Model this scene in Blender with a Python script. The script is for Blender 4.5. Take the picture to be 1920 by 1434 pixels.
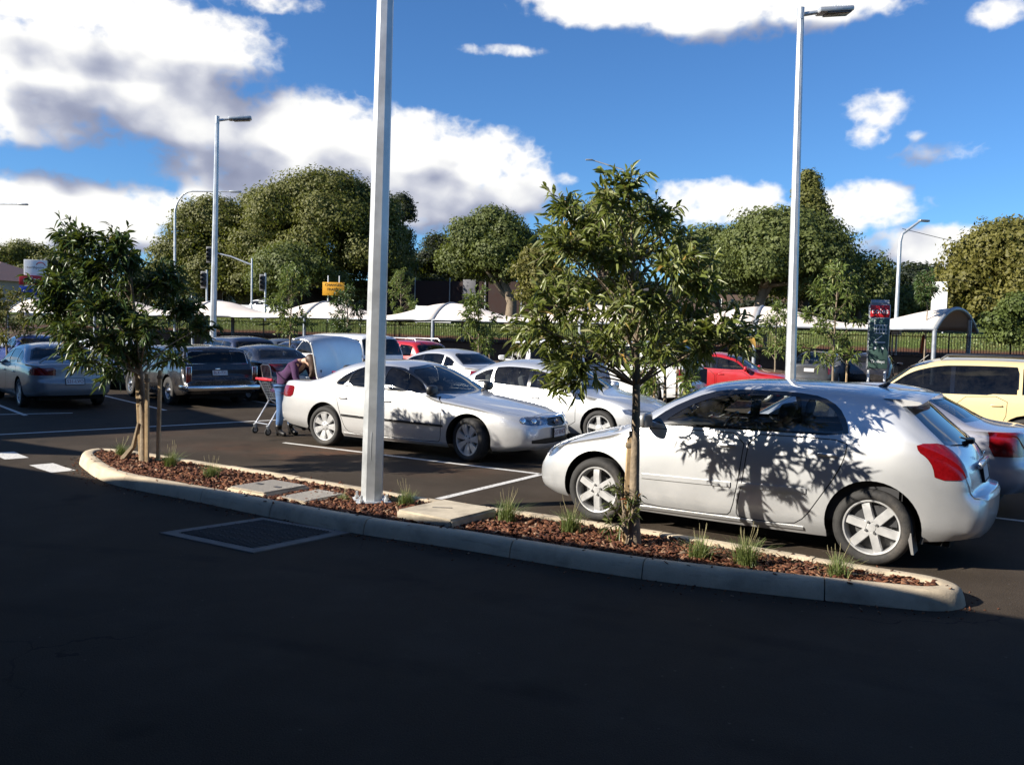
import bpy, bmesh, math, random
import numpy as np
from mathutils import Vector, Matrix, geometry, interpolate
from mathutils.bvhtree import BVHTree
R = math.radians
for o in list(bpy.data.objects):
    bpy.data.objects.remove(o)
scene = bpy.context.scene
col = scene.collection

# ------------------------------------------------------------------ camera
cam_d = bpy.data.cameras.new('camera')
cam_d.sensor_width = 36.0
cam_d.lens = 36.0 * 1625.0 / 1920.0
cam_d.clip_start = 0.05
cam_d.clip_end = 5000
cam = bpy.data.objects.new('camera', cam_d)
col.objects.link(cam)
cam.matrix_world = (Matrix.Translation((0, 0, 1.95)) @ Matrix.Rotation(R(90 - 3.35), 4, 'X')
                    @ Matrix.Rotation(R(1.4), 4, 'Z'))
scene.camera = cam

# ------------------------------------------------------------------ light
SUN_EL, SUN_AZ_TRAVEL = 28.0, 18.0         # light travels towards +X, turned 18 deg to +Y
sun_d = bpy.data.lights.new('sun', 'SUN')
sun_d.energy = 5.0
sun_d.angle = R(0.5)
sun_d.color = (1.0, 0.93, 0.82)
sun = bpy.data.objects.new('sun', sun_d)
col.objects.link(sun)
_d = Vector((math.cos(R(SUN_EL)) * math.cos(R(SUN_AZ_TRAVEL)), math.cos(R(SUN_EL)) * math.sin(R(SUN_AZ_TRAVEL)), -math.sin(R(SUN_EL))))
sun.rotation_euler = _d.to_track_quat('-Z', 'Y').to_euler()
sun.location = (-30, -5, 30)
view = scene.view_settings
view.view_transform = 'Standard'
view.look = 'None'
view.gamma = 1.0
view.exposure = 1.1
view.use_curve_mapping = False

# ------------------------------------------------------------------ sky with cumulus
world = bpy.data.worlds.new('World')
scene.world = world
world.use_nodes = True

class NG:
    """small helper to write node trees"""
    def __init__(s, tree):
        s.t = tree
    def n(s, typ, **kw):
        nd = s.t.nodes.new(typ)
        for k, v in kw.items():
            setattr(nd, k, v)
        return nd
    def put(s, sock, v):
        if isinstance(v, bpy.types.NodeSocket):
            s.t.links.new(v, sock)
        else:
            sock.default_value = v
    def m(s, op, a, b=None, c=None, clamp=False):
        nd = s.n('ShaderNodeMath', operation=op, use_clamp=clamp)
        s.put(nd.inputs[0], a)
        if b is not None: s.put(nd.inputs[1], b)
        if c is not None: s.put(nd.inputs[2], c)
        return nd.outputs[0]
    def vm(s, op, a, b=None, scale=None):
        nd = s.n('ShaderNodeVectorMath', operation=op)
        s.put(nd.inputs[0], a)
        if b is not None: s.put(nd.inputs[1], b)
        if scale is not None: s.put(nd.inputs['Scale'], scale)
        return nd.outputs[0]
    def noise(s, vec, scale, detail=4, rough=0.5, dist=0.0, dim='3D'):
        nd = s.n('ShaderNodeTexNoise', noise_dimensions=dim)
        if vec is not None: s.put(nd.inputs['Vector'], vec)
        nd.inputs['Scale'].default_value = scale
        nd.inputs['Detail'].default_value = detail
        nd.inputs['Roughness'].default_value = rough
        nd.inputs['Distortion'].default_value = dist
        return nd.outputs[0]
    def ramp(s, fac, stops, interp='LINEAR'):
        nd = s.n('ShaderNodeValToRGB')
        nd.color_ramp.interpolation = interp
        el = nd.color_ramp.elements
        while len(el) < len(stops): el.new(0.5)
        for e, (p, c) in zip(el, stops):
            e.position = p
            e.color = (c[0], c[1], c[2], 1) if hasattr(c, '__len__') else (c, c, c, 1)
        s.put(nd.inputs[0], fac)
        return nd.outputs[0]
    def mix(s, fac, a, b, blend='MIX'):
        nd = s.n('ShaderNodeMix', data_type='RGBA', blend_type=blend)
        s.put(nd.inputs[0], fac)
        for sock, v in ((nd.inputs[6], a), (nd.inputs[7], b)):
            if isinstance(v, bpy.types.NodeSocket): s.t.links.new(v, sock)
            else: sock.default_value = (v[0], v[1], v[2], 1)
        return nd.outputs[2]
    def maprange(s, v, a, b, c=0.0, d=1.0, smooth=False):
        nd = s.n('ShaderNodeMapRange')
        if smooth: nd.interpolation_type = 'SMOOTHSTEP'
        for k, x in enumerate((v, a, b, c, d)):
            s.put(nd.inputs[k], x)
        return nd.outputs[0]

# cloud density group: input (azimuth deg, elevation deg, 0) -> density
cg = bpy.data.node_groups.new('cloud_density', 'ShaderNodeTree')
cg.interface.new_socket('P', in_out='INPUT', socket_type='NodeSocketVector')
cg.interface.new_socket('D', in_out='OUTPUT', socket_type='NodeSocketFloat')
cg.interface.new_socket('S', in_out='OUTPUT', socket_type='NodeSocketFloat')
g = NG(cg)
gi = g.n('NodeGroupInput'); go = g.n('NodeGroupOutput')
P = gi.outputs[0]
acc = None
sx = g.n('ShaderNodeSeparateXYZ'); g.put(sx.inputs[0], P)
AZ, EL = sx.outputs[0], sx.outputs[1]
# cumulus heaps: azimuth, elevation, half width, half height (degrees)
HEAPS = [(-27.0, 14.2, 6.0, 3.0), (-21.3, 15.6, 5.6, 3.1), (-28.9, 11.5, 4.9, 1.7), (-24.2, 12.9, 7.4, 1.9), (-27.3, 17.6, 9.4, 1.4), (-17.0, 19.4, 5.0, 0.9),
         (-18.5, 12.1, 3.7, 2.3), (-14.0, 12.0, 5.1, 2.6), (-9.3, 11.0, 7.0, 2.6), (-3.1, 10.7, 4.6, 2.1), (-15.3, 9.3, 6.5, 2.4), (-7.2, 8.5, 9.1, 2.1), (-0.3, 9.0, 3.2, 1.8),
         (-27.3, 6.8, 6.3, 1.6), (-24.2, 6.8, 3.5, 1.6), (-29.0, 4.9, 8.0, 1.2), (6.9, 20.4, 7.4, 1.4), (14.3, 19.9, 7.9, 1.8), (13.0, 18.4, 2.4, 0.9),
         (22.0, 13.6, 2.5, 1.4), (21.5, 12.2, 1.6, 1.0), (25.4, 11.0, 2.9, 1.1), (12.8, 8.5, 4.1, 1.4), (11.1, 7.8, 3.1, 1.0), (21.0, 8.0, 3.6, 1.4),
         (25.3, 5.4, 4.1, 1.4), (-0.9, 17.6, 3.3, 0.5), (28.7, 18.2, 1.9, 1.1), (-6.6, 13.5, 1.9, 0.8), (3.2, 9.9, 1.1, 0.6), (-5.8, 6.5, 2.1, 0.7), (24.4, 12.0, 1.0, 0.6)]
acc = None
for a0, e0, ra, re in HEAPS:
    nd = g.n('ShaderNodeVectorMath', operation='MULTIPLY_ADD')
    g.put(nd.inputs[0], P); nd.inputs[1].default_value = (1 / ra, 1 / re, 0); nd.inputs[2].default_value = (-a0 / ra, -e0 / re, 0)
    dt = g.n('ShaderNodeVectorMath', operation='DOT_PRODUCT')
    g.put(dt.inputs[0], nd.outputs[0]); g.put(dt.inputs[1], nd.outputs[0])
    v = dt.outputs['Value']
    if re <= 1.15 or abs(a0 - 22.0) < .1: v = g.m('ADD', v, 0.7)          # thin wisps break up more
    acc = v if acc is None else g.m('SMOOTH_MIN', acc, v, 0.25)
acc = g.m('SUBTRACT', 1.0, acc)
# beyond the view the same kind of broken cumulus continues
gen = g.m('MULTIPLY', g.m('SUBTRACT', g.noise(g.vm('MULTIPLY', P, (0.045, 0.10, 1)), 1.0, 2, 0.5), 0.65), 7.0)
outside = g.m('MAXIMUM', g.maprange(g.m('ABSOLUTE', AZ), 32, 40), g.maprange(EL, 21.5, 26))
base = g.m('ADD', g.m('MULTIPLY', g.m('MAXIMUM', acc, -1.6), g.m('SUBTRACT', 1.0, outside)), g.m('MULTIPLY', g.m('MAXIMUM', gen, -1.6), outside))
n1 = g.m('SUBTRACT', g.noise(g.vm('MULTIPLY', P, (0.8, 1.1, 1)), 0.26, 6, 0.52), 0.5)
n2 = g.m('SUBTRACT', 0.22, g.m('ABSOLUTE', g.m('SUBTRACT', g.noise(g.vm('MULTIPLY', P, (1, 1.25, 1)), 0.62, 5, 0.5), 0.5)))
dens = g.m('ADD', base, g.m('ADD', g.m('MULTIPLY', n1, 3.0), g.m('MULTIPLY', g.m('SUBTRACT', n2, 0.10), 2.4)))
g.put(go.inputs[0], dens)
n3 = g.m('SUBTRACT', g.noise(g.vm('MULTIPLY', P, (0.8, 1.1, 1)), 0.26, 2.5, 0.5), 0.5)
g.put(go.inputs[1], g.m('ADD', base, g.m('MULTIPLY', n3, 3.0)))       # smooth density, for the shading

w = NG(world.node_tree)
world.node_tree.nodes.clear()
out = w.n('ShaderNodeOutputWorld'); bg = w.n('ShaderNodeBackground')
sky = w.n('ShaderNodeTexSky', sky_type='NISHITA')
sky.sun_disc = False
sky.sun_elevation = R(SUN_EL)
sky.sun_rotation = R(-90 - SUN_AZ_TRAVEL)
sky.altitude = 600
sky.air_density = 1.0
sky.dust_density = 0.0
sky.ozone_density = 3.0
tc = w.n('ShaderNodeTexCoord')
sp_ = w.n('ShaderNodeSeparateXYZ'); w.put(sp_.inputs[0], tc.outputs['Generated'])
az = w.m('MULTIPLY', w.m('ARCTAN2', sp_.outputs[0], sp_.outputs[1]), 180 / math.pi)
el = w.m('MULTIPLY', w.m('ARCSINE', sp_.outputs[2]), 180 / math.pi)
cb = w.n('ShaderNodeCombineXYZ'); w.put(cb.inputs[0], az); w.put(cb.inputs[1], el)
def dens_at(off):
    nd = w.n('ShaderNodeGroup'); nd.node_tree = cg
    w.put(nd.inputs[0], w.vm('ADD', cb.outputs[0], off))
    return nd.outputs
d0, s0_ = dens_at((0, 0, 0)); s1_ = dens_at((-2.4, 2.8, 0))[1]
cover = w.maprange(d0, -0.35, 0.75, smooth=True)
lit = w.maprange(w.m('ADD', w.m('SUBTRACT', s0_, s1_), w.m('MULTIPLY', w.m('SUBTRACT', d0, s0_), -0.22)), -1.3, 0.9, smooth=True)
thick = w.maprange(s0_, 0.3, 2.4, smooth=True)
lit2 = w.m('SUBTRACT', lit, w.m('MULTIPLY', thick, 0.30), clamp=True)
cloud_c = w.ramp(lit2, [(0.0, (2.4, 2.7, 3.9)), (0.30, (3.5, 3.8, 5.0)), (0.58, (6.0, 6.2, 7.0)), (0.82, (9.4, 9.4, 9.3)), (1.0, (10.6, 10.4, 10.0))])
sky_c = w.mix(1.0, sky.outputs[0], (0.63, 1.02, 1.42), 'MULTIPLY')
mx = w.mix(w.m('MULTIPLY', cover, w.maprange(el, -1.0, 1.5)), sky_c, cloud_c)
w.put(bg.inputs[0], mx)
bg.inputs[1].default_value = 0.05
w.t.links.new(bg.outputs[0], out.inputs[0])
world.cycles.sampling_method = 'MANUAL'
world.cycles.sample_map_resolution = 512

# ------------------------------------------------------------------ helpers: objects
def tag(o, label=None, cat=None, group=None, kind=None):
    if label: o['label'] = label
    if cat: o['category'] = cat
    if group: o['group'] = group
    if kind: o['kind'] = kind
    return o

def link(name, mesh, parent=None):
    o = bpy.data.objects.new(name, mesh)
    col.objects.link(o)
    if parent is not None: o.parent = parent
    return o

def empty(name, loc=(0, 0, 0), rz=0.0, label=None, cat=None, group=None):
    o = bpy.data.objects.new(name, None)
    o.empty_display_size = 0.2
    col.objects.link(o)
    o.location = loc
    o.rotation_euler = (0, 0, rz)
    return tag(o, label, cat, group)

def copy_tree(o, parent=None):
    c = o.copy(); col.objects.link(c)
    c.parent = parent
    if parent is not None: c.matrix_parent_inverse = o.matrix_parent_inverse.copy()
    for ch in o.children:
        copy_tree(ch, c)
    return c

class MB:
    """collects primitives into one mesh"""
    def __init__(s):
        s.v = []; s.f = []
    def add(s, vs, fs):
        b = len(s.v)
        s.v += [tuple(v) for v in vs]
        s.f += [tuple(b + i for i in f) for f in fs]
        return s
    def box(s, c, d, rz=0.0, taper=1.0, m=None):
        hx, hy, hz = d[0] / 2, d[1] / 2, d[2] / 2
        vs = []
        for z, t in ((-hz, 1.0), (hz, taper)):
            for x, y in ((-hx, -hy), (hx, -hy), (hx, hy), (-hx, hy)):
                vs.append(Vector((x * t, y * t, z)))
        M = Matrix.Translation(c) @ (m.to_4x4() if m is not None else Matrix.Rotation(rz, 4, 'Z'))
        return s.add([M @ v for v in vs], [(3, 2, 1, 0), (4, 5, 6, 7), (0, 1, 5, 4), (1, 2, 6, 5), (2, 3, 7, 6), (3, 0, 4, 7)])
    def bevbox(s, c, d, b=0.02, rz=0.0, m=None, seg=2):
        bm = bmesh.new()
        bmesh.ops.create_cube(bm, size=1.0)
        for v in bm.verts: v.co = Vector((v.co.x * d[0], v.co.y * d[1], v.co.z * d[2]))
        bmesh.ops.bevel(bm, geom=bm.edges[:], offset=min(b, min(d) * 0.45), segments=seg, affect='EDGES', profile=0.5)
        M = Matrix.Translation(c) @ (m.to_4x4() if m is not None else Matrix.Rotation(rz, 4, 'Z'))
        bm.verts.index_update()
        s.add([M @ v.co for v in bm.verts], [[v.index for v in f.verts] for f in bm.faces])
        bm.free()
        return s
    def cyl(s, a, b, r0, r1=None, n=12, caps=True, rot=0.0):
        a = Vector(a); b = Vector(b)
        if r1 is None: r1 = r0
        d = (b - a).normalized()
        u = d.orthogonal().normalized() if abs(d.z) < 0.999 else Vector((1, 0, 0))
        if abs(d.z) < 0.999:
            u = Vector((0, 0, 1)).cross(d).normalized()
        w_ = d.cross(u)
        vs = []
        for p, r in ((a, r0), (b, r1)):
            for k in range(n):
                t = 2 * math.pi * k / n + rot
                vs.append(p + (u * math.cos(t) + w_ * math.sin(t)) * r)
        fs = [(k, (k + 1) % n, n + (k + 1) % n, n + k) for k in range(n)]
        if caps: fs += [tuple(range(n - 1, -1, -1)), tuple(range(n, 2 * n))]
        return s.add(vs, fs)
    def tube(s, pts, r, n=8, caps=True):
        pts = [Vector(p) for p in pts]
        rr = r if hasattr(r, '__len__') else [r] * len(pts)
        rings = []; u = None
        for i, p in enumerate(pts):
            d = (pts[min(i + 1, len(pts) - 1)] - pts[max(i - 1, 0)])
            if d.length < 1e-9: d = Vector((0, 0, 1))
            d.normalize()
            if u is None: u = d.orthogonal().normalized()
            else:
                u = (u - d * u.dot(d))
                u = u.normalized() if u.length > 1e-6 else d.orthogonal().normalized()
            w_ = d.cross(u)
            rings.append([p + (u * math.cos(2 * math.pi * k / n) + w_ * math.sin(2 * math.pi * k / n)) * rr[i] for k in range(n)])
        vs = [v for ring in rings for v in ring]
        fs = [(i * n + k, i * n + (k + 1) % n, (i + 1) * n + (k + 1) % n, (i + 1) * n + k) for i in range(len(pts) - 1) for k in range(n)]
        if caps: fs += [tuple(range(n - 1, -1, -1)), tuple(range((len(pts) - 1) * n, len(pts) * n))]
        return s.add(vs, fs)
    def lathe(s, prof, n=24, axis='Z', M=None, closed=False):
        vs = []
        for r, h in prof:
            for k in range(n):
                t = 2 * math.pi * k / n
                p = Vector((r * math.cos(t), r * math.sin(t), h)) if axis == 'Z' else Vector((r * math.cos(t), h, r * math.sin(t)))
                vs.append(M @ p if M is not None else p)
        m_ = len(prof)
        fs = []
        for i in range(m_ if closed else m_ - 1):
            for k in range(n):
                a, b = i * n, ((i + 1) % m_) * n
                fs.append((a + k, a + (k + 1) % n, b + (k + 1) % n, b + k))
        return s.add(vs, fs)
    def prism(s, poly, z0, z1, M=None):
        n = len(poly)
        vs = [Vector((p[0], p[1], z0)) for p in poly] + [Vector((p[0], p[1], z1)) for p in poly]
        if M is not None: vs = [M @ v for v in vs]
        return s.add(vs, [tuple(range(n - 1, -1, -1)), tuple(range(n, 2 * n))] + [(k, (k + 1) % n, n + (k + 1) % n, n + k) for k in range(n)])
    def mesh(s, name, mat=None, smooth=None):
        me = bpy.data.meshes.new(name)
        me.from_pydata(s.v, [], s.f)
        finish(me, mat, smooth)
        return me
    def build(s, name, mat, parent=None, smooth=35):
        return link(name, s.mesh(name, mat, smooth), parent)

def finish(me, mat=None, smooth=None):
    me.update()
    bm = bmesh.new(); bm.from_mesh(me)
    bmesh.ops.recalc_face_normals(bm, faces=bm.faces)
    bm.to_mesh(me); bm.free()
    if mat is not None: me.materials.append(mat)
    if smooth:
        me.shade_smooth()
        me.set_sharp_from_angle(angle=R(smooth))
    return me

def fast_mesh(name, verts, faces, mat, smooth=False):
    """numpy quads or triangles"""
    verts = np.asarray(verts, dtype=np.float32); faces = np.asarray(faces, dtype=np.int32)
    k = faces.shape[1]
    me = bpy.data.meshes.new(name)
    me.vertices.add(len(verts)); me.vertices.foreach_set('co', verts.ravel())
    me.loops.add(faces.size); me.loops.foreach_set('vertex_index', faces.ravel())
    me.polygons.add(len(faces))
    me.polygons.foreach_set('loop_start', np.arange(0, faces.size, k, dtype=np.int32))
    if mat is not None: me.materials.append(mat)
    me.update(calc_edges=True)
    if smooth: me.shade_smooth()
    return me

_font_cache = {}
def text_mesh(body, size, depth, mat, align='CENTER', sx=1.0):
    cu = bpy.data.curves.new('lettering', 'FONT')
    cu.body = body; cu.size = size; cu.extrude = depth
    cu.align_x = align; cu.align_y = 'CENTER'
    cu.resolution_u = 2
    o = bpy.data.objects.new('lettering', cu); col.objects.link(o)
    bpy.context.view_layer.update()
    me = bpy.data.meshes.new_from_object(o.evaluated_get(bpy.context.evaluated_depsgraph_get()))
    bpy.data.objects.remove(o); bpy.data.curves.remove(cu)
    if sx != 1.0:
        me.transform(Matrix.Diagonal((sx, 1, 1, 1)))
    me.materials.clear(); me.materials.append(mat)
    return me

def place_text(body, size, mat, parent, M, depth=0.002, sx=1.0, name='lettering'):
    o = link(name, text_mesh(body, size, depth, mat, sx=sx), parent)
    o.matrix_local = M
    return o

# ------------------------------------------------------------------ materials
MAT = {}
def mat(name, base=(0.5, 0.5, 0.5), rough=0.5, metal=0.0, coat=0.0, spec=0.5, var=0.0, vscale=6.0, bump=0.0, bscale=40.0, emit=None, dirt=None, vdetail=5):
    if name in MAT: return MAT[name]
    m = bpy.data.materials.new(name); m.use_nodes = True
    nt = NG(m.node_tree)
    b = m.node_tree.nodes['Principled BSDF']
    b.inputs['Base Color'].default_value = (*base, 1)
    b.inputs['Roughness'].default_value = rough
    b.inputs['Metallic'].default_value = metal
    b.inputs['Coat Weight'].default_value = coat
    b.inputs['Coat Roughness'].default_value = 0.04
    b.inputs['Specular IOR Level'].default_value = spec
    tcn = nt.n('ShaderNodeTexCoord').outputs['Object']
    if var:
        nz = nt.noise(tcn, vscale, vdetail, 0.6)
        lo = [c * (1 - var) for c in base]; hi = [min(1, c * (1 + var)) for c in base]
        c = nt.mix(nt.maprange(nz, 0.3, 0.7), lo, hi)
        if dirt:
            nz2 = nt.noise(tcn, vscale * 0.35, 5, 0.65)
            c = nt.mix(nt.maprange(nz2, 0.5, 0.75), c, dirt)
        nt.put(b.inputs['Base Color'], c)
        nt.put(b.inputs['Roughness'], nt.maprange(nz, 0.25, 0.75, max(0.02, rough * 0.85), min(1, rough * 1.15)))
    if bump:
        bp = nt.n('ShaderNodeBump'); bp.inputs['Strength'].default_value = bump; bp.inputs['Distance'].default_value = 0.01
        nt.put(bp.inputs['Height'], nt.noise(tcn, bscale, 4, 0.6))
        nt.put(b.inputs['Normal'], bp.outputs[0])
    if emit:
        b.inputs['Emission Color'].default_value = (*emit[0], 1); b.inputs['Emission Strength'].default_value = emit[1]
    MAT[name] = m
    return m

def paint(name, c, metal=0.0, rough=0.3, dust=0.10):
    """car paint: clear coat, faint flake and road dust low on the panels"""
    if name in MAT: return MAT[name]
    m = bpy.data.materials.new(name); m.use_nodes = True
    nt = NG(m.node_tree); b = m.node_tree.nodes['Principled BSDF']
    tcn = nt.n('ShaderNodeTexCoord').outputs['Object']
    sz = nt.n('ShaderNodeSeparateXYZ'); nt.put(sz.inputs[0], tcn)
    fl = nt.noise(tcn, 900, 1, 0.5)
    nz = nt.noise(tcn, 3.5, 6, 0.65)
    base = nt.mix(nt.maprange(fl, 0.35, 0.65), [x * 0.92 for x in c], [min(1, x * 1.06) for x in c])
    low = nt.maprange(sz.outputs[2], 0.75, 0.15)
    df = nt.m('MULTIPLY', nt.m('ADD', nt.m('MULTIPLY', low, 0.6), 0.25), nt.maprange(nz, 0.35, 0.75))
    df = nt.m('MULTIPLY', df, dust * 4, clamp=True)
    nt.put(b.inputs['Base Color'], nt.mix(df, base, (0.20, 0.165, 0.13)))
    nt.put(b.inputs['Metallic'], nt.m('MULTIPLY', nt.m('SUBTRACT', 1.0, df), metal))
    nt.put(b.inputs['Roughness'], nt.m('ADD', rough, nt.m('MULTIPLY', df, 0.35)))
    b.inputs['Coat Weight'].default_value = 0.9
    nt.put(b.inputs['Coat Roughness'], nt.m('ADD', 0.03, nt.m('MULTIPLY', df, 0.5)))
    MAT[name] = m
    return m

def glass(name, tint=(0.55, 0.62, 0.60), rough=0.0, dustc=0.05):
    if name in MAT: return MAT[name]
    m = bpy.data.materials.new(name); m.use_nodes = True
    t = m.node_tree; t.nodes.clear(); nt = NG(t)
    o = nt.n('ShaderNodeOutputMaterial')
    tr = nt.n('ShaderNodeBsdfTransparent'); tr.inputs[0].default_value = (*tint, 1)
    gl = nt.n('ShaderNodeBsdfGlossy'); gl.inputs['Roughness'].default_value = 0.02
    gl.inputs['Color'].default_value = (1, 1, 1, 1)
    di = nt.n('ShaderNodeBsdfDiffuse'); di.inputs[0].default_value = (0.5, 0.47, 0.42, 1)
    fr = nt.n('ShaderNodeFresnel'); fr.inputs[0].default_value = 1.45
    mx0 = nt.n('ShaderNodeMixShader'); nt.t.links.new(tr.outputs[0], mx0.inputs[1]); nt.t.links.new(di.outputs[0], mx0.inputs[2])
    nz = nt.noise(nt.n('ShaderNodeTexCoord').outputs['Object'], 5, 6, 0.7)
    nt.put(mx0.inputs[0], nt.m('MULTIPLY', nt.maprange(nz, 0.35, 0.75), dustc * 1.5))
    mx1 = nt.n('ShaderNodeMixShader'); nt.put(mx1.inputs[0], fr.outputs[0])
    nt.t.links.new(mx0.outputs[0], mx1.inputs[1]); nt.t.links.new(gl.outputs[0], mx1.inputs[2])
    nt.t.links.new(mx1.outputs[0], o.inputs[0])
    MAT[name] = m
    return m
# ------------------------------------------------------------------ cars
def pchip(tab):
    x = np.array([t[0] for t in tab], float); y = np.array([t[1] for t in tab], float)
    h = np.diff(x); d = np.diff(y) / h
    m = np.zeros_like(y)
    if len(x) == 2: m[:] = d[0]
    else:
        for k in range(1, len(x) - 1):
            if d[k - 1] * d[k] > 0:
                w1 = 2 * h[k] + h[k - 1]; w2 = h[k] + 2 * h[k - 1]
                m[k] = (w1 + w2) / (w1 / d[k - 1] + w2 / d[k])
        m[0] = d[0]; m[-1] = d[-1]
    def f(q):
        q = np.clip(np.asarray(q, float), x[0], x[-1])
        k = np.clip(np.searchsorted(x, q) - 1, 0, len(x) - 2)
        t = (q - x[k]) / h[k]
        return ((1 + 2 * t) * (1 - t) ** 2 * y[k] + t * (1 - t) ** 2 * h[k] * m[k] + t * t * (3 - 2 * t) * y[k + 1] + t * t * (t - 1) * h[k] * m[k + 1])
    return f

INSET = pchip([(0, .085), (.05, .05), (.13, .022), (.28, .008), (.5, 0), (.68, .003), (.82, .014), (.92, .028), (1, .05)])

class Skin:
    """outer skin of a car lofted from its profile tables; x runs rearwards from the front axle, y to the left"""
    def __init__(s, sp, ns=96, q=1.0):
        top, crown, belt, plan, bot, tum = (pchip(sp[k]) for k in ('top', 'crown', 'belt', 'plan', 'bot', 'tumble'))
        s.top, s.belt, s.plan = top, belt, plan
        x0, x1 = sp['top'][0][0], sp['top'][-1][0]
        xd = np.linspace(x0, x1, 1500)
        seg = np.sqrt(np.diff(xd) ** 2 + np.diff(top(xd)) ** 2 + (1.5 * np.diff(plan(xd))) ** 2)
        cs = np.concatenate([[0], np.cumsum(seg)])
        xs = np.interp(np.linspace(0, cs[-1], ns), cs, xd)
        nl, nside, nc, nt_ = max(7, int(15 * q)), max(5, int(12 * q)), max(3, int(5 * q)), max(5, int(12 * q))
        ls = np.linspace(0, 1, nl) ** 0.9
        rows = []
        for x in xs:
            w_, zb, zt, cr, tn = float(plan(x)), float(bot(x)), float(top(x)), float(crown(x)), math.tan(R(float(tum(x))))
            zc = zt - cr
            zbelt = min(float(belt(x)), zc - 0.015)
            k = min(1.0, w_ / 0.6)
            pts = [(w_ - float(INSET(t)) * k, zb + t * (zbelt - zb)) for t in ls]
            ys = pts[-1][0]
            hs_ = zc - zbelt
            yc = max(ys - tn * hs_, 0.05)
            r = min(sp.get('corner_r', .10), 0.62 * hs_ + .006)
            A = (yc + r * tn, zc - r)
            yb = yc - r * 1.25
            tcur = lambda y: zt - cr * (abs(y) / yc) ** 2.3
            B = (yb, tcur(yb)); Pc = (yc - 0.004, tcur(yc) - 0.0)
            bow = 0.012 * min(1, hs_ / 0.35)
            for j in range(1, nside + 1):
                t = j / nside
                pts.append((ys + (A[0] - ys) * t + bow * 4 * t * (1 - t), zbelt + (A[1] - zbelt) * t))
            for j in range(1, nc + 1):
                t = j / (nc + 1)
                pts.append(((1 - t) ** 2 * A[0] + 2 * t * (1 - t) * Pc[0] + t * t * B[0], (1 - t) ** 2 * A[1] + 2 * t * (1 - t) * Pc[1] + t * t * B[1]))
            for j in range(nt_ + 1):
                y = yb * (1 - j / nt_)
                pts.append((y, tcur(y)))
            rows.append([(x, p[0], p[1]) for p in pts])
        A_ = np.array(rows)                                   # ns, m, 3
        m = A_.shape[1]
        full = np.concatenate([A_, A_[:, -2::-1] * np.array([1, -1, 1])], axis=1)
        mm = full.shape[1]
        verts = full.reshape(-1, 3)
        faces = [(i * mm + j, i * mm + j + 1, (i + 1) * mm + j + 1, (i + 1) * mm + j) for i in range(ns - 1) for j in range(mm - 1)]
        # end caps, bowed in plan
        ncap = max(6, int(14 * q))
        V = [tuple(v) for v in verts]
        for i, sg, bulge in ((0, -1, sp.get('nose_bow', .05)), (ns - 1, 1, sp.get('tail_bow', .04))):
            prev = None
            for j in range(m):
                y0, z0 = full[i, j, 1], full[i, j, 2]
                row = [i * mm + j]
                for k in range(1, ncap):
                    t = k / ncap
                    y = y0 * (1 - 2 * t)
                    row.append(len(V)); V.append((full[i, j, 0], y, z0 if j < m - 1 else z0))
                row.append(i * mm + mm - 1 - j)
                if j == m - 1: row = [i * mm + j] * (ncap + 1)
                if prev is not None:
                    for k in range(ncap):
                        f = (prev[k], prev[k + 1], row[k + 1], row[k])
                        f2 = tuple(dict.fromkeys(f))
                        if len(f2) >= 3: faces.append(f2)
                prev = row
        V = np.array(V)
        # nose and tail shaping: plan bow and profile shift with height
        for x_end, sg, key, reach, bow in ((x0, 1, 'nose', 0.55, sp.get('nose_bow', .05)), (x1, -1, 'tail', 0.35, sp.get('tail_bow', .04))):
            t = np.clip(1 - np.abs(V[:, 0] - x_end) / reach, 0, 1) ** 1.5
            sh = pchip(sp[key])(V[:, 2])
            wq = max(0.2, float(plan(x_end)))
            V[:, 0] += sg * t * sh - sg * t * bow * (1 - np.clip(np.abs(V[:, 1]) / wq, 0, 1) ** 2)
        me = bpy.data.meshes.new('skin')
        me.from_pydata([tuple(v) for v in V], [], faces)
        s.bm = bmesh.new(); s.bm.from_mesh(me)
        bmesh.ops.remove_doubles(s.bm, verts=s.bm.verts, dist=1e-4)
        bmesh.ops.recalc_face_normals(s.bm, faces=s.bm.faces)
        s.bm.normal_update()
        c = sum((f.calc_center_median() for f in s.bm.faces), Vector()) / len(s.bm.faces)
        chk = sum((f.normal.dot(f.calc_center_median() - c)) for f in s.bm.faces)
        if chk < 0: bmesh.ops.reverse_faces(s.bm, faces=s.bm.faces)
        s.bm.normal_update()
        s.bm.verts.ensure_lookup_table(); s.bm.faces.ensure_lookup_table()
        s.ref = s.bm.copy()
        s.ref.verts.ensure_lookup_table(); s.ref.faces.ensure_lookup_table()
        s.bvh = BVHTree.FromBMesh(s.ref)
        bpy.data.meshes.remove(me)

    def cut(s, poly, e, want, take=True, zlo=None):
        """score polygon (in coordinates p.e, z or custom pair) into the skin; return the faces inside it"""
        eu, ev = e
        n = eu.cross(ev)
        def uv(p): return p.dot(eu), p.dot(ev)
        N = len(poly)
        pu0, pu1 = min(p[0] for p in poly), max(p[0] for p in poly); pv0, pv1 = min(p[1] for p in poly), max(p[1] for p in poly)
        def box(f):
            us = [uv(v.co) for v in f.verts]
            return min(u[0] for u in us), max(u[0] for u in us), min(u[1] for u in us), max(u[1] for u in us)
        cand = {}
        for f in s.bm.faces:
            bx_ = box(f)
            if bx_[1] < pu0 or bx_[0] > pu1 or bx_[3] < pv0 or bx_[2] > pv1: continue
            if want(f): cand[f] = bx_
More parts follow.
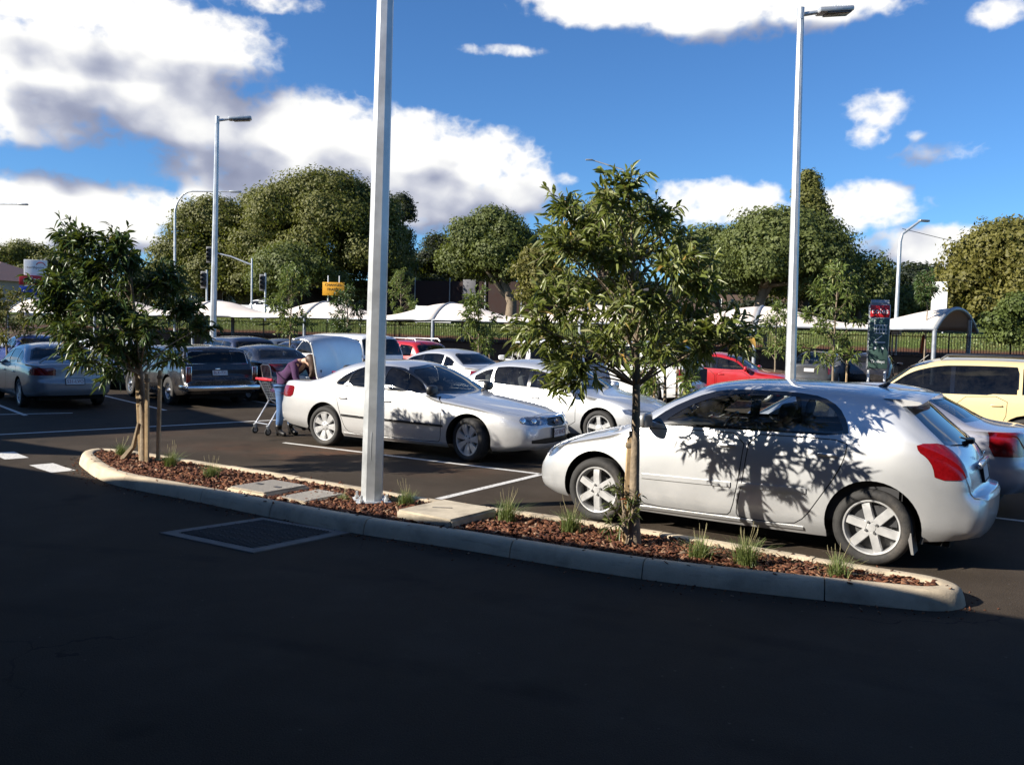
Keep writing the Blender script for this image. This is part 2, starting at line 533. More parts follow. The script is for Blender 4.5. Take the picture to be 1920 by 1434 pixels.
        for k in range(N):
            a, b = poly[k], poly[(k + 1) % N]
            lo = (min(a[0], b[0]) - 1e-3, min(a[1], b[1]) - 1e-3); hi = (max(a[0], b[0]) + 1e-3, max(a[1], b[1]) + 1e-3)
            fs = [f for f, q in cand.items() if not (q[1] < lo[0] or q[0] > hi[0] or q[3] < lo[1] or q[2] > hi[1])]
            if not fs: continue
            geom = list({v for f in fs for v in f.verts}) + list({ed for f in fs for ed in f.edges}) + fs
            co = eu * a[0] + ev * a[1]
            d = eu * (b[0] - a[0]) + ev * (b[1] - a[1])
            no = d.cross(n)
            if no.length < 1e-9: continue
            ret = bmesh.ops.bisect_plane(s.bm, geom=geom, dist=1e-5, plane_co=co, plane_no=no.normalized())
            for f in fs: cand.pop(f, None)
            for el_ in ret['geom']:
                if isinstance(el_, bmesh.types.BMFace) and el_.is_valid: cand[el_] = box(el_)
            for f in fs:
                if f.is_valid: cand[f] = box(f)
        res = []
        for f in cand:
            if f.is_valid and inside(uv(f.calc_center_median()), poly): res.append(f)
        return res

    def take(s, faces, name, mat_, parent, X, push=0.0, thick=0.0, move=None, smooth=True):
        """lift faces out of the skin as a mesh of their own, keeping the smooth normals of the skin"""
        if not faces: return None
        me = s.to_mesh(faces, name, mat_, X, push, move, smooth)
        bmesh.ops.delete(s.bm, geom=list(faces), context='FACES')
        o = link(name, me, parent)
        if thick:
            md = o.modifiers.new('solid', 'SOLIDIFY'); md.thickness = thick; md.offset = -1
        return o

    def nrm(s, p):
        co, no, idx, dist = s.bvh.find_nearest(p)
        if idx is None: return Vector((0, 0, 1))
        f = s.ref.faces[idx]
        ws = interpolate.poly_3d_calc([v.co for v in f.verts], co)
        q = Vector()
        for v, w_ in zip(f.verts, ws): q += v.normal * w_
        return q.normalized() if q.length > 1e-6 else no

    def to_mesh(s, faces, name, mat_, X, push=0.0, move=None, smooth=True):
        vs = {}; co = []; nn = []; fl = []
        for f in faces:
            idx = []
            for v in f.verts:
                if v not in vs:
                    vs[v] = len(co)
                    n_ = s.nrm(v.co)
                    p = v.co + n_ * push
                    if move is not None:
                        p = move @ p; n_ = move.to_3x3() @ n_
                    co.append(X @ p); nn.append((X.to_3x3() @ n_).normalized())
                idx.append(vs[v])
            fl.append(idx)
        me = bpy.data.meshes.new(name)
        me.from_pydata(co, [], fl)
        me.materials.append(mat_)
        me.update()
        # orient the faces along the reference normals
        flip = []
        for p in me.polygons:
            a = sum((nn[i] for i in p.vertices), Vector())
            flip.append(p.normal.dot(a) < 0)
        if sum(flip) > len(flip) / 2: me.flip_normals()
        if smooth:
            me.shade_smooth()
            me.normals_split_custom_set_from_vertices(nn)
        return me

    def ysurf(s, x, z, side):
        h = s.bvh.ray_cast(Vector((x, 3 * side, z)), Vector((0, -side, 0)))
        return h[0]

    def patch(s, poly, e, d, name, mat_, parent, X, off=0.006, cell=0.04, skirt=0.02):
        """thin plate that lies on the skin: polygon in the frame e, laid on along direction d"""
        eu, ev = e
        bm = bmesh.new()
        us = [p[0] for p in poly]; vs_ = [p[1] for p in poly]
        nu = max(1, int((max(us) - min(us)) / cell)); nv = max(1, int((max(vs_) - min(vs_)) / cell))
        grid = [[bm.verts.new((min(us) + (max(us) - min(us)) * i / nu, min(vs_) + (max(vs_) - min(vs_)) * j / nv, 0)) for j in range(nv + 1)] for i in range(nu + 1)]
        for i in range(nu):
            for j in range(nv):
                bm.faces.new((grid[i][j], grid[i + 1][j], grid[i + 1][j + 1], grid[i][j + 1]))
        N = len(poly)
        for k in range(N):
            a, b = poly[k], poly[(k + 1) % N]
            dd = Vector((b[0] - a[0], b[1] - a[1], 0))
            if dd.length < 1e-9: continue
            bmesh.ops.bisect_plane(bm, geom=bm.verts[:] + bm.edges[:] + bm.faces[:], dist=1e-6, plane_co=(a[0], a[1], 0), plane_no=Vector((-dd.y, dd.x, 0)).normalized())
        bmesh.ops.delete(bm, geom=[f for f in bm.faces if not inside(f.calc_center_median().xy, poly)], context='FACES')
        ok = True
        for v in bm.verts:
            p = eu * v.co.x + ev * v.co.y - d * 4
            h = s.bvh.ray_cast(p, d)
            if h[0] is None:
                h = s.bvh.find_nearest(p + d * 4)
            q = h[0]
            v.co = q + s.nrm(q) * off
        bm.normal_update()
        bound = [ed for ed in bm.edges if len(ed.link_faces) == 1]
        ex = bmesh.ops.extrude_edge_only(bm, edges=bound)
        for v in [g_ for g_ in ex['geom'] if isinstance(g_, bmesh.types.BMVert)]:
            v.co += d * skirt
        bmesh.ops.transform(bm, matrix=X, verts=bm.verts)
        bmesh.ops.recalc_face_normals(bm, faces=bm.faces)
        me = bpy.data.meshes.new(name)
        bm.to_mesh(me); bm.free()
        me.materials.append(mat_)
        me.shade_smooth(); me.set_sharp_from_angle(angle=R(40))
        return link(name, me, parent)

def inside(p, poly):
    x, y = p[0], p[1]; c = False
    n = len(poly); j = n - 1
    for i in range(n):
        xi, yi = poly[i]; xj, yj = poly[j]
        if (yi > y) != (yj > y) and x < (xj - xi) * (y - yi) / (yj - yi) + xi: c = not c
        j = i
    return c

def inset_poly(poly, d):
    n = len(poly)
    area = sum(poly[i][0] * poly[(i + 1) % n][1] - poly[(i + 1) % n][0] * poly[i][1] for i in range(n))
    sg = 1 if area > 0 else -1
    out_ = []
    for i in range(n):
        p0, p1, p2 = Vector(poly[i - 1]), Vector(poly[i]), Vector(poly[(i + 1) % n])
        a = (p1 - p0).normalized(); b = (p2 - p1).normalized()
        na, nb = Vector((-a.y, a.x)) * sg, Vector((-b.y, b.x)) * sg
        q = na + nb
        if q.length < 1e-6: q = na
        q = q.normalized()
        k = d / max(0.35, q.dot(na))
        out_.append((p1.x + q.x * k, p1.y + q.y * k))
    return out_

def smooth_poly(poly, n=2, keep=()):
    """round the corners of a polygon by corner cutting"""
    for _ in range(n):
        out_ = []
        N = len(poly)
        for i in range(N):
            a, b = poly[i], poly[(i + 1) % N]
            out_.append((a[0] * .78 + b[0] * .22, a[1] * .78 + b[1] * .22))
            out_.append((a[0] * .22 + b[0] * .78, a[1] * .22 + b[1] * .78))
        poly = out_
    return poly

EX, EY, EZ = Vector((1, 0, 0)), Vector((0, 1, 0)), Vector((0, 0, 1))

M_TYRE = mat('tyre_rubber', (0.022, 0.021, 0.020), 0.8, bump=0.3, bscale=90, var=0.5, vscale=14, dirt=(0.07, 0.06, 0.05))
M_RIM = mat('alloy_wheel', (0.58, 0.58, 0.575), 0.34, 0.5, var=0.16, vscale=9)
M_RIMDARK = mat('alloy_wheel_dark', (0.10, 0.10, 0.10), 0.5, 0.4)
M_STEEL = mat('steel_wheel', (0.42, 0.42, 0.42), 0.5, 0.5)
M_BLACK = mat('black_trim', (0.012, 0.012, 0.013), 0.42, var=0.3, vscale=20)
M_GLOSSBLACK = mat('gloss_black', (0.008, 0.008, 0.009), 0.12, coat=0.5)
M_LINER = mat('wheel_arch_liner', (0.008, 0.008, 0.008), 0.9)
M_CHROME = mat('chrome', (0.75, 0.75, 0.75), 0.12, 1.0)
M_CHROMEDULL = mat('worn_chrome', (0.55, 0.55, 0.55), 0.28, 1.0)
M_INT = mat('car_interior', (0.028, 0.028, 0.030), 0.85, var=0.3)
M_SEAT = mat('seat_fabric', (0.022, 0.023, 0.026), 0.9, var=0.3)
M_HEADLINER = mat('roof_lining', (0.30, 0.29, 0.27), 0.9)
M_RED = mat('tail_light_red', (0.15, 0.0025, 0.004), 0.14, coat=1.0, var=0.22, vscale=40, bump=.12, bscale=90)
M_AMBER = mat('indicator_amber', (0.60, 0.16, 0.02), 0.15, coat=1.0)
M_CLEAR = mat('lamp_lens_clear', (0.55, 0.56, 0.56), 0.12, 0.3, coat=1.0, var=0.2, vscale=30)
M_HEADIN = mat('headlight_reflector', (0.30, 0.31, 0.33), 0.14, 0.8, coat=1.0, var=0.6, vscale=16)
M_PLATE = mat('number_plate_white', (0.62, 0.60, 0.58), 0.45, var=0.08)
M_PLATETXT = mat('number_plate_maroon', (0.16, 0.012, 0.03), 0.5)
M_UNDER = mat('underbody', (0.006, 0.006, 0.006), 0.9)
G_CLEAR = glass('window_glass', (0.90, 0.95, 0.93), dustc=.03)
G_TINT = glass('tinted_window_glass', (0.16, 0.17, 0.18), dustc=.015)
G_DARK = glass('dark_window_glass', (0.06, 0.062, 0.065), dustc=.015)

_wheel_cache = {}
def wheel_meshes(style, r, wdt):
    key = (style, r, wdt)
    if key in _wheel_cache: return _wheel_cache[key]
    h = wdt / 2
    rr = r * {'steel': .62, 'old': .60}.get(style, .73)
    t = MB()                                               # axle along y, outside face +y
    t.lathe([(rr, -h * .8), (rr + .012, -h * .92), (r * .86, -h), (r * .955, -h * .88), (r, -h * .62), (r, h * .62), (r * .955, h * .88), (r * .9, h * .985), (r * .80, h), (rr + .012, h * .93), (rr, h * .80)], 40, 'Y')
    # tread blocks: shallow circumferential grooves
    for y in (-.35, 0, .35):
        t.lathe([(r + .003, (y - .12) * h), (r + .003, (y + .12) * h)], 40, 'Y')
    rim = MB()
    yo = h * .80
    rim.lathe([(rr, yo), (rr - .004, yo + .006), (rr - .014, yo + .004), (rr - .022, yo - .02), (rr - .03, -h * .7)], 40, 'Y')
    dark = MB()
    dark.lathe([(0.001, -.02), (rr - .02, -.03)], 32, 'Y')
    dark.lathe([(0.001, .012), (rr * .62, .012), (rr * .62, -.02)], 32, 'Y')           # brake disc
    def spoke(a, w0, w1, r0, r1, y0, y1, th=.03):
        M = Matrix.Rotation(-a, 4, 'Y')
        vs = []
        for (rad, w_, y) in ((r0, w0, y0), ((r0 + r1) / 2, (w0 + w1) / 2, (y0 + y1) / 2 + .006), (r1, w1, y1)):
            for (dx, dy) in ((-w_ / 2, -th), (-w_ / 2 * .82, 0), (w_ / 2 * .82, 0), (w_ / 2, -th)):
                vs.append(M @ Vector((rad, y + dy, dx)))
        fs = []
        for k in range(2):
            b = 4 * k
            fs += [(b + i, b + (i + 1) % 4, b + 4 + (i + 1) % 4, b + 4 + i) for i in range(4)]
        fs += [(0, 1, 2, 3), (8, 9, 10, 11)]
        rim.add(vs, fs)
    if style == 'six':
        for k in range(6): spoke(R(60 * k + 80), .082, .080, .045, rr - .012, yo - .004, yo - .012)
        rim.lathe([(.001, yo - .002), (.036, yo - .002), (.040, yo - .008), (.068, yo - .006), (.078, yo - .012), (.085, yo - .03)], 24, 'Y')
        for k in range(4):
            a = R(90 * k + 35)
            dark.cyl((.052 * math.cos(a), yo - .01, .052 * math.sin(a)), (.052 * math.cos(a), yo + .008, .052 * math.sin(a)), .013, .011, 8)
    elif style == 'seven':
        for k in range(7): spoke(R(360 / 7 * k + 90), .055, .135, .045, rr - .012, yo - .018, yo - .004)
        rim.lathe([(.001, yo - .004), (.05, yo - .006), (.075, yo - .012), (.085, yo - .03)], 24, 'Y')
        for k in range(5):
            a = R(72 * k + 20)
            dark.cyl((.055 * math.cos(a), yo - .02, .055 * math.sin(a)), (.055 * math.cos(a), yo, .055 * math.sin(a)), .011, .009, 8)
    elif style == 'five':
        for k in range(5): spoke(R(72 * k + 90), .075, .085, .045, rr - .012, yo - .012, yo - .008)
        rim.lathe([(.001, yo), (.06, yo - .004), (.08, yo - .02)], 24, 'Y')
    elif style == 'old':
        for k in range(5): spoke(R(72 * k + 54), .07, .10, .04, rr - .01, yo - .02, yo - .03)
        rim.lathe([(.001, yo + .03), (.04, yo + .025), (.055, yo), (.075, yo - .02)], 20, 'Y')
    else:
        rim.lathe([(.001, yo + .006), (.05, yo + .004), (.08, yo - .02), (rr * .6, yo - .012), (rr * .72, yo - .03), (rr - .012, yo - .03)], 32, 'Y')
        for k in range(10):
            a = R(36 * k)
            dark.cyl((rr * .82 * math.cos(a), yo - .035, rr * .82 * math.sin(a)), (rr * .82 * math.cos(a), yo - .026, rr * .82 * math.sin(a)), .016, .016, 8)
    res = (t.mesh('tyre', M_TYRE, 40), rim.mesh('rim', M_STEEL if style == 'steel' else (M_CHROMEDULL if style == 'old' else M_RIM), 30), dark.mesh('brake_disc', M_RIMDARK, 30))
    _wheel_cache[key] = res
    return res

def scale_tab(tab, kx, kz, dx=0):
    return [(x * kx + dx, z * kz) for x, z in tab]

_car_cache = {}
def make_car(name, sp, paint_m, loc, heading, label, group=None, cat='car', detail=2, glass_f=None, glass_r=None, plate=None, plate_front=None, wheel='five', drop=None, mirrors=True, steer=0.0, skip_wheels=(), glass_rs=None):
    """heading: direction of travel in degrees from +X. Parts are children; local +X is forward, origin on the ground below mid wheelbase"""
    wb, rw, wt = sp['wb'], sp['rw'], sp.get('tyre_w', .205)
    key = (id(sp), paint_m.name, glass_f and glass_f.name, glass_r and glass_r.name, wheel, plate, plate_front, detail)
    if key in _car_cache:                                   # an alike car: copy it with its parts
        root = copy_tree(_car_cache[key]); root.name = name; root.location = loc; root.rotation_euler = (0, 0, R(heading))
        return {'root': tag(root, label, cat, group)}
    root = empty(name, loc, R(heading), label, cat, group)
    glass_f = glass_f or G_CLEAR; glass_r = glass_r or glass_f
    # skin x (rearwards from front axle) -> local X = wb/2 - x ; skin y is left in car frame when mirrored properly
    X = Matrix(((-1, 0, 0, wb / 2), (0, 1, 0, 0), (0, 0, 1, 0), (0, 0, 0, 1)))
    # reflecting x flips handedness: left of the car (+Y local) is skin +y
    res = {2: (110, 1.0), 1: (62, .66), 0: (42, .5)}[detail]
    sk = Skin(sp, *res)
    lat = lambda f: abs(f.normal.y) > 0.30 and f.normal.z < 0.80
    _car_cache[key] = root
    car = {'root': root, 'skin': sk, 'X': X}
    ra = sp.get('arch_r', rw + .045)
    sides = (1, -1)
    # wheel arches
    nseg = 26 if detail == 2 else 16
    for side in sides:
        for ax in (0.0, wb):
            c = (ax, rw + .015)
            poly = [(c[0] + ra * math.cos(t), c[1] + ra * math.sin(t)) for t in np.linspace(-.25, math.pi + .25, nseg)]
            poly = [(c[0] + ra * 1.0, -.2)] + poly + [(c[0] - ra * 1.0, -.2)]
            want = lambda f, sd=side: f.calc_center_median().y * sd > 0.30 and f.calc_center_median().z < ra + rw + .2
            fs = sk.cut(poly, (EX, EZ), want)
            bmesh.ops.delete(sk.bm, geom=fs, context='FACES')
            lin = MB(); ring = []
            for (px, pz) in poly[1:-1]:
                h = sk.ysurf(px, pz, side)
                y = h.y if h is not None else side * sp['plan'][len(sp['plan']) // 2][1] * .97
                ring.append((px, y, pz))
            vs = []
            for (px, y, pz) in ring:
                vs += [Vector((px, y, pz)), Vector((px, y - side * .018, pz)), Vector((c[0] + (px - c[0]) * 1.06, y - side * .03, c[1] + (pz - c[1]) * 1.06)), Vector((c[0] + (px - c[0]) * 1.06, side * .42, c[1] + (pz - c[1]) * 1.06)), Vector((c[0], side * .42, c[1]))]
            fs_ = []
            for k in range(len(ring) - 1):
                for j in range(4):
                    fs_.append((k * 5 + j, k * 5 + j + 1, k * 5 + 5 + j + 1, k * 5 + 5 + j))
            lin.add([X @ v for v in vs], fs_)
            lin.build('wheel_arch_liner', M_LINER, root, 40)
    # windows: outer daylight opening in black, panes inside it
    for side in sides:
        want = lambda f, sd=side: f.normal.y * sd > 0.25 and f.calc_center_median().z > sp['glass_zmin']
        panes = []
        for pi, pl in enumerate(sp['panes']):
            pl2 = smooth_poly(pl, 1) if detail == 2 else pl
            fs = sk.cut(pl2, (EX, EZ), want)
            gm = glass_f if pi == 0 else glass_r
            o = sk.take(fs, 'side_window', gm, root, X, push=-.006)
        if sp.get('dlo'):
            fs = sk.cut(smooth_poly(sp['dlo'], 1), (EX, EZ), want)
            if fs: sk.take(fs, 'window_surround', M_GLOSSBLACK, root, X, push=.0005)
    for key, sg, nm in (('ws', -1, 'windscreen'), ('rs', 1, 'rear_window')):
        if key not in sp: continue
        poly, xr = sp[key]
        want = lambda f, sg=sg, xr=xr: f.normal.x * sg > 0.12 and xr[0] < f.calc_center_median().x < xr[1] and f.normal.z > -.2
        band = sp.get('glass_band', .035)
        fs = sk.cut(inset_poly(poly, band), (EY, EZ), want)
        sk.take(fs, nm, glass_f if key == 'ws' else (glass_rs or glass_r), root, X, push=-.004)
        fs = sk.cut(poly, (EY, EZ), want)
        if fs: sk.take(fs, nm + '_seal', M_GLOSSBLACK, root, X, push=.0005)
    # lamps and grilles cut out of the skin: (part name, polygon, direction angle, material, push, mirrored)
    if detail >= 0:
        for (nm, poly, ang, mt, push, both) in sp.get('cuts', []):
            for side in (sides if both else (1,)):
                a = R(ang) * side
                d = Vector((math.cos(a), math.sin(a), 0))           # outward viewing direction in skin space
                eu = Vector((-math.sin(a), math.cos(a), 0)) * side * (1 if ang <= 90 else -1)
                want = lambda f, d=d, sd=side, b=both: f.normal.dot(d) > 0.15 and (not b or f.calc_center_median().y * sd > -0.02)
                fs = sk.cut(poly, (eu, EZ), want)
                sk.take(fs, nm, mt, root, X, push=push)
    # doors
    if detail >= 1:
        for side in sides:
            for pl in sp.get('doors', []):
                pl = smooth_poly(pl, 1)
                want = lambda f, sd=side: f.normal.y * sd > 0.15 and f.calc_center_median().y * sd > .4
                fi = sk.cut(inset_poly(pl, .009), (EX, EZ), want)
                dr = sk.take(fi, 'door', paint_m, root, X)
                fo = sk.cut(pl, (EX, EZ), want)
                if fo: sk.take(fo, 'door_gap', M_LINER, root, X, push=-.006)
                if dr is not None:
                    xs_ = [p[0] for p in pl]
                    hx = max(xs_) - .16; hz = sp.get('handle_z', .86)
                    h = sk.ysurf(hx, hz, side)
                    if h is not None:
                        hb = MB()
                        p = X @ h
                        hb.bevbox((p.x, p.y + side * .018, p.z), (.17, .022, .028), .009)
                        hb.bevbox((p.x + .06, p.y + side * .006, p.z), (.03, .03, .024), .006)
                        hb.bevbox((p.x - .06, p.y + side * .006, p.z), (.03, .03, .024), .006)
                        hb.build('handle', sp.get('handle_mat', paint_m), dr)
    # bonnet / boot shut lines seen from above, as narrow dark gaps
    for poly in sp.get('topgaps', []):
        want = lambda f: f.normal.z > 0.25
        fi = sk.cut(inset_poly(poly, .007), (EX, EY), want)
        if fi:
            nm = 'bonnet' if min(p[0] for p in poly) < .5 else 'boot_lid'
            if drop and nm == 'boot_lid' and drop == 'boot':
                car['boot'] = fi
                sk.take(fi, nm, paint_m, root, X)
            else:
                sk.take(fi, nm, paint_m, root, X)
            fo = sk.cut(poly, (EX, EY), want)
            if fo: sk.take(fo, 'panel_gap', M_LINER, root, X, push=-.006)
    car['cutter'] = sk
    if sp.get('custom'): sp['custom'](car, sp, paint_m)
    # remaining skin
    sk.take(list(sk.bm.faces), 'body', paint_m, root, X)
    # trim strip along the doors
    for (z0, z1, xa, xb, mt, off) in sp.get('strips', []):
        for side in sides:
            zz = z0 if callable(z0) else None
            poly = [(xa, z0), (xb, z0 + .02), (xb, z1 + .02), (xa, z1)]
            sk.patch(poly, (EX, EZ), Vector((0, -side, 0)), 'side_moulding', mt or paint_m, root, X, off=off, cell=.06, skirt=.012)
    # underbody and interior
    hw = max(p[1] for p in sp['plan'])
    x0, x1 = sp['top'][0][0], sp['top'][-1][0]
    ub = MB(); ub.box((wb / 2 - (x0 + x1) / 2, 0, .26), (x1 - x0 - .5, hw * 2 - .5, .10))
    ub.box((wb / 2 - wb / 2, 0, .27), (wb - 2 * ra - .1, hw * 2 - .26, .10))
    ub.build('underbody', M_UNDER, root, None)
    cx0, cx1 = sp['cabin']; zf, zb_ = .34, sp['belt_in']
    it = MB()
    L = cx1 - cx0
    it.box((wb / 2 - (cx0 + cx1) / 2, 0, zf), (L, hw * 2 - .30, .04))
    for sd in sides: it.box((wb / 2 - (cx0 + cx1) / 2, sd * (hw - .10), (zf + zb_) / 2), (L, .03, zb_ - zf - .02))
    it.box((wb / 2 - cx0, 0, (zf + zb_) / 2), (.05, hw * 2 - .22, zb_ - zf - .06))
    it.box((wb / 2 - cx1, 0, (zf + zb_) / 2), (.05, hw * 2 - .22, zb_ - zf - .06))
    it.build('cabin_tub', M_INT, root, None)
    if detail >= 1:
        dsh = MB(); dx = cx0 + .28
        dsh.bevbox((wb / 2 - dx, 0, zb_ - .10), (.5, hw * 2 - .26, .22), .06)
        dsh.build('dashboard', M_INT, root)
        stw = MB(); c_ = Vector((wb / 2 - dx - .34, -.36, zb_ - .04))
        Mx = Matrix.Translation(c_) @ Matrix.Rotation(R(65), 4, 'Y')
        stw.lathe([(.175 + .014 * math.cos(t), .014 * math.sin(t)) for t in np.linspace(0, 2 * math.pi, 7)[:-1]], 20, 'Z', M=Mx, closed=True)
        stw.box(c_, (.02, .3, .05)); stw.build('steering_wheel', M_BLACK, root)
        hr = sp.get('head_h', 0.44)
        for xr, ys in ((sp['seats'][0], (-.37, .37)), (sp['seats'][1], (-.40, .40))):
            for y in ys:
                st = MB()
                rear = xr == sp['seats'][1]
                wd = .52 if not rear else .62
                st.bevbox((wb / 2 - xr + .22, y, .56), (.50, wd, .16), .05)
                Mb = Matrix.Rotation(R(-16), 3, 'Y')
                st.bevbox((wb / 2 - xr - .06, y, .86), (.14, wd, .58), .06, m=Mb)
                st.bevbox((wb / 2 - xr - .17, y, .86 + hr * .85), (.10, .27, .19), .05, m=Mb, seg=3)
                st.cyl((wb / 2 - xr - .14, y - .06, 1.05), (wb / 2 - xr - .165, y - .06, .86 + hr * .8), .008)
                st.cyl((wb / 2 - xr - .14, y + .06, 1.05), (wb / 2 - xr - .165, y + .06, .86 + hr * .8), .008)
                st.build('rear_seat' if rear else 'front_seat', M_SEAT, root)
    # wheels
    ty, rm, br = wheel_meshes(wheel, rw, wt)
    tw = sp.get('track', hw - wt / 2 - .015)
    for ax in (0.0, wb):
        for side in sides:
            if (ax, side) in skip_wheels: continue
            wo = empty('wheel', (0, 0, 0)); wo.parent = root
            wo.location = (wb / 2 - ax, side * tw, rw)
            wo.rotation_euler = (0, R(random.uniform(0, 70)), (0 if side > 0 else math.pi) + (R(steer) if ax == 0 else 0))
            for me in (ty, rm, br): link(me.name.split('.')[0], me, wo)
    # mirrors
    if mirrors and 'mirror' in sp:
        mx_, mz_ = sp['mirror']
        for side in sides:
            h = sk.ysurf(mx_, mz_, side)
            y = (h.y if h is not None else side * hw * .9)
            mb = MB()
            c_ = Vector((wb / 2 - mx_ - .03, y + side * .13, mz_ + .05))
            bm = bmesh.new(); bmesh.ops.create_uvsphere(bm, u_segments=14, v_segments=10, radius=1)
            for v in bm.verts:
                p = v.co
                v.co = Vector((math.copysign(abs(p.x) ** .8, p.x) * (.085 if p.x > 0 else .03), math.copysign(abs(p.y) ** .6, p.y) * .115, math.copysign(abs(p.z) ** .6, p.z) * .078)) + c_
            bm.verts.index_update()
            mb.add([v.co for v in bm.verts], [[v.index for v in f.verts] for f in bm.faces]); bm.free()
            mb.add([Vector((wb / 2 - mx_ + .02, y - side * .03, mz_ + .02)), Vector((wb / 2 - mx_ - .05, y - side * .03, mz_ + .02)), Vector((c_.x - .02, c_.y - side * .06, c_.z - .02)), Vector((c_.x + .04, c_.y - side * .06, c_.z - .02)),
                    Vector((wb / 2 - mx_ + .02, y - side * .03, mz_ - .03)), Vector((wb / 2 - mx_ - .05, y - side * .03, mz_ - .03)), Vector((c_.x - .02, c_.y - side * .06, c_.z - .055)), Vector((c_.x + .04, c_.y - side * .06, c_.z - .055))],
                   [(0, 1, 2, 3), (7, 6, 5, 4), (0, 3, 7, 4), (1, 5, 6, 2), (0, 4, 5, 1), (2, 6, 7, 3)])
            mo = mb.build('wing_mirror', sp.get('mirror_mat', paint_m), root, 50)
    # plates
    for pl, key, sg in ((plate, 'plate_r', 1), (plate_front, 'plate_f', -1)):
        if pl is None or key not in sp: continue
        yc_, zc_ = sp[key][0], sp[key][1]
        h = sk.bvh.ray_cast(Vector((sg * 9, yc_, zc_)), Vector((-sg, 0, 0)))
        if h[0] is None: continue
        n_ = sk.nrm(h[0])
        p = X @ (h[0] + n_ * .014); nl = (X.to_3x3() @ n_)
        nl = Vector((nl.x, nl.y * .3, nl.z * .6)).normalized()
        zz = Vector((0, 0, 1)); rt = zz.cross(nl).normalized(); up = nl.cross(rt).normalized()
        Mp = Matrix((( rt.x, up.x, nl.x, p.x), (rt.y, up.y, nl.y, p.y), (rt.z, up.z, nl.z, p.z), (0, 0, 0, 1)))
        pb = MB(); pb.bevbox((0, 0, 0), (.372, .134, .012), .004, seg=1)
        po = pb.build('number_plate', M_PLATE, root, None); po.matrix_local = Mp
        fr = MB()
        for a, b in (((0, .07, 0), (.388, .010, .02)), ((0, -.07, 0), (.388, .010, .02)), ((.19, 0, 0), (.010, .134, .02)), ((-.19, 0, 0), (.010, .134, .02))): fr.box(a, b)
        fo = fr.build('plate_frame', M_BLACK, po, None)
        if pl: place_text(pl, .105, M_PLATETXT, po, Matrix.Translation((0, -.002, .0075)), .001, .86)
    return car
# ------------------------------------------------------------------ body shapes
def hatch_extras(car, sp, pm):
    root, X, sk = car['root'], car['X'], car['skin']
    wb = sp['wb']
    sb = MB()                                             # roof spoiler
    prof = [(2.70, 1.494), (2.90, 1.492), (3.04, 1.478), (3.06, 1.462), (3.02, 1.446), (2.84, 1.430)]
    ys = np.linspace(-.60, .60, 13)
    vs = []
    for y in ys:
        dz = -.055 * (abs(y) / .60) ** 2.6; k = 1 - .12 * (abs(y) / .6) ** 4
        for (x, z) in prof: vs.append(Vector((wb / 2 - (2.70 + (x - 2.70) * k), y, z + dz + .004)))
    n = len(prof)
    fs = [(i * n + j, i * n + (j + 1) % n, (i + 1) * n + (j + 1) % n, (i + 1) * n + j) for i in range(len(ys) - 1) for j in range(n)]
    fs += [tuple(range(n)), tuple(range((len(ys) - 1) * n, len(ys) * n))]
    sb.add(vs, fs); sb.build('roof_spoiler', pm, root, 50)
    an = MB(); an.cyl((wb / 2 - 2.56, 0, 1.50), (wb / 2 - 2.64, 0, 1.555), .035, .012, 12); an.tube([(wb / 2 - 2.62, 0, 1.545), (wb / 2 - 2.80, 0, 1.69), (wb / 2 - 2.96, 0, 1.83)], [.007, .005, .003], 6)
    an.build('antenna', M_BLACK, root)
    # garnish, handle and badge on the tailgate
    gb = MB(); gb.bevbox((wb / 2 - 3.455, 0, .885), (.04, .62, .055), .015); gb.build('tailgate_garnish', pm, root)
    bd = MB(); Mx = Matrix.Translation((wb / 2 - 3.445, 0, .955)) @ Matrix.Rotation(R(70), 4, 'Y')
    for (a, b) in ((.052, .034), (.034, .014)):
        bd.lathe([(1.0 + .14 * math.cos(t), .14 * math.sin(t)) for t in np.linspace(0, 6.283, 7)[:-1]], 20, 'Z', M=Mx @ Matrix.Diagonal((b, a, .02, 1)), closed=True)
    bd.build('emblem', M_CHROME, root)
    wp = MB(); wp.bevbox((wb / 2 - 3.34, 0, 1.07), (.07, .10, .06), .02); wp.tube([(wb / 2 - 3.36, 0, 1.085), (wb / 2 - 3.33, .2, 1.10), (wb / 2 - 3.30, .42, 1.135)], [.014, .010, .007], 6)
    wp.build('rear_wiper', M_BLACK, root)
    # mud flaps
    for sd in (1, -1):
        mf = MB(); mf.add([(wb / 2 - 2.985, sd * .86, .33), (wb / 2 - 2.985, sd * .66, .33), (wb / 2 - 3.03, sd * .66, .15), (wb / 2 - 3.03, sd * .87, .15), (wb / 2 - 3.02, sd * .86, .33), (wb / 2 - 3.02, sd * .66, .33), (wb / 2 - 3.05, sd * .66, .15), (wb / 2 - 3.05, sd * .87, .15)],
                          [(0, 1, 2, 3), (7, 6, 5, 4), (0, 3, 7, 4), (1, 5, 6, 2), (3, 2, 6, 7), (0, 4, 5, 1)])
        mf.build('mud_flap', mat('mud_flap_grey', (0.16, 0.155, 0.15), .7), root, None)
    # black lower lip in front
    lp = sk.patch([(-.62, .20), (.62, .20), (.62, .26), (-.62, .26)], (EY, EZ), Vector((1, 0, 0)), 'front_lip', M_BLACK, root, X, off=.012, cell=.06)

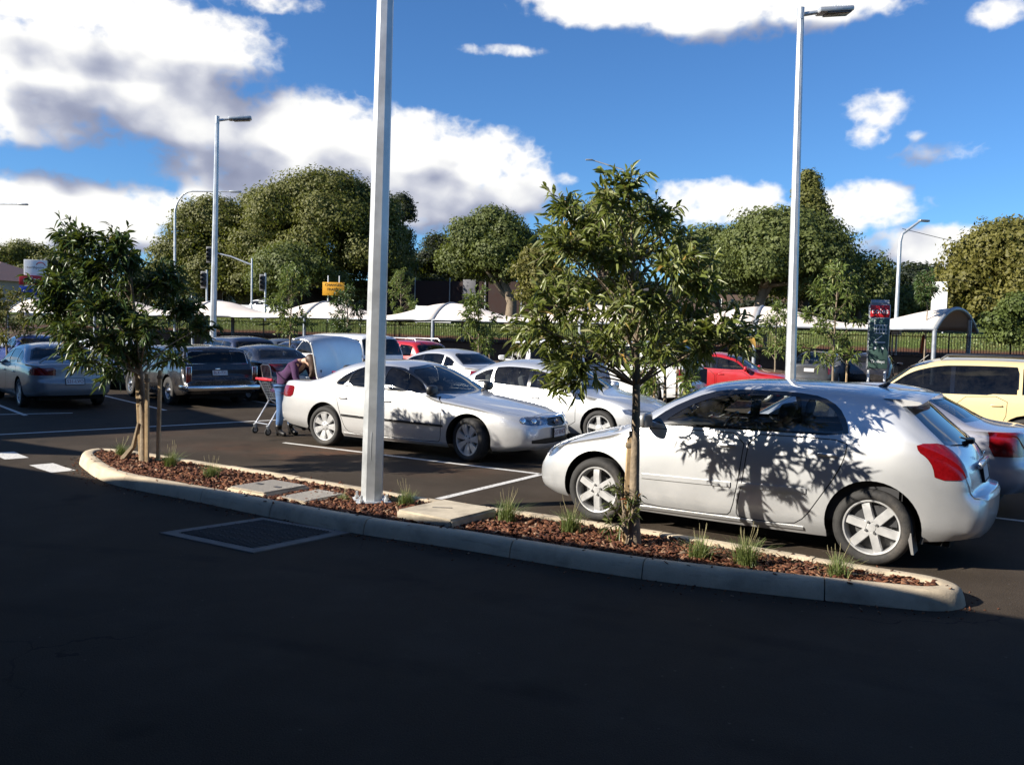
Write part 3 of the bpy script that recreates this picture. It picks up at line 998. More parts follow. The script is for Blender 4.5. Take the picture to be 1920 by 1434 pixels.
HATCH = dict(wb=2.70, rw=.330, tyre_w=.205, arch_r=.395, glass_zmin=1.02,
    top=[(-.87, .56), (-.855, .64), (-.80, .70), (-.62, .785), (-.3, .885), (0, .96), (.14, .995), (.20, 1.02), (.30, 1.09), (.5, 1.235), (.8, 1.40), (1.05, 1.485), (1.4, 1.53), (1.8, 1.543), (2.3, 1.533), (2.6, 1.512), (2.78, 1.486), (2.86, 1.445), (3.08, 1.26), (3.30, 1.06), (3.355, .985), (3.42, .84), (3.445, .74), (3.465, .70), (3.54, .68)],
    crown=[(-.87, .03), (-.6, .06), (0, .07), (.15, .07), (.4, .12), (.8, .12), (1.2, .085), (1.8, .07), (2.6, .075), (3.0, .08), (3.2, .08), (3.36, .05), (3.54, .02)],
    belt=[(-.87, .50), (-.7, .63), (-.4, .78), (0, .88), (.4, .98), (.6, 1.03), (1.6, 1.07), (2.5, 1.085), (2.9, 1.08), (3.15, 1.02), (3.35, .90), (3.45, .68), (3.54, .62)],
    plan=[(-.87, .50), (-.83, .60), (-.72, .715), (-.5, .815), (-.2, .862), (.3, .880), (1.4, .886), (2.4, .884), (2.8, .872), (3.05, .845), (3.25, .79), (3.4, .715), (3.5, .63), (3.54, .55)],
    bot=[(-.87, .24), (-.5, .21), (.4, .17), (2.2, .185), (3.0, .24), (3.54, .30)],
    tumble=[(-.87, 30), (0, 30), (.5, 24), (1.2, 23), (2.4, 24), (3.0, 26), (3.4, 18), (3.54, 10)],
    nose=[(.2, .07), (.32, .01), (.48, 0), (.56, .015), (.66, .05), (.72, .07)], tail=[(.25, .08), (.38, .02), (.5, 0), (.62, 0), (.68, .02), (.75, .0)],
    nose_bow=.10, tail_bow=.05,
    panes=[[(.70, 1.085), (.86, 1.21), (1.02, 1.30), (1.2, 1.37), (1.40, 1.405), (1.555, 1.415), (1.575, 1.115)],
           [(1.665, 1.118), (1.65, 1.417), (1.95, 1.415), (2.02, 1.41), (2.055, 1.13)],
           [(2.085, 1.13), (2.06, 1.405), (2.20, 1.385), (2.32, 1.32), (2.40, 1.21), (2.425, 1.135)]],
    dlo=[(.52, 1.055), (.75, 1.235), (1.0, 1.36), (1.22, 1.432), (1.5, 1.455), (1.95, 1.455), (2.2, 1.43), (2.36, 1.35), (2.45, 1.22), (2.475, 1.10), (1.6, 1.085)],
    ws=([(-.72, 1.03), (-.40, 1.00), (0, .995), (.40, 1.00), (.72, 1.03), (.60, 1.37), (.50, 1.43), (0, 1.475), (-.50, 1.43), (-.60, 1.37)], (.05, 1.25)),
    rs=([(-.66, 1.08), (-.3, 1.035), (.3, 1.035), (.66, 1.08), (.585, 1.36), (.52, 1.40), (-.52, 1.40), (-.585, 1.36)], (2.78, 3.45)),
    cuts=[('tail_light', smooth_poly([(-1.33, 1.085), (-1.52, 1.095), (-1.63, 1.02), (-1.68, .90), (-1.68, .805), (-1.42, .795), (-1.41, .90), (-1.38, .97), (-1.33, 1.02)], 1), 40, M_RED, .006, True),
          ('headlight', smooth_poly([(-.13, .62), (.15, .60), (.26, .66), (.40, .83), (.30, .82), (.02, .735)], 1), 140, M_HEADIN, .002, True),
          ('grille', smooth_poly([(-.30, .60), (.30, .60), (.34, .67), (-.34, .67)], 1), 180, M_BLACK, -.02, False),
          ('air_intake', smooth_poly([(-.42, .27), (.42, .27), (.46, .38), (-.46, .38)], 1), 180, M_BLACK, -.02, False)],
    doors=[[(.46, 1.02), (.47, .62), (.50, .30), (.56, .245), (1.40, .25), (1.46, .31), (1.52, .62), (1.565, 1.055), (1.0, 1.045)],
           [(1.60, 1.058), (1.55, .62), (1.49, .31), (1.52, .25), (2.02, .255), (2.14, .34), (2.27, .55), (2.40, .76), (2.465, .93), (2.475, 1.07), (2.0, 1.068)]],
    handle_z=.93, strips=[(.52, .565, .52, 1.44, None, .012), (.545, .59, 1.52, 2.14, None, .012), (.205, .235, .50, 2.12, None, .010)],
    cabin=(.35, 2.9), belt_in=1.02, seats=(1.62, 2.42), mirror=(.56, 1.06), plate_r=(0, .80), custom=hatch_extras, mirror_mat=None)
HATCH['mirror_mat'] = mat('mirror_grey', (.33, .33, .33), .35, .5, coat=.6)

def sedan_boot(car, sp, pm):
    """open boot: lid faces lifted off and swung up about the hinge"""
    root, X, sk = car['root'], car['X'], car['skin']
    wb = sp['wb']
    top_poly = [(3.20, -.62), (3.20, .62), (3.97, .66), (4.05, .66), (4.05, -.66), (3.97, -.66)]
    fs = set(sk.cut(top_poly, (EX, EY), lambda f: f.normal.z > 0.3 and f.calc_center_median().x > 3.1))
    back = [(-.60, .72), (.60, .72), (.66, .98), (.60, 1.05), (-.60, 1.05), (-.66, .98)]
    fs |= set(sk.cut(back, (EY, EZ), lambda f: f.normal.x > 0.3 and f.calc_center_median().x > 3.6 and f.normal.z <= .75))
    hinge = Vector((3.20, 0, 1.07))
    mv = Matrix.Translation(hinge) @ Matrix.Rotation(R(-82), 4, 'Y') @ Matrix.Translation(-hinge)
    fs = [f for f in fs if f.is_valid]
    lid = sk.take(fs, 'boot_lid', pm, root, X, move=mv, thick=.03)
    tub = MB()
    tub.box((wb / 2 - 3.55, 0, .45), (.72, 1.2, .03)); tub.box((wb / 2 - 3.2, 0, .74), (.03, 1.3, .56))
    for sd in (1, -1): tub.box((wb / 2 - 3.55, sd * .62, .72), (.72, .03, .52))
    tub.build('boot_lining', M_INT, root, None)
    for sd in (1, -1):
        hg = MB(); hg.tube([(wb / 2 - 3.22, sd * .52, 1.0), (wb / 2 - 3.24, sd * .52, 1.12), (wb / 2 - 3.22, sd * .52, 1.22)], .012, 6); hg.build('boot_hinge', M_BLACK, root)

def falcon_front(car, sp, pm):
    root, X, sk = car['root'], car['X'], car['skin']
    wb = sp['wb']
    if sp.get('open_boot'): sedan_boot(car, sp, pm)
    h = sk.bvh.ray_cast(Vector((-3, 0, .615)), Vector((1, 0, 0)))
    p = X @ h[0]
    Mx = Matrix.Translation((p.x + .004, 0, .615)) @ Matrix.Rotation(R(90), 4, 'Y')
    bd = MB(); bd.lathe([(.001, .010), (.8, .008), (1.0, 0)], 24, 'Z', M=Mx @ Matrix.Diagonal((.036, .085, 1, 1)))
    bd.build('badge_disc', mat('badge_blue', (.02, .05, .16), .25, coat=1), root)
    rg = MB(); rg.lathe([(1.0 + .07 * math.cos(t), .006 + .008 * math.sin(t)) for t in np.linspace(0, 6.283, 7)[:-1]], 28, 'Z', M=Mx @ Matrix.Diagonal((.038, .088, 1, 1)), closed=True)
    rg.build('badge_ring', M_CHROME, root)
    place_text('Ford', .048, M_CHROME, root, Matrix.Translation((p.x + .017, 0, .612)) @ Matrix.Rotation(R(90), 4, 'Z') @ Matrix.Rotation(R(90), 4, 'X'), .001)
    # chrome line above the grille and two lamp bowls on each side
    sk.patch([(-.34, .672), (.34, .672), (.36, .690), (-.36, .690)], (EY, EZ), Vector((1, 0, 0)), 'grille_bar', M_CHROME, root, X, off=.012, cell=.05)
    for sd in (1, -1):
        for (y, z, r) in ((.50, .635, .05), (.66, .645, .06)):
            hh = sk.bvh.ray_cast(Vector((-3, sd * y, z)), Vector((1, 0, 0)))
            if hh[0] is None: continue
            q = X @ hh[0]
            lb = MB(); lb.lathe([(.001, .012), (r * .5, .010), (r * .85, .002), (r, -.01)], 18, 'Z', M=Matrix.Translation(q) @ Matrix.Rotation(R(sd * 22), 4, 'Z') @ Matrix.Rotation(R(75), 4, 'Y'))
            lb.build('headlight_bowl', M_CHROME, root)

FALCON = dict(wb=2.80, rw=.325, tyre_w=.225, arch_r=.385, glass_zmin=.95,
    top=[(-.95, .56), (-.94, .66), (-.90, .705), (-.75, .745), (-.5, .80), (-.1, .865), (.3, .92), (.52, .955), (.60, .985), (.75, 1.07), (1.0, 1.225), (1.25, 1.345), (1.45, 1.405), (1.75, 1.440), (2.1, 1.440), (2.4, 1.412), (2.6, 1.365), (2.85, 1.25), (3.10, 1.125), (3.20, 1.088), (3.32, 1.075), (3.6, 1.065), (3.85, 1.04), (3.92, 1.01), (3.955, .95)],
    crown=[(-.95, .02), (-.6, .05), (.3, .06), (.52, .07), (.8, .12), (1.1, .12), (1.5, .085), (2.1, .07), (2.5, .09), (2.9, .10), (3.15, .05), (3.5, .03), (3.955, .03)],
    belt=[(-.95, .50), (-.8, .62), (-.4, .74), (.2, .85), (.5, .915), (.8, .945), (1.7, .965), (2.6, .99), (3.1, 1.01), (3.6, 1.0), (3.85, .96), (3.955, .85)],
    plan=[(-.95, .56), (-.90, .66), (-.78, .77), (-.55, .865), (-.2, .915), (.4, .928), (1.5, .932), (2.5, .93), (3.0, .918), (3.4, .89), (3.7, .84), (3.85, .78), (3.93, .70), (3.955, .62)],
    bot=[(-.95, .22), (-.5, .19), (.4, .18), (2.4, .19), (3.2, .25), (3.955, .32)],
    tumble=[(-.95, 25), (.4, 26), (.9, 25), (1.6, 23), (2.4, 25), (3.0, 28), (3.3, 20), (3.955, 10)],
    nose=[(.18, .10), (.28, .02), (.42, 0), (.54, .0), (.60, .03), (.70, .06)], tail=[(.3, .06), (.45, 0), (.62, 0), (.68, .03), (.95, .06), (1.0, .08)],
    nose_bow=.10, tail_bow=.06,
    panes=[[(.78, .985), (.98, 1.12), (1.18, 1.22), (1.35, 1.29), (1.52, 1.325), (1.60, 1.33), (1.66, 1.0)],
           [(1.75, 1.003), (1.70, 1.332), (1.95, 1.33), (2.13, 1.30), (2.28, 1.245), (2.36, 1.02)],
           [(2.39, 1.022), (2.315, 1.232), (2.44, 1.165), (2.58, 1.05), (2.57, 1.025)]],
    dlo=[(.66, .962), (.95, 1.155), (1.2, 1.275), (1.42, 1.34), (1.62, 1.355), (1.95, 1.352), (2.18, 1.312), (2.42, 1.21), (2.62, 1.06), (2.66, 1.0), (1.7, .98)],
    ws=([(-.76, .975), (-.40, .955), (0, .95), (.40, .955), (.76, .975), (.64, 1.29), (.52, 1.345), (0, 1.385), (-.52, 1.345), (-.64, 1.29)], (.42, 1.5)),
    rs=([(-.70, 1.10), (-.3, 1.085), (.3, 1.085), (.70, 1.10), (.58, 1.30), (.48, 1.335), (-.48, 1.335), (-.58, 1.30)], (2.5, 3.25)),
    cuts=[('tail_light', smooth_poly([(-1.92, .76), (-1.72, .77), (-1.70, .92), (-1.74, .96), (-1.98, .95), (-2.0, .80)], 1), 42, M_RED, .006, True),
          ('headlight', smooth_poly([(-.25, .585), (.05, .575), (.22, .60), (.28, .66), (.20, .70), (-.02, .70), (-.22, .685)], 1), 152, M_HEADIN, .002, True),
          ('grille', smooth_poly([(-.25, .545), (.25, .545), (.34, .67), (-.34, .67)], 1), 180, M_BLACK, -.015, False),
          ('air_intake', smooth_poly([(-.60, .30), (.60, .30), (.62, .385), (-.62, .385)], 1), 180, M_BLACK, -.02, False)],
    doors=[[(.50, .93), (.47, .62), (.48, .30), (.54, .245), (1.55, .25), (1.62, .30), (1.67, .62), (1.675, .955), (1.0, .945)],
           [(1.71, .957), (1.71, .62), (1.66, .30), (1.70, .25), (2.26, .255), (2.36, .34), (2.45, .55), (2.52, .76), (2.56, .90), (2.56, .985), (2.0, .968)]],
    handle_z=.82, strips=[(.49, .525, .44, 1.64, M_BLACK, .012), (.505, .54, 1.71, 2.42, M_BLACK, .012), (.215, .235, .46, 2.40, None, .012)],
    cabin=(.62, 3.0), belt_in=.93, seats=(1.70, 2.52), mirror=(.70, .975), plate_f=(0, .455), plate_r=(0, .62), custom=falcon_front, open_boot=True, mirror_mat=M_BLACK,
    topgaps=[[(-.86, -.52), (-.5, -.70), (.0, -.76), (.50, -.76), (.50, .76), (.0, .76), (-.5, .70), (-.86, .52)]])

def gen_spec(L=4.5, W=1.76, H=1.45, wb=2.65, fo=.85, zn=.70, zh=.92, xc=.30, xr=1.25, xe=2.4, xt=3.05, zd=1.02, belt=(.90, .96), rw=.315, rear='sedan', tum=23, pillars=(1.45, 2.25), bow=.08, tl=None, hl=True, crown=.08, boxy=0.0, ws_w=.68, dlo=True, corner=.10):
    """profile tables for an ordinary car from a dozen dimensions; x from the front axle"""
    x0, x1, h = -fo, L - fo, W / 2
    top = [(x0, zn - .13), (x0 + .015, zn - .04), (x0 + .07, zn), (x0 + .25, zn + (zh - zn) * .35), (x0 + .6, zn + (zh - zn) * .72), (xc - .05, zh), (xc + .03, zh + .03),
           (xc + (xr - xc) * .35, zh + (H - zh) * .42), (xc + (xr - xc) * .7, zh + (H - zh) * .78), (xr, H - .06), (xr + .25, H - .015), ((xr + xe) / 2 + .1, H), (xe - .25, H - .018), (xe, H - .06)]
    if rear == 'sedan':
        top += [((xe + xt) / 2, (H + zd) / 2 - .005), (xt, zd + .02), (xt + .1, zd), (x1 - .10, zd - .03), (x1 - .03, zd - .06), (x1, zd - .14)]
        tail = [(.3, .05), (.45, 0), (.6, 0), (.66, .03), (zd, .06)]
        belt_t = [(x0, zn - .2), (x0 + .3, zn - .03), (xc, belt[0] - .03), (xc + .4, belt[0]), (xe, belt[1]), (xt, zd - .05), (x1 - .1, zd - .08), (x1, zd - .25)]
    elif rear == 'ute':
        top += [(xe + .06, (H + zd) / 2), (xe + .10, zd + .02), (xe + .2, zd), (x1 - .05, zd - .01), (x1, zd - .06)]
        tail = [(.3, .05), (.45, 0), (.6, .02), (zd, .03)]
        belt_t = [(x0, zn - .2), (x0 + .3, zn - .03), (xc, belt[0] - .03), (xc + .4, belt[0]), (xe, belt[1]), (xe + .2, zd - .04), (x1, zd - .12)]
    else:
        top += [(xe + (xt - xe) * .5, (H + zd) / 2 + .04), (xt, zd), (xt + (x1 - xt) * .35, .74), (xt + (x1 - xt) * .55, .66), (x1, .63)]
        tail = [(.28, .06), (.42, 0), (.6, 0), (.66, .0)]
        belt_t = [(x0, zn - .2), (x0 + .3, zn - .03), (xc, belt[0] - .03), (xc + .4, belt[0]), (xe - .1, belt[1]), (xt - .05, zd - .05), (xt + .02, .80), (x1, .56)]
    pl = [(x0, h * .62), (x0 + .05, h * .76), (x0 + .17, h * .88), (x0 + .4, h * .965), (x0 + .8, h * .995), (wb / 2, h), (wb, h * .995), (x1 - .5, h * .965), (x1 - .2, h * (.90 + .06 * boxy)), (x1 - .07, h * (.80 + .12 * boxy)), (x1, h * (.68 + .2 * boxy))]
    cr = [(x0, .02), (x0 + .4, .05), (xc, .06), (xc + (xr - xc) * .4, .11 - .04 * boxy), (xr, crown), (xe, crown), ((xe + xt) / 2, .08), (xt + .1, .035), (x1, .02)]
    sp = dict(wb=wb, rw=rw, glass_zmin=belt[0] - .02, top=top, crown=cr, belt=belt_t, plan=pl, bot=[(x0, .24), (.4, .19), (wb - .4, .20), (x1, .32)],
              tumble=[(x0, 20), (xc, tum), (xe, tum), (xt, max(8, tum - 6)), (x1, 8)], nose=[(.2, .08), (.3, .02), (.45, 0), (.56, .0), (zn, .05)], tail=tail, nose_bow=bow, tail_bow=.05,
              cabin=(xc + .05, xe + .3), belt_in=belt[0] - .03, seats=(xr + .38, min(xr + 1.2, xe - .1)), mirror=(xc + .24, belt[0] + .02), plate_f=(0, .43), plate_r=(0, .62 if rear == 'sedan' else .80), handle_z=belt[0] - .12, corner_r=corner)
    tp, cw = pchip(top), pchip(cr)
    up = lambda x: float(tp(x) - cw(x)) - .075
    bl = lambda x: belt[0] + (belt[1] - belt[0]) * (x - xc) / (xe - xc) + .03
    cuts_x = list(pillars)
    xend = xe + (xt - xe) * (.45 if rear == 'sedan' else .12)
    if rear == 'ute': xend = xe - .12
    edges = [xc + .12] + cuts_x + [xend]
    panes = []
    for k in range(len(edges) - 1):
        a = edges[k] + (.035 if k else 0); b = edges[k + 1] - .035
        upper = [(x, up(x)) for x in np.linspace(a, b, 8)]
        upper = [(x, z) for x, z in upper if z > bl(x) + .03]
        if len(upper) < 2: continue
        panes.append([(upper[0][0] - (.02 if k == 0 else 0), bl(upper[0][0]))] + upper + [(b, bl(b))])
    sp['panes'] = [[(p[0], p[1]) for p in pn] for pn in panes]
    if dlo and len(panes) > 1:
        pa, pb_ = panes[0], panes[min(1, len(panes) - 1)]
        xs2 = np.linspace(pa[1][0] - .03, pb_[-1][0] + .02, 14)
        sp['dlo'] = [(xs2[0] - .05, bl(xs2[0]) - .02)] + [(x, up(x) + .022) for x in xs2 if up(x) > bl(x) + .01] + [(xs2[-1], bl(xs2[-1]) - .02)]
    hi, lo = H - crown * .5, zh + .03
    wy = h * (ws_w + .18); wt_ = wy - math.tan(R(tum)) * (H - lo) * .80
    sp['ws'] = ([(-wy, lo + .02), (0, lo - .02), (wy, lo + .02), (wt_, hi - .10), (wt_ * .85, hi - .05), (0, hi - .02), (-wt_ * .85, hi - .05), (-wt_, hi - .10)], (xc - .15, xr + .25))
    if rear == 'sedan':
        lo2 = zd + .03
        sp['rs'] = ([(-wy * .93, lo2), (wy * .93, lo2), (wt_, hi - .12), (wt_ * .85, hi - .08), (-wt_ * .85, hi - .08), (-wt_, hi - .12)], (xe - .15, xt + .15))
    elif rear == 'ute':
        sp['rs'] = ([(-wy * .85, zd + .12), (wy * .85, zd + .12), (wt_ * .95, hi - .12), (-wt_ * .95, hi - .12)], (xe - .1, xe + .3))
    else:
        sp['rs'] = ([(-wy * .92, zd + .03), (wy * .92, zd + .03), (wt_, hi - .15), (wt_ * .85, hi - .11), (-wt_ * .85, hi - .11), (-wt_, hi - .15)], (xe - .15, xt + .25))
    cuts = []
    if hl:
        # headlight seen along 150 deg
        s_, c_ = math.sin(R(150)), -math.cos(R(150))
        ui = s_ * (x0 + .10) + c_ * h * .50; uo = s_ * (x0 + .42) + c_ * h * .95
        cuts.append(('headlight', [(ui, zn - .13), ((ui + uo) / 2, zn - .14), (uo - .03, zn - .08), (uo, zn - .01), (uo - .1, zn + .0), (ui, zn - .04)], 150, M_HEADIN, .002, True))
        cuts.append(('grille', [(-h * .40, zn - .15), (h * .40, zn - .15), (h * .45, zn - .05), (-h * .45, zn - .05)], 180, M_BLACK, -.015, False))
        cuts.append(('air_intake', [(-h * .6, .30), (h * .6, .30), (h * .6, .38), (-h * .6, .38)], 180, M_BLACK, -.015, False))
    if tl: cuts.append(('tail_light', tl, 35, M_RED, .006, True))
    sp['cuts'] = cuts
    d0, dm, d1 = xc + .15, pillars[0], min(xe + .12, wb - .30)
    sp['doors'] = [[(d0, belt[0] - .02), (d0, .27), (dm - .06, .26), (dm, belt[0] - .005)]]
    if len(pillars) > 1: sp['doors'].append([(dm + .035, belt[0] - .005), (dm - .02, .26), (wb - .62, .26), (wb - .30, .66), (d1 + .02, belt[1] - .01)])
    return sp

def tail_poly(x1, h, z0, z1, inner=.45, depth=.28):
    """tail lamp outline in the 35 degree view"""
    s_, c_ = math.sin(R(35)), math.cos(R(35))
    ui = c_ * h * inner - s_ * (x1 - .04); uo = c_ * h * .96 - s_ * (x1 - depth)
    return [(ui, z0), (uo - .03, z0), (uo, z0 + (z1 - z0) * .4), (uo - .02, z1), (ui + .05, z1), (ui, z1 - .03)]

SEDAN = gen_spec(tl=tail_poly(3.65, .88, .70, .90))
# ------------------------------------------------------------------ ground
def asphalt_material():
    m = bpy.data.materials.new('asphalt'); m.use_nodes = True
    nt = NG(m.node_tree); b = m.node_tree.nodes['Principled BSDF']
    geo = nt.n('ShaderNodeNewGeometry').outputs['Position']
    fine = nt.noise(geo, 140, 3, 0.7)
    mid = nt.noise(geo, 1.3, 6, 0.6)
    big = nt.noise(geo, 0.22, 4, 0.55)
    vor = nt.n('ShaderNodeTexVoronoi'); nt.put(vor.inputs['Vector'], geo); vor.inputs['Scale'].default_value = 95
    c = nt.mix(nt.maprange(fine, 0.3, 0.75), (0.030, 0.0235, 0.0175), (0.070, 0.055, 0.0415))
    c = nt.mix(nt.m('MULTIPLY', nt.maprange(vor.outputs['Distance'], 0.28, 0.0), nt.maprange(fine, .5, .7)), c, (0.17, 0.155, 0.14))
    c = nt.mix(nt.maprange(mid, 0.45, 0.75, 0, 0.35), c, (0.11, 0.088, 0.070))
    c = nt.mix(nt.maprange(big, 0.45, 0.7, 0, 0.30), c, (0.042, 0.038, 0.034))
    # red soil washed across the bays
    for (x, y, r, s_) in ((-3.0, 13.3, 1.5, .75), (-.9, 12.0, 1.2, .35), (-4.6, 13.8, 1.3, .3), (2.0, 10.5, 1.6, .25), (-6.5, 15.5, 2.0, .2)):
        d = nt.n('ShaderNodeVectorMath', operation='DISTANCE')
        sc = nt.vm('MULTIPLY', geo, (1, 1.3, 0)); nt.put(d.inputs[0], sc); d.inputs[1].default_value = (x, y * 1.3, 0)
        k = nt.m('MULTIPLY', nt.maprange(d.outputs['Value'], r, 0.0, 0, s_, smooth=True), nt.maprange(nt.noise(geo, 2.4, 6, 0.65), 0.36, 0.64))
        c = nt.mix(k, c, (0.13, 0.060, 0.034))
    # old oil drips in the middle of the bays
    oil = nt.maprange(nt.noise(geo, 0.9, 3, 0.5), 0.66, 0.74)
    c = nt.mix(nt.m('MULTIPLY', oil, 0.6), c, (0.012, 0.012, 0.012))
    # tyre marks swept round the island, hairline cracks and paler patches
    for (cx, cy, r_) in ((-6.5, -9.5, 15.6), (-6.5, -9.5, 17.1), (9.0, 19.0, 14.2), (9.0, 19.0, 15.7)):
        d = nt.n('ShaderNodeVectorMath', operation='DISTANCE'); nt.put(d.inputs[0], geo); d.inputs[1].default_value = (cx, cy, 0)
        band = nt.maprange(nt.m('ABSOLUTE', nt.m('SUBTRACT', d.outputs['Value'], r_)), 0.13, 0.05)
        c = nt.mix(nt.m('MULTIPLY', band, nt.maprange(nt.noise(geo, 1.7, 4, .6), .4, .7, 0, .5)), c, (0.016, 0.015, 0.014))
    crk_n = nt.n('ShaderNodeTexNoise'); nt.put(crk_n.inputs['Vector'], geo); crk_n.inputs['Scale'].default_value = 1.6; crk_n.inputs['Detail'].default_value = 5
    vc = nt.n('ShaderNodeTexVoronoi'); vc.feature = 'DISTANCE_TO_EDGE'; vc.inputs['Scale'].default_value = 0.42
    nt.put(vc.inputs['Vector'], nt.vm('ADD', geo, nt.vm('SCALE', crk_n.outputs[1], scale=1.1)))
    crack = nt.m('MULTIPLY', nt.maprange(vc.outputs['Distance'], 0.006, 0.002), nt.maprange(nt.noise(geo, .5, 3, .5), .54, .60))
    c = nt.mix(nt.m('MULTIPLY', crack, .55), c, (0.010, 0.009, 0.009))
    spots = nt.n('ShaderNodeTexVoronoi'); spots.inputs['Scale'].default_value = 5.5; nt.put(spots.inputs['Vector'], geo)
    c = nt.mix(nt.maprange(spots.outputs['Distance'], 0.06, 0.03, 0, .5), c, (0.14, 0.125, 0.11))
    nt.put(b.inputs['Base Color'], c)
    nt.put(b.inputs['Roughness'], nt.maprange(mid, 0.3, 0.7, 0.78, 0.92))
    b.inputs['Specular IOR Level'].default_value = 0.05
    bp = nt.n('ShaderNodeBump'); bp.inputs['Strength'].default_value = 0.7; bp.inputs['Distance'].default_value = 0.006
    nt.put(bp.inputs['Height'], nt.m('ADD', fine, nt.m('MULTIPLY', vor.outputs['Distance'], -0.6)))
    nt.put(b.inputs['Normal'], bp.outputs[0])
    return m
M_ASPHALT = asphalt_material()

def worn_paint(name, c, under=(.05, .048, .045), wear=.55):
    m = bpy.data.materials.new(name); m.use_nodes = True
    nt = NG(m.node_tree); b = m.node_tree.nodes['Principled BSDF']
    geo = nt.n('ShaderNodeNewGeometry').outputs['Position']
    k = nt.m('MULTIPLY', nt.maprange(nt.noise(geo, 30, 6, 0.7), wear - .03, wear + .10), nt.maprange(nt.noise(geo, 2.0, 3, .5), .35, .6))
    nt.put(b.inputs['Base Color'], nt.mix(k, nt.mix(nt.maprange(nt.noise(geo, 4, 5, .6), .3, .7), [x * .82 for x in c], c), under))
    b.inputs['Roughness'].default_value = .75
    return m
M_LINE = worn_paint('line_paint', (.62, .60, .56))

def concrete_material(name, c, dirt=(.10, .085, .07), scale=5.0):
    m = bpy.data.materials.new(name); m.use_nodes = True
    nt = NG(m.node_tree); b = m.node_tree.nodes['Principled BSDF']
    geo = nt.n('ShaderNodeNewGeometry').outputs['Position']
    n1 = nt.noise(geo, scale, 7, .65); n2 = nt.noise(geo, scale * 14, 4, .6); n3 = nt.noise(geo, scale * .4, 4, .6)
    cc = nt.mix(nt.maprange(n1, .3, .7), [x * .78 for x in c], c)
    cc = nt.mix(nt.maprange(n2, .55, .8, 0, .45), cc, [x * .45 for x in c])
    cc = nt.mix(nt.maprange(n3, .5, .72, 0, .5), cc, dirt)
    st = nt.noise(nt.vm('MULTIPLY', geo, (1.2, 1.2, 9)), 2.2, 6, .7)
    cc = nt.mix(nt.maprange(st, .56, .72, 0, .55), cc, [x * .35 for x in c])
    nt.put(b.inputs['Base Color'], cc); b.inputs['Roughness'].default_value = .88; b.inputs['Specular IOR Level'].default_value = .2
    bp = nt.n('ShaderNodeBump'); bp.inputs['Strength'].default_value = .45; bp.inputs['Distance'].default_value = .006
    nt.put(bp.inputs['Height'], nt.m('ADD', n2, n1)); nt.put(b.inputs['Normal'], bp.outputs[0])
    return m
M_KERB = concrete_material('kerb_concrete', (.55, .455, .325))
M_LID = concrete_material('pit_lid_concrete', (.52, .45, .34), scale=8)
M_PITFRAME = concrete_material('pit_frame_concrete', (.20, .185, .165), scale=6)
M_BLOCK = concrete_material('retaining_wall_block', (.085, .062, .048), (.035, .026, .02), 3)

gm = MB()
gm.add([(-1500, -400, 0), (1500, -400, 0), (1500, 2500, 0), (-1500, 2500, 0)], [(0, 1, 2, 3)])
tag(gm.build('car_park_ground', M_ASPHALT, None, None), kind='structure')

def strip(name, pts, wd, z=.004, mt=None, n=8):
    """painted line along two points"""
    a, b = Vector((*pts[0], 0)), Vector((*pts[1], 0))
    d = (b - a).normalized(); nn = Vector((-d.y, d.x, 0)) * wd / 2
    rnd = random.Random(hash(name) % 1000)
    vs = []; fs = []
    for k in range(n + 1):
        p = a.lerp(b, k / n)
        j = rnd.uniform(-.004, .004)
        vs += [p + nn * (1 + j * 8) + Vector((0, 0, z)), p - nn * (1 - j * 8) + Vector((0, 0, z))]
        if k: fs.append((2 * k - 2, 2 * k - 1, 2 * k + 1, 2 * k))
    mb = MB(); mb.add(vs, fs)
    return tag(mb.build(name, mt or M_LINE, None, None), kind='structure')
strip('parking_line', ((-3.80, 14.43), (.44, 11.85)), .09)
strip('parking_line', ((-.82, 9.91), (.44, 11.85)), .10)
strip('parking_line', ((.44, 11.85), (9.0, 21.9)), .10)
strip('parking_line', ((-8.9, 14.35), (-4.2, 18.5)), .10)
strip('parking_line', ((-11.9, 16.9), (-9.3, 18.3)), .09)
for k in range(1, 5):
    strip('parking_line', ((-3.80 + 1.75 * k, 14.43 + 2.02 * k), (.44 + 1.75 * k, 11.85 + 2.02 * k)), .09)
    strip('parking_line', ((.44 + 1.6 * k, 11.85 + 1.9 * k - 1.95), (4.9 + 1.6 * k, 9.0 + 1.9 * k - 1.95)), .09)
for k in range(4):
    strip('parking_line', ((-9.9 + 2.15 * k, 17.6 + 1.75 * k), (-13.2 + 2.15 * k, 21.4 + 1.75 * k)), .09)
strip('lane_dash', ((-6.36, 11.66), (-5.78, 11.13)), .30)
strip('lane_dash', ((-7.45, 12.62), (-6.93, 12.08)), .30)

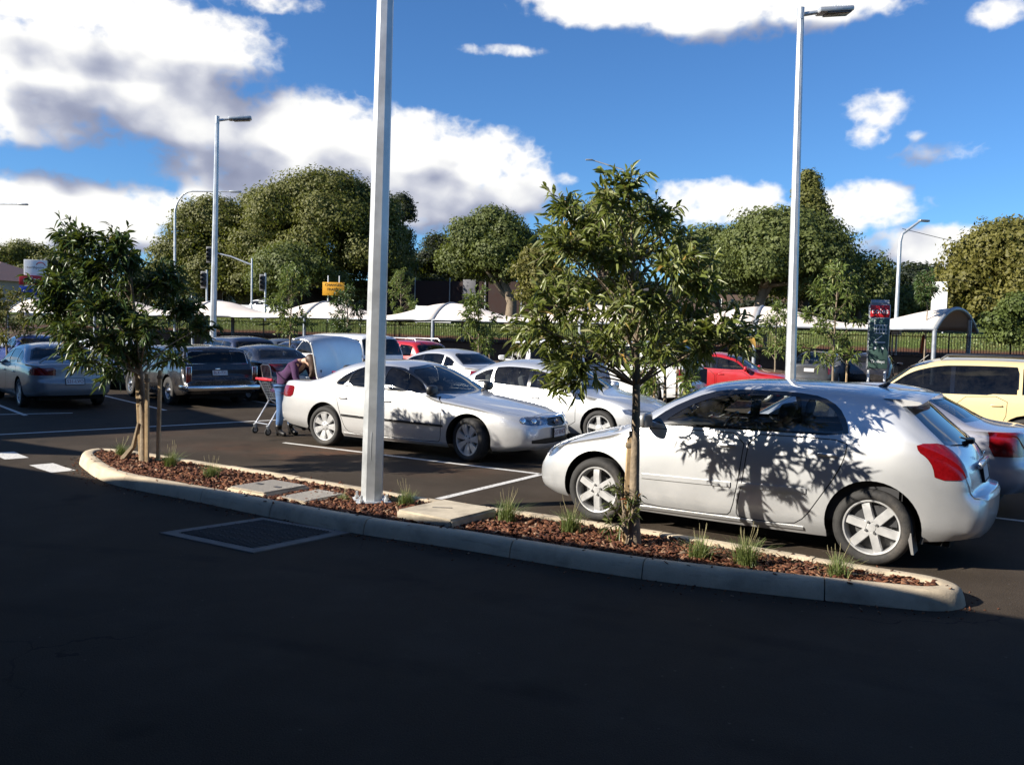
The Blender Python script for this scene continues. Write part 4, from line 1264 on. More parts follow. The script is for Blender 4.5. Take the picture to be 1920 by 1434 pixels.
# ------------------------------------------------------------------ planted island with its kerb
FRONT = [(-5.62, 11.35), (-5.16, 10.72), (-4.74, 10.28), (-4.2, 9.92), (-3.47, 9.47), (-2.49, 8.78), (-1.44, 8.12), (-.51, 7.70), (.15, 7.31), (.73, 7.00), (1.29, 6.74), (2.21, 6.43), (2.95, 6.22)]
TIP = [(3.06, 6.19), (3.22, 6.20), (3.38, 6.28), (3.46, 6.42), (3.44, 6.58), (3.36, 6.70), (3.26, 6.78)]
BACK = [(2.76, 7.10), (2.21, 7.50), (1.49, 7.98), (.18, 8.77), (-.89, 9.35), (-1.7, 9.95), (-4.01, 11.45), (-5.37, 12.32)]
LTIP = [(-5.72, 12.46), (-5.97, 12.40), (-6.06, 12.18), (-5.93, 11.80)]
OUT = FRONT + TIP + BACK + LTIP                     # counter-clockwise seen from above
def resample(poly, step):
    P_ = [Vector(p) for p in poly] + [Vector(poly[0])]
    out_ = []; carry = 0.0
    for a, b in zip(P_[:-1], P_[1:]):
        L_ = (b - a).length; t = carry
        while t < L_:
            out_.append(a.lerp(b, t / L_)); t += step
        carry = t - L_
    return out_
def chaikin(poly, n=2):
    P_ = [Vector(p) for p in poly]
    for _ in range(n):
        P_ = [q for a, b in zip(P_, P_[1:] + P_[:1]) for q in (a.lerp(b, .25), a.lerp(b, .75))]
    return P_
ring = resample(chaikin(OUT, 2), .06)
NR = len(ring)
def rnorm(i):
    d = ring[(i + 1) % NR] - ring[i - 1]
    return Vector((-d.y, d.x)).normalized()           # inward for a ccw ring
island = empty('kerbed_island', (0, 0, 0), 0, 'long concrete kerbed garden island between the driveway and the bays', 'traffic island')
KP = [(0.0, 0.0), (.012, .055), (.03, .105), (.05, .128), (.075, .137), (.155, .137), (.17, .130), (.175, .06)]
seg_rand = random.Random(3)
i = 0
while i < NR:
    n_seg = min(NR - i, int(seg_rand.uniform(1.15, 1.7) / .06))
    if NR - i - n_seg < 8: n_seg = NR - i
    vs = []; fs = []
    jz = seg_rand.uniform(-.004, .004); ji = seg_rand.uniform(-.004, .004)
    for k in range(n_seg + 1):
        q = (i + k) % NR
        p = ring[q].copy()
        if k == 0: p = p.lerp(ring[(q + 1) % NR], .07)
        if k == n_seg: p = p.lerp(ring[q - 1], .07)
        nn = rnorm(q)
        for (a, z) in KP:
            pp = p + nn * (a + ji)
            vs.append((pp.x, pp.y, z + (jz if z > .01 else 0)))
        if k:
            m_ = len(KP)
            for j in range(m_ - 1):
                fs.append(((k - 1) * m_ + j, k * m_ + j, k * m_ + j + 1, (k - 1) * m_ + j + 1))
    m_ = len(KP)
    fs += [tuple(range(m_)), tuple(range(n_seg * m_, n_seg * m_ + m_))]
    kb = MB(); kb.add(vs, fs); kb.build('kerb_stone', M_KERB, island, 30)
    i += n_seg

def mulch_material():
    m = bpy.data.materials.new('bark_mulch'); m.use_nodes = True
    nt = NG(m.node_tree); b = m.node_tree.nodes['Principled BSDF']
    oi = nt.n('ShaderNodeNewGeometry')
    c = nt.ramp(oi.outputs['Random Per Island'], [(0, (.035, .014, .009)), (.35, (.10, .036, .020)), (.65, (.17, .066, .034)), (.9, (.24, .115, .06)), (1, (.36, .26, .18))])
    nz = nt.noise(oi.outputs['Position'], 60, 3, .6)
    nt.put(b.inputs['Base Color'], nt.mix(nt.maprange(nz, .3, .7, 0, .5), c, (.05, .02, .012)))
    b.inputs['Roughness'].default_value = .85; b.inputs['Specular IOR Level'].default_value = .2
    return m
M_MULCH = mulch_material()
inner = [ring[k] + rnorm(k) * .165 for k in range(0, NR, 3)]
mb = MB(); mb.add([(p.x, p.y, .085) for p in inner], [tuple(range(len(inner)))])
tag(mb.build('garden_soil', mat('garden_soil', (.045, .022, .014), .95, var=.4, vscale=20), None, None), kind='structure')
rs = np.random.RandomState(5)
innerp = [(p.x, p.y) for p in inner]
pts = []
xs_, ys_ = [p[0] for p in innerp], [p[1] for p in innerp]
while len(pts) < 15000:
    x, y = rs.uniform(min(xs_), max(xs_)), rs.uniform(min(ys_), max(ys_))
    if inside((x, y), innerp): pts.append((x, y))
pts = np.array(pts)
def chips(pts, z0, zr, smin, smax, rs):
    n = len(pts)
    L_ = rs.uniform(smin, smax, n); Wd = L_ * rs.uniform(.3, .6, n); T_ = rs.uniform(.003, .008, n)
    yaw = rs.uniform(0, 6.283, n); pit = rs.normal(0, .35, n); rol = rs.normal(0, .35, n)
    z = z0 + rs.uniform(0, zr, n)
    base = np.array([(-1, -1, -1), (1, -.8, -1), (1, .9, -1), (-.9, 1, -1), (-.9, -1, 1), (1, -.9, 1), (.9, .9, 1), (-1, .8, 1)]) * .5
    V = base[None] * np.stack([L_, Wd, T_], 1)[:, None, :]
    cx, sx_ = np.cos(rol), np.sin(rol); y1 = V[..., 1] * cx[:, None] - V[..., 2] * sx_[:, None]; z1 = V[..., 1] * sx_[:, None] + V[..., 2] * cx[:, None]
    cy, sy = np.cos(pit), np.sin(pit); x2 = V[..., 0] * cy[:, None] + z1 * sy[:, None]; z2 = -V[..., 0] * sy[:, None] + z1 * cy[:, None]
    cz, sz_ = np.cos(yaw), np.sin(yaw); x3 = x2 * cz[:, None] - y1 * sz_[:, None]; y3 = x2 * sz_[:, None] + y1 * cz[:, None]
    V = np.stack([x3 + pts[:, :1], y3 + pts[:, 1:2], z2 + z[:, None]], 2).reshape(-1, 3)
    q = np.array([(3, 2, 1, 0), (4, 5, 6, 7), (0, 1, 5, 4), (1, 2, 6, 5), (2, 3, 7, 6), (3, 0, 4, 7)])
    F = (q[None] + 8 * np.arange(n)[:, None, None]).reshape(-1, 4)
    return V, F
V, F = chips(pts, .085, .035, .03, .085, rs)
tag(link('bark_mulch', fast_mesh('bark_mulch', V, F, M_MULCH)), 'red brown bark mulch covering the island bed', 'mulch', kind='stuff')

# bark and grit spilled along the kerb, fallen leaves on the driveway
sp_pts = []
for k in range(900):
    q = rs.randint(0, NR); p = ring[q] - rnorm(q) * float(abs(rs.normal(.02, .10)) + .012)
    sp_pts.append((p.x, p.y))
V, F = chips(np.array(sp_pts), .003, .003, .006, .03, rs)
tag(link('kerbside_grit', fast_mesh('kerbside_grit', V, F, M_MULCH)), 'grit and bark crumbs lying along the foot of the kerb', 'grit', kind='stuff')
sp_pts = []
for k in range(70):
    q = rs.randint(0, NR); p = ring[q] + rnorm(q) * float(rs.uniform(.04, .16)); sp_pts.append((p.x, p.y))
V, F = chips(np.array(sp_pts), .139, .004, .02, .05, rs)
tag(link('spilled_bark', fast_mesh('spilled_bark', V, F, M_MULCH)), 'bark chips spilled on top of the kerb', 'mulch', kind='stuff')
# pit lids set in the bed
def slab(name, quad, z0, z1, mt, parent=None, bev=.012):
    bm = bmesh.new()
    lo = [bm.verts.new((x, y, z0)) for x, y in quad]; hi = [bm.verts.new((x, y, z1)) for x, y in quad]
    bm.faces.new(lo[::-1]); bm.faces.new(hi)
    for k in range(4): bm.faces.new((lo[k], lo[(k + 1) % 4], hi[(k + 1) % 4], hi[k]))
    bmesh.ops.recalc_face_normals(bm, faces=bm.faces)
    bmesh.ops.bevel(bm, geom=bm.edges[:], offset=bev, segments=2, affect='EDGES')
    me = bpy.data.meshes.new(name); bm.to_mesh(me); bm.free(); me.materials.append(mt)
    me.shade_smooth(); me.set_sharp_from_angle(angle=R(40))
    return link(name, me, parent)
def quad_at(c, a, L_, W_):
    ca, sa = math.cos(R(a)), math.sin(R(a))
    return [(c[0] + x * ca - y * sa, c[1] + x * sa + y * ca) for x, y in ((-L_ / 2, -W_ / 2), (L_ / 2, -W_ / 2), (L_ / 2, W_ / 2), (-L_ / 2, W_ / 2))]
M_CHECKER = mat('checker_plate', (.33, .29, .23), .5, .35, bump=.9, bscale=60, var=.2, vscale=30)
pit = empty('service_pit', (0, 0, 0), 0, 'raised service pit with checker plate lid nearest the staked left tree', 'pit cover')
slab('frame', quad_at((-2.70, 9.63), -34, .62, .66), .06, .145, M_KERB, pit)
slab('lid', quad_at((-2.70, 9.63), -34, .56, .60), .147, .163, M_CHECKER, pit, .004)
lf = MB()
for dx in (-.15, .15):
    ca, sa = math.cos(R(-34)), math.sin(R(-34))
    lf.box((-2.70 + dx * ca, 9.63 + dx * sa, .165), (.09, .05, .006), R(-34))
lf.build('lifting_slot', M_BLACK, pit, None)
pit2 = empty('service_pit', (0, 0, 0), 0, 'flush service pit lid beside the galvanised light pole base', 'pit cover')
slab('frame', quad_at((-2.14, 9.30), -34, .46, .62), .06, .122, M_KERB, pit2)
slab('lid', quad_at((-2.14, 9.30), -34, .40, .56), .124, .134, M_CHECKER, pit2, .003)
pit3 = empty('service_pit', (0, 0, 0), 0, 'thick sandy concrete pit slab to the right of the light pole', 'pit cover')
slab('slab', quad_at((-.61, 8.47), -36, .70, .72), .06, .19, M_LID, pit3, .02)
lf = MB(); lf.box((-.66, 8.52, .191), (.20, .018, .006), R(-2)); lf.build('lifting_slot', M_BLACK, pit3, None)
# stormwater pit in the driveway
sw = empty('stormwater_pit', (0, 0, 0), 0, 'square concrete framed drain grate in the dark driveway', 'drain')
gq = [(-3.25, 7.95), (-2.18, 7.32), (-1.50, 8.14), (-2.50, 8.70)]
cq = Vector((sum(p[0] for p in gq) / 4, sum(p[1] for p in gq) / 4))
slab('frame', gq, -.05, .010, M_PITFRAME, sw, .004)
q2 = [tuple(cq + (Vector(p) - cq) * .80) for p in gq]
slab('infill', q2, -.05, .013, mat('pit_infill', (.055, .053, .05), .85, var=.5, vscale=60, bump=.8, bscale=50), sw, .003)
gb = MB(); A_, B_, C_, D_ = [Vector(p) for p in q2]
for k in range(1, 22):
    t = k / 22
    a, b = A_.lerp(B_, t), D_.lerp(C_, t)
    gb.tube([(a.x, a.y, .017), (b.x, b.y, .017)], .007, 4)
for k in range(1, 6):
    t = k / 6
    a, b = A_.lerp(D_, t), B_.lerp(C_, t)
    gb.tube([(a.x, a.y, .015), (b.x, b.y, .015)], .006, 4)
tag(gb.build('grate_bar', mat('cast_iron', (.06, .058, .055), .6, .6, var=.3), sw, None), kind='stuff')

# grass tufts
def tuft(loc, h, n, seed, label, spread=.17):
    r_ = np.random.RandomState(seed)
    V, F = [], []
    for k in range(n):
        a = r_.uniform(0, 6.283); bx, by = r_.normal(0, .035, 2)
        hh = h * r_.uniform(.55, 1.12); lean = abs(r_.normal(.45, .38)) * spread / .17
        w_ = r_.uniform(.0025, .0048)
        dx, dy = math.cos(a), math.sin(a)
        b0 = len(V)
        for j, t in enumerate((0, .35, .7, 1.0)):
            off = hh * lean * t ** 1.8
            px_, py_, pz = bx + dx * off, by + dy * off, hh * (t - .25 * lean * t * t)
            ww = w_ * (1 - t * .85)
            V += [(px_ - dy * ww, py_ + dx * ww, pz), (px_ + dy * ww, py_ - dx * ww, pz)]
            if j: F.append((b0 + 2 * j - 2, b0 + 2 * j - 1, b0 + 2 * j + 1, b0 + 2 * j))
    o = empty('grass_tuft', (*loc, .10), 0, label, 'grass', 'grass tufts along the island')
    bl = link('blades', fast_mesh('blades', V, F, M_GRASS), o)
    tag(bl, kind='stuff')
    # flowering stems
    V, F = [], []
    st = MB()
    for k in range(max(4, n // 40)):
        a = r_.uniform(0, 6.283); hh = h * r_.uniform(1.0, 1.5); ln = r_.uniform(.1, .45)
        p1 = (math.cos(a) * hh * ln, math.sin(a) * hh * ln, hh * .95)
        st.tube([(0, 0, 0), (p1[0] * .35, p1[1] * .35, hh * .5), p1], [.0012, .001, .0008], 3)
        st.tube([p1, (p1[0] * 1.12, p1[1] * 1.12, p1[2] + .05)], [.0024, .0012], 4)
    tag(st.build('seed_stem', mat('seed_stem', (.34, .30, .16), .8), o, None), kind='stuff')
    return o
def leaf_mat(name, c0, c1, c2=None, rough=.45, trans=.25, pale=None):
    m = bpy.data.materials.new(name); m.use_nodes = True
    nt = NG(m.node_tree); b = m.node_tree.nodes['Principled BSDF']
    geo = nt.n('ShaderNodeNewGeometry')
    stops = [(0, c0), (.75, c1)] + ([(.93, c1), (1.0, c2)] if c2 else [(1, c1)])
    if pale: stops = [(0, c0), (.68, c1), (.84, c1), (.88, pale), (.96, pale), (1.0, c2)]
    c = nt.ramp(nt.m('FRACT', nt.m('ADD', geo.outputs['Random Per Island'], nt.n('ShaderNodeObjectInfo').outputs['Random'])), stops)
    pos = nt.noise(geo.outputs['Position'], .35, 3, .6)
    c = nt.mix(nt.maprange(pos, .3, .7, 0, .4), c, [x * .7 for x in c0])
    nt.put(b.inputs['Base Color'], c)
    b.inputs['Roughness'].default_value = rough
    b.inputs['Specular IOR Level'].default_value = .35
    out_ = m.node_tree.nodes['Material Output']
    tr = nt.n('ShaderNodeBsdfTranslucent'); nt.put(tr.inputs[0], nt.mix(.5, c, (.20, .24, .02)))
    mx_ = nt.n('ShaderNodeMixShader'); mx_.inputs[0].default_value = trans
    nt.t.links.new(b.outputs[0], mx_.inputs[1]); nt.t.links.new(tr.outputs[0], mx_.inputs[2]); nt.t.links.new(mx_.outputs[0], out_.inputs[0])
    return m
M_GRASS = leaf_mat('grass_blade', (.085, .13, .035), (.20, .24, .08), (.38, .32, .14))
T_ = [((-5.40, 11.95), .20, 300, 'grass tuft at the rounded left end of the island'), ((-4.38, 11.12), .24, 340, 'grass tuft just right of the staked left tree'), ((-3.62, 10.42), .20, 300, 'grass tuft in the mulch left of the checker plate pit'),
      ((-1.08, 9.02), .20, 300, 'grass tuft between the light pole and the sandy pit slab'), ((-.02, 8.35), .26, 380, 'grass tuft touching the right side of the sandy pit slab'), ((.58, 7.98), .25, 340, 'grass tuft in front of the silver hatchback front wheel'),
      ((1.60, 7.12), .22, 300, 'low dark grass tuft right of the slender tree trunk'), ((1.93, 6.95), .27, 420, 'tall grass tuft below the hatchback rear door'), ((2.58, 6.68), .21, 260, 'small grass tuft in front of the hatchback rear wheel'), ((-1.78, 9.24), .10, 60, 'sparse grass sprig at the foot of the light pole')]
for k, (p, h_, n_, lb) in enumerate(T_): tuft(p, h_ * .88, int(n_ * .85), 20 + k, lb, .24)
# ------------------------------------------------------------------ trees
M_BARK = mat('grey_brown_bark', (.20, .155, .105), .9, var=.35, vscale=12, bump=.8, bscale=30, dirt=(.10, .075, .05))
M_BARKDARK = mat('dark_bark', (.07, .05, .036), .95, var=.35, vscale=3, bump=.6, bscale=8)
M_BARKPALE = mat('pale_bark', (.26, .20, .145), .9, var=.3, vscale=3)
M_STAKE = mat('timber_stake', (.40, .28, .15), .85, var=.3, vscale=9, bump=.4, bscale=30, dirt=(.22, .15, .08))
M_TIE = mat('hessian_tie', (.22, .17, .11), .95, var=.3, vscale=40)
M_LEAF = leaf_mat('glossy_tree_leaf', (.088, .120, .026), (.200, .225, .060), (.40, .23, .055), rough=.33, trans=.33, pale=(.34, .36, .18))
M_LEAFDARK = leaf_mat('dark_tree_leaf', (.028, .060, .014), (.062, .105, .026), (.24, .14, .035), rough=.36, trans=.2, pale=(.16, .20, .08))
M_LEAFYOUNG = leaf_mat('young_tree_leaf', (.085, .125, .028), (.175, .225, .055), (.28, .25, .08), rough=.4, trans=.3)
M_LEAFRED = leaf_mat('red_tipped_leaf', (.05, .075, .018), (.10, .11, .03), (.34, .06, .03), rough=.4, trans=.25)
def crown_mat(name, a, b, c=None): return leaf_mat(name, a, b, c, rough=.6, trans=.30)
M_CROWN1 = crown_mat('olive_crown_leaf', (.088, .092, .019), (.158, .160, .036))
M_CROWN2 = crown_mat('green_crown_leaf', (.070, .090, .021), (.128, .150, .040))
M_CROWN3 = crown_mat('dark_crown_leaf', (.010, .018, .009), (.026, .036, .016))
M_CROWN4 = crown_mat('ochre_crown_leaf', (.100, .095, .018), (.175, .158, .036))
M_CROWN5 = crown_mat('fresh_crown_leaf', (.060, .085, .018), (.130, .165, .040))

def leaf_arrays(P_, D_, L_, W_, rs, fold=.35, droop=.25):
    """folded lance-shaped leaves: base points, directions, lengths, widths"""
    n = len(P_)
    D_ = D_ / np.linalg.norm(D_, axis=1)[:, None]
    rnd = rs.normal(0, 1, (n, 3))
    S_ = np.cross(D_, rnd); S_ /= np.linalg.norm(S_, axis=1)[:, None]
    N_ = np.cross(S_, D_); sg = np.where(N_[:, 2:3] < 0, -1, 1) * np.where(rs.rand(n, 1) < .18, -1, 1); N_ = N_ * sg
    l, w_ = L_[:, None], W_[:, None]
    dn = np.array([0, 0, -1.0])
    b = P_
    m1 = P_ + D_ * l * .38
    tip = P_ + D_ * l + dn * l * droop
    Lf = m1 + S_ * w_ * .5 + N_ * w_ * fold - dn * 0
    Rt = m1 - S_ * w_ * .5 + N_ * w_ * fold
    m2 = P_ + D_ * l * .72 + dn * l * droop * .45
    L2 = m2 + S_ * w_ * .36 + N_ * w_ * fold * .7
    R2 = m2 - S_ * w_ * .36 + N_ * w_ * fold * .7
    V = np.stack([b, m1, m2, tip, Lf, L2, Rt, R2], 1).reshape(-1, 3)
    q = np.array([(0, 1, 4, 4), (1, 2, 5, 4), (2, 3, 5, 5), (0, 6, 1, 1), (6, 7, 2, 1), (7, 3, 2, 2)])
    tri = np.array([(0, 1, 4), (1, 2, 5), (1, 5, 4), (2, 3, 5), (0, 6, 1), (6, 7, 2), (6, 2, 1), (7, 3, 2)])
    F = (tri[None] + 8 * np.arange(n)[:, None, None]).reshape(-1, 3)
    return V, F

def leafy_tree(name, base, clusters, label, trunk_top, seed, m_leaf, leaf=(.085, .145), nt_=7, per=11, trunk_r=(.045, .022), cat='tree', group=None, single=0, za_min=0.0, ydepth=.55, lean=(0, 0), stems=None, spread=.20, z0=.08):
    rs = np.random.RandomState(seed)
    root = empty(name, (base[0], base[1], 0), 0, label, cat, group)
    tr = MB()
    zs = np.linspace(z0, trunk_top, 9)
    def tx(z):
        t = (z - z0) / max(.01, trunk_top - z0)
        return Vector((lean[0] * t + .02 * math.sin(5 * t + seed), lean[1] * t + .015 * math.cos(4 * t + seed), z))
    tr.tube([tx(z) for z in zs], [trunk_r[0] + (trunk_r[1] - trunk_r[0]) * (k / 8) + (.018 if k == 0 else 0) for k in range(9)], 9)
    tr.build('trunk', M_BARK, root, 60)
    br = MB(); LP, LD = [], []
    for (cx, cz) in clusters:
        wr = math.sqrt(max(.05, 1 - min(1, abs(cx)) ** 2 * .5))
        cy = rs.uniform(-1, 1) * ydepth * wr
        c = Vector((cx, cy, cz))
        za = max(za_min, z0 + .8 * (trunk_top - z0) * .45, min(trunk_top, cz - .25 - .45 * math.hypot(cx, cy)))
        a = tx(za); mid = a.lerp(c, .5) + Vector((0, 0, .06 + .35 * max(0, a.z - c.z)))
        path = [a, a.lerp(mid, .5) + Vector((0, 0, .01)), mid, mid.lerp(c, .6), c]
        br.tube(path, [.011, .009, .007, .005, .003], 5)
        out_ = (c - a).normalized()
        for k in range(nt_ if cz > 2.05 or not single else int(nt_ * .72)):
            d = (Vector(rs.normal(0, .75, 3)) + out_ * .75 + Vector((0, 0, .12))).normalized()
            ln = rs.uniform(.6, 1.15) * spread
            p0 = path[3].lerp(c, rs.uniform(0, 1))
            br.tube([p0, p0 + d * ln * .5 + Vector((0, 0, .01)), p0 + d * ln], [.0035, .0028, .0018], 4, False)
            for j in range(per):
                t = (j + .6) / per
                pp = p0 + d * ln * t
                ld = (d * .8 + Vector(rs.normal(0, .62, 3)) + Vector((0, 0, -.12))).normalized()
                LP.append(pp); LD.append(ld)
    br.build('branches', M_BARK, root, 60)
    LP = np.array([tuple(p) for p in LP]); LD = np.array([tuple(d) for d in LD])
    n = len(LP)
    L_ = rs.uniform(leaf[0], leaf[1], n); W_ = L_ * rs.uniform(.20, .29, n)
    pick = np.zeros(n, bool)
    if single:
        near = LP[:, 1] + rs.normal(0, .12, n)
        pick[np.argsort(near)[:single]] = True
    V, F = leaf_arrays(LP[~pick], LD[~pick], L_[~pick], W_[~pick], rs)
    fo = link('foliage', fast_mesh('foliage', V, F, m_leaf), root); tag(fo, kind='stuff')
    if single:
        protos = []
        for k in range(5):
            V, F = leaf_arrays(np.zeros((1, 3)), np.array([[1.0, 0, 0]]), np.array([1.0]), np.array([.20 + .02 * k]), np.random.RandomState(k), fold=.3, droop=.06 * k)
            protos.append(fast_mesh('leaf', V, F, m_leaf))
        for i_ in np.where(pick)[0]:
            o = link('leaf', protos[i_ % 5], root)
            d = Vector(LD[i_])
            q = d.to_track_quat('X', 'Z') @ Matrix.Rotation(rs.uniform(-.9, .9), 4, 'X').to_quaternion()
            o.matrix_local = Matrix.Translation(LP[i_]) @ q.to_matrix().to_4x4() @ Matrix.Diagonal((L_[i_], L_[i_], L_[i_], 1))
    return root

T2C = [(-0.23, 3.26), (-0.39, 3.1), (-0.07, 3.11), (-0.8, 3.11), (-0.7, 2.98), (0.08, 3.0), (0.27, 2.99), (-0.52, 2.89), (-0.24, 2.85), (-0.87, 2.79), (-0.81, 2.7), (-0.56, 2.66), (-0.28, 2.62), (0.04, 2.72), (0.36, 2.87), (0.41, 2.64), (0.18, 2.54), (-0.14, 2.44), (-0.46, 2.39), (-0.74, 2.43), (0.47, 2.41), (-0.87, 2.2), (-0.59, 2.16), (-0.31, 2.16), (0.01, 2.22), (0.29, 2.22), (0.52, 2.14), (-1.07, 2.03), (-1.13, 1.9), (-0.91, 1.92), (-0.67, 1.88), (-0.4, 1.88), (-0.12, 1.94), (0.16, 1.94), (0.44, 1.95), (0.66, 2.05), (0.83, 1.91), (0.91, 1.96), (0.63, 1.86), (-0.76, 1.64), (-0.6, 1.69), (-0.67, 1.53), (-0.25, 1.75), (0.07, 1.8), (0.4, 1.76)]
T1C = [(-0.85, 3.19), (-0.57, 3.16), (-0.29, 3.13), (-0.05, 3.07), (-1.06, 2.97), (-1.17, 2.8), (-0.87, 2.8), (-0.58, 2.81), (-0.28, 2.82), (0.01, 2.82), (0.3, 2.73), (-1.24, 2.51), (-0.92, 2.52), (-0.61, 2.53), (-0.29, 2.54), (0.02, 2.55), (0.34, 2.55), (-1.31, 2.23), (-0.99, 2.24), (-0.68, 2.25), (-0.36, 2.26), (-0.05, 2.26), (0.27, 2.27), (0.53, 2.2), (-1.4, 1.95), (-1.09, 1.96), (-0.77, 1.97), (-0.45, 1.97), (-0.14, 1.98), (0.18, 1.99), (0.45, 1.95), (-1.24, 1.67), (-0.93, 1.68), (-0.61, 1.69), (-0.29, 1.7), (0.02, 1.7), (0.34, 1.71), (-0.75, 1.44), (-0.46, 1.45), (-0.16, 1.45), (0.14, 1.46), (0.78, 1.97), (-0.22, 1.34)]
def stakes(base, offs, h, label, group=None):
    for k, (dx, dy, lx, ly, lb) in enumerate(offs):
        o = empty('timber_stake', (base[0] + dx, base[1] + dy, 0), 0, lb, 'stake', group)
        m_ = MB(); a = Vector((0, 0, .02)); b = Vector((lx, ly, h + .04 * k))
        d = (b - a)
        M = d.to_track_quat('Z', 'Y').to_matrix().to_3x3()
        m_.bevbox((a + b) / 2, (.046, .046, d.length), .006, m=M, seg=1)
        m_.build('post', M_STAKE, o, 30)
        ti = MB(); ti.bevbox(a.lerp(b, .93), (.07, .055, .05), .01); ti.build('tie', M_TIE, o, 30)
t2 = leafy_tree('street_tree', (1.13, 7.55), [(-.12 + (x + .12) * .92, z - .10 * max(0, z - 2.2)) for x, z in T2C], 'slender tree with loose drooping leaves in front of the silver hatchback', 2.55, 11, M_LEAF, nt_=14, per=12, single=290, ydepth=.60, spread=.27, za_min=1.5, lean=(-.10, .05), trunk_r=(.052, .020))
stakes((1.13, 7.55), [(-.10, .05, .02, 0, 'timber stake strapped left of the slender tree trunk'), (-.03, .16, -.02, 0, 'timber stake directly behind the slender tree trunk')], 1.05, '')
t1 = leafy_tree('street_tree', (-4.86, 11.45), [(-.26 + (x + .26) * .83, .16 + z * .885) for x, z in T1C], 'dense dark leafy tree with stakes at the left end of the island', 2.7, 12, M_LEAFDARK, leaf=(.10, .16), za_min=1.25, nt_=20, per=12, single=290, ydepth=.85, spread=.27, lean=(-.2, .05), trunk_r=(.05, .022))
stakes((-4.86, 11.45), [(.05, -.05, .00, 0, 'light timber stake nearest the camera at the left tree'), (.14, .08, .03, .0, 'darker timber stake on the right of the left tree'), (-.06, .03, -.06, 0, 'thin timber stake on the left of the left tree')], 1.28, '')
tb = MB(); tb.tube([(-5.22, 11.62, .11), (-5.04, 11.52, .30), (-4.94, 11.44, .62)], [.05, .035, .02], 6)
tag(tb.build('fallen_tie', M_TIE), 'loose hessian strap leaning against the left tree stakes', 'strap')
sh = leafy_tree('small_shrub', (1.02, 7.50), [(-.09, .40), (-.02, .50), (.04, .36), (-.14, .28), (.0, .25), (-.05, .58), (.06, .46)], 'small red tipped shrub at the foot of the slender tree', .42, 13, M_LEAFRED, leaf=(.05, .085), nt_=5, per=7, ydepth=.08, trunk_r=(.01, .005), cat='shrub', spread=.12)

def sapling(loc, h, w_, z_base, label, seed, m_leaf=M_LEAFYOUNG, stake=True, low=.42):
    rs = random.Random(seed)
    cl = []
    n = int(12 + 8 * w_ * (h * .5))
    for k in range(n):
        z = h * (low + (1 - low) * (k + rs.random()) / n)
        t = (z / h - low) / (1 - low)
        r_ = w_ * (math.sin(math.pi * min(1, .22 + t * .78)) ** .7)
        cl.append((rs.uniform(-1, 1) * r_, z))
    o = leafy_tree('young_tree', loc, cl, label, h * .92, seed, m_leaf, leaf=(.14, .24), nt_=10, per=7, group='young trees planted in the car park', ydepth=w_, spread=.36, trunk_r=(.045, .015), z0=z_base)
    return o

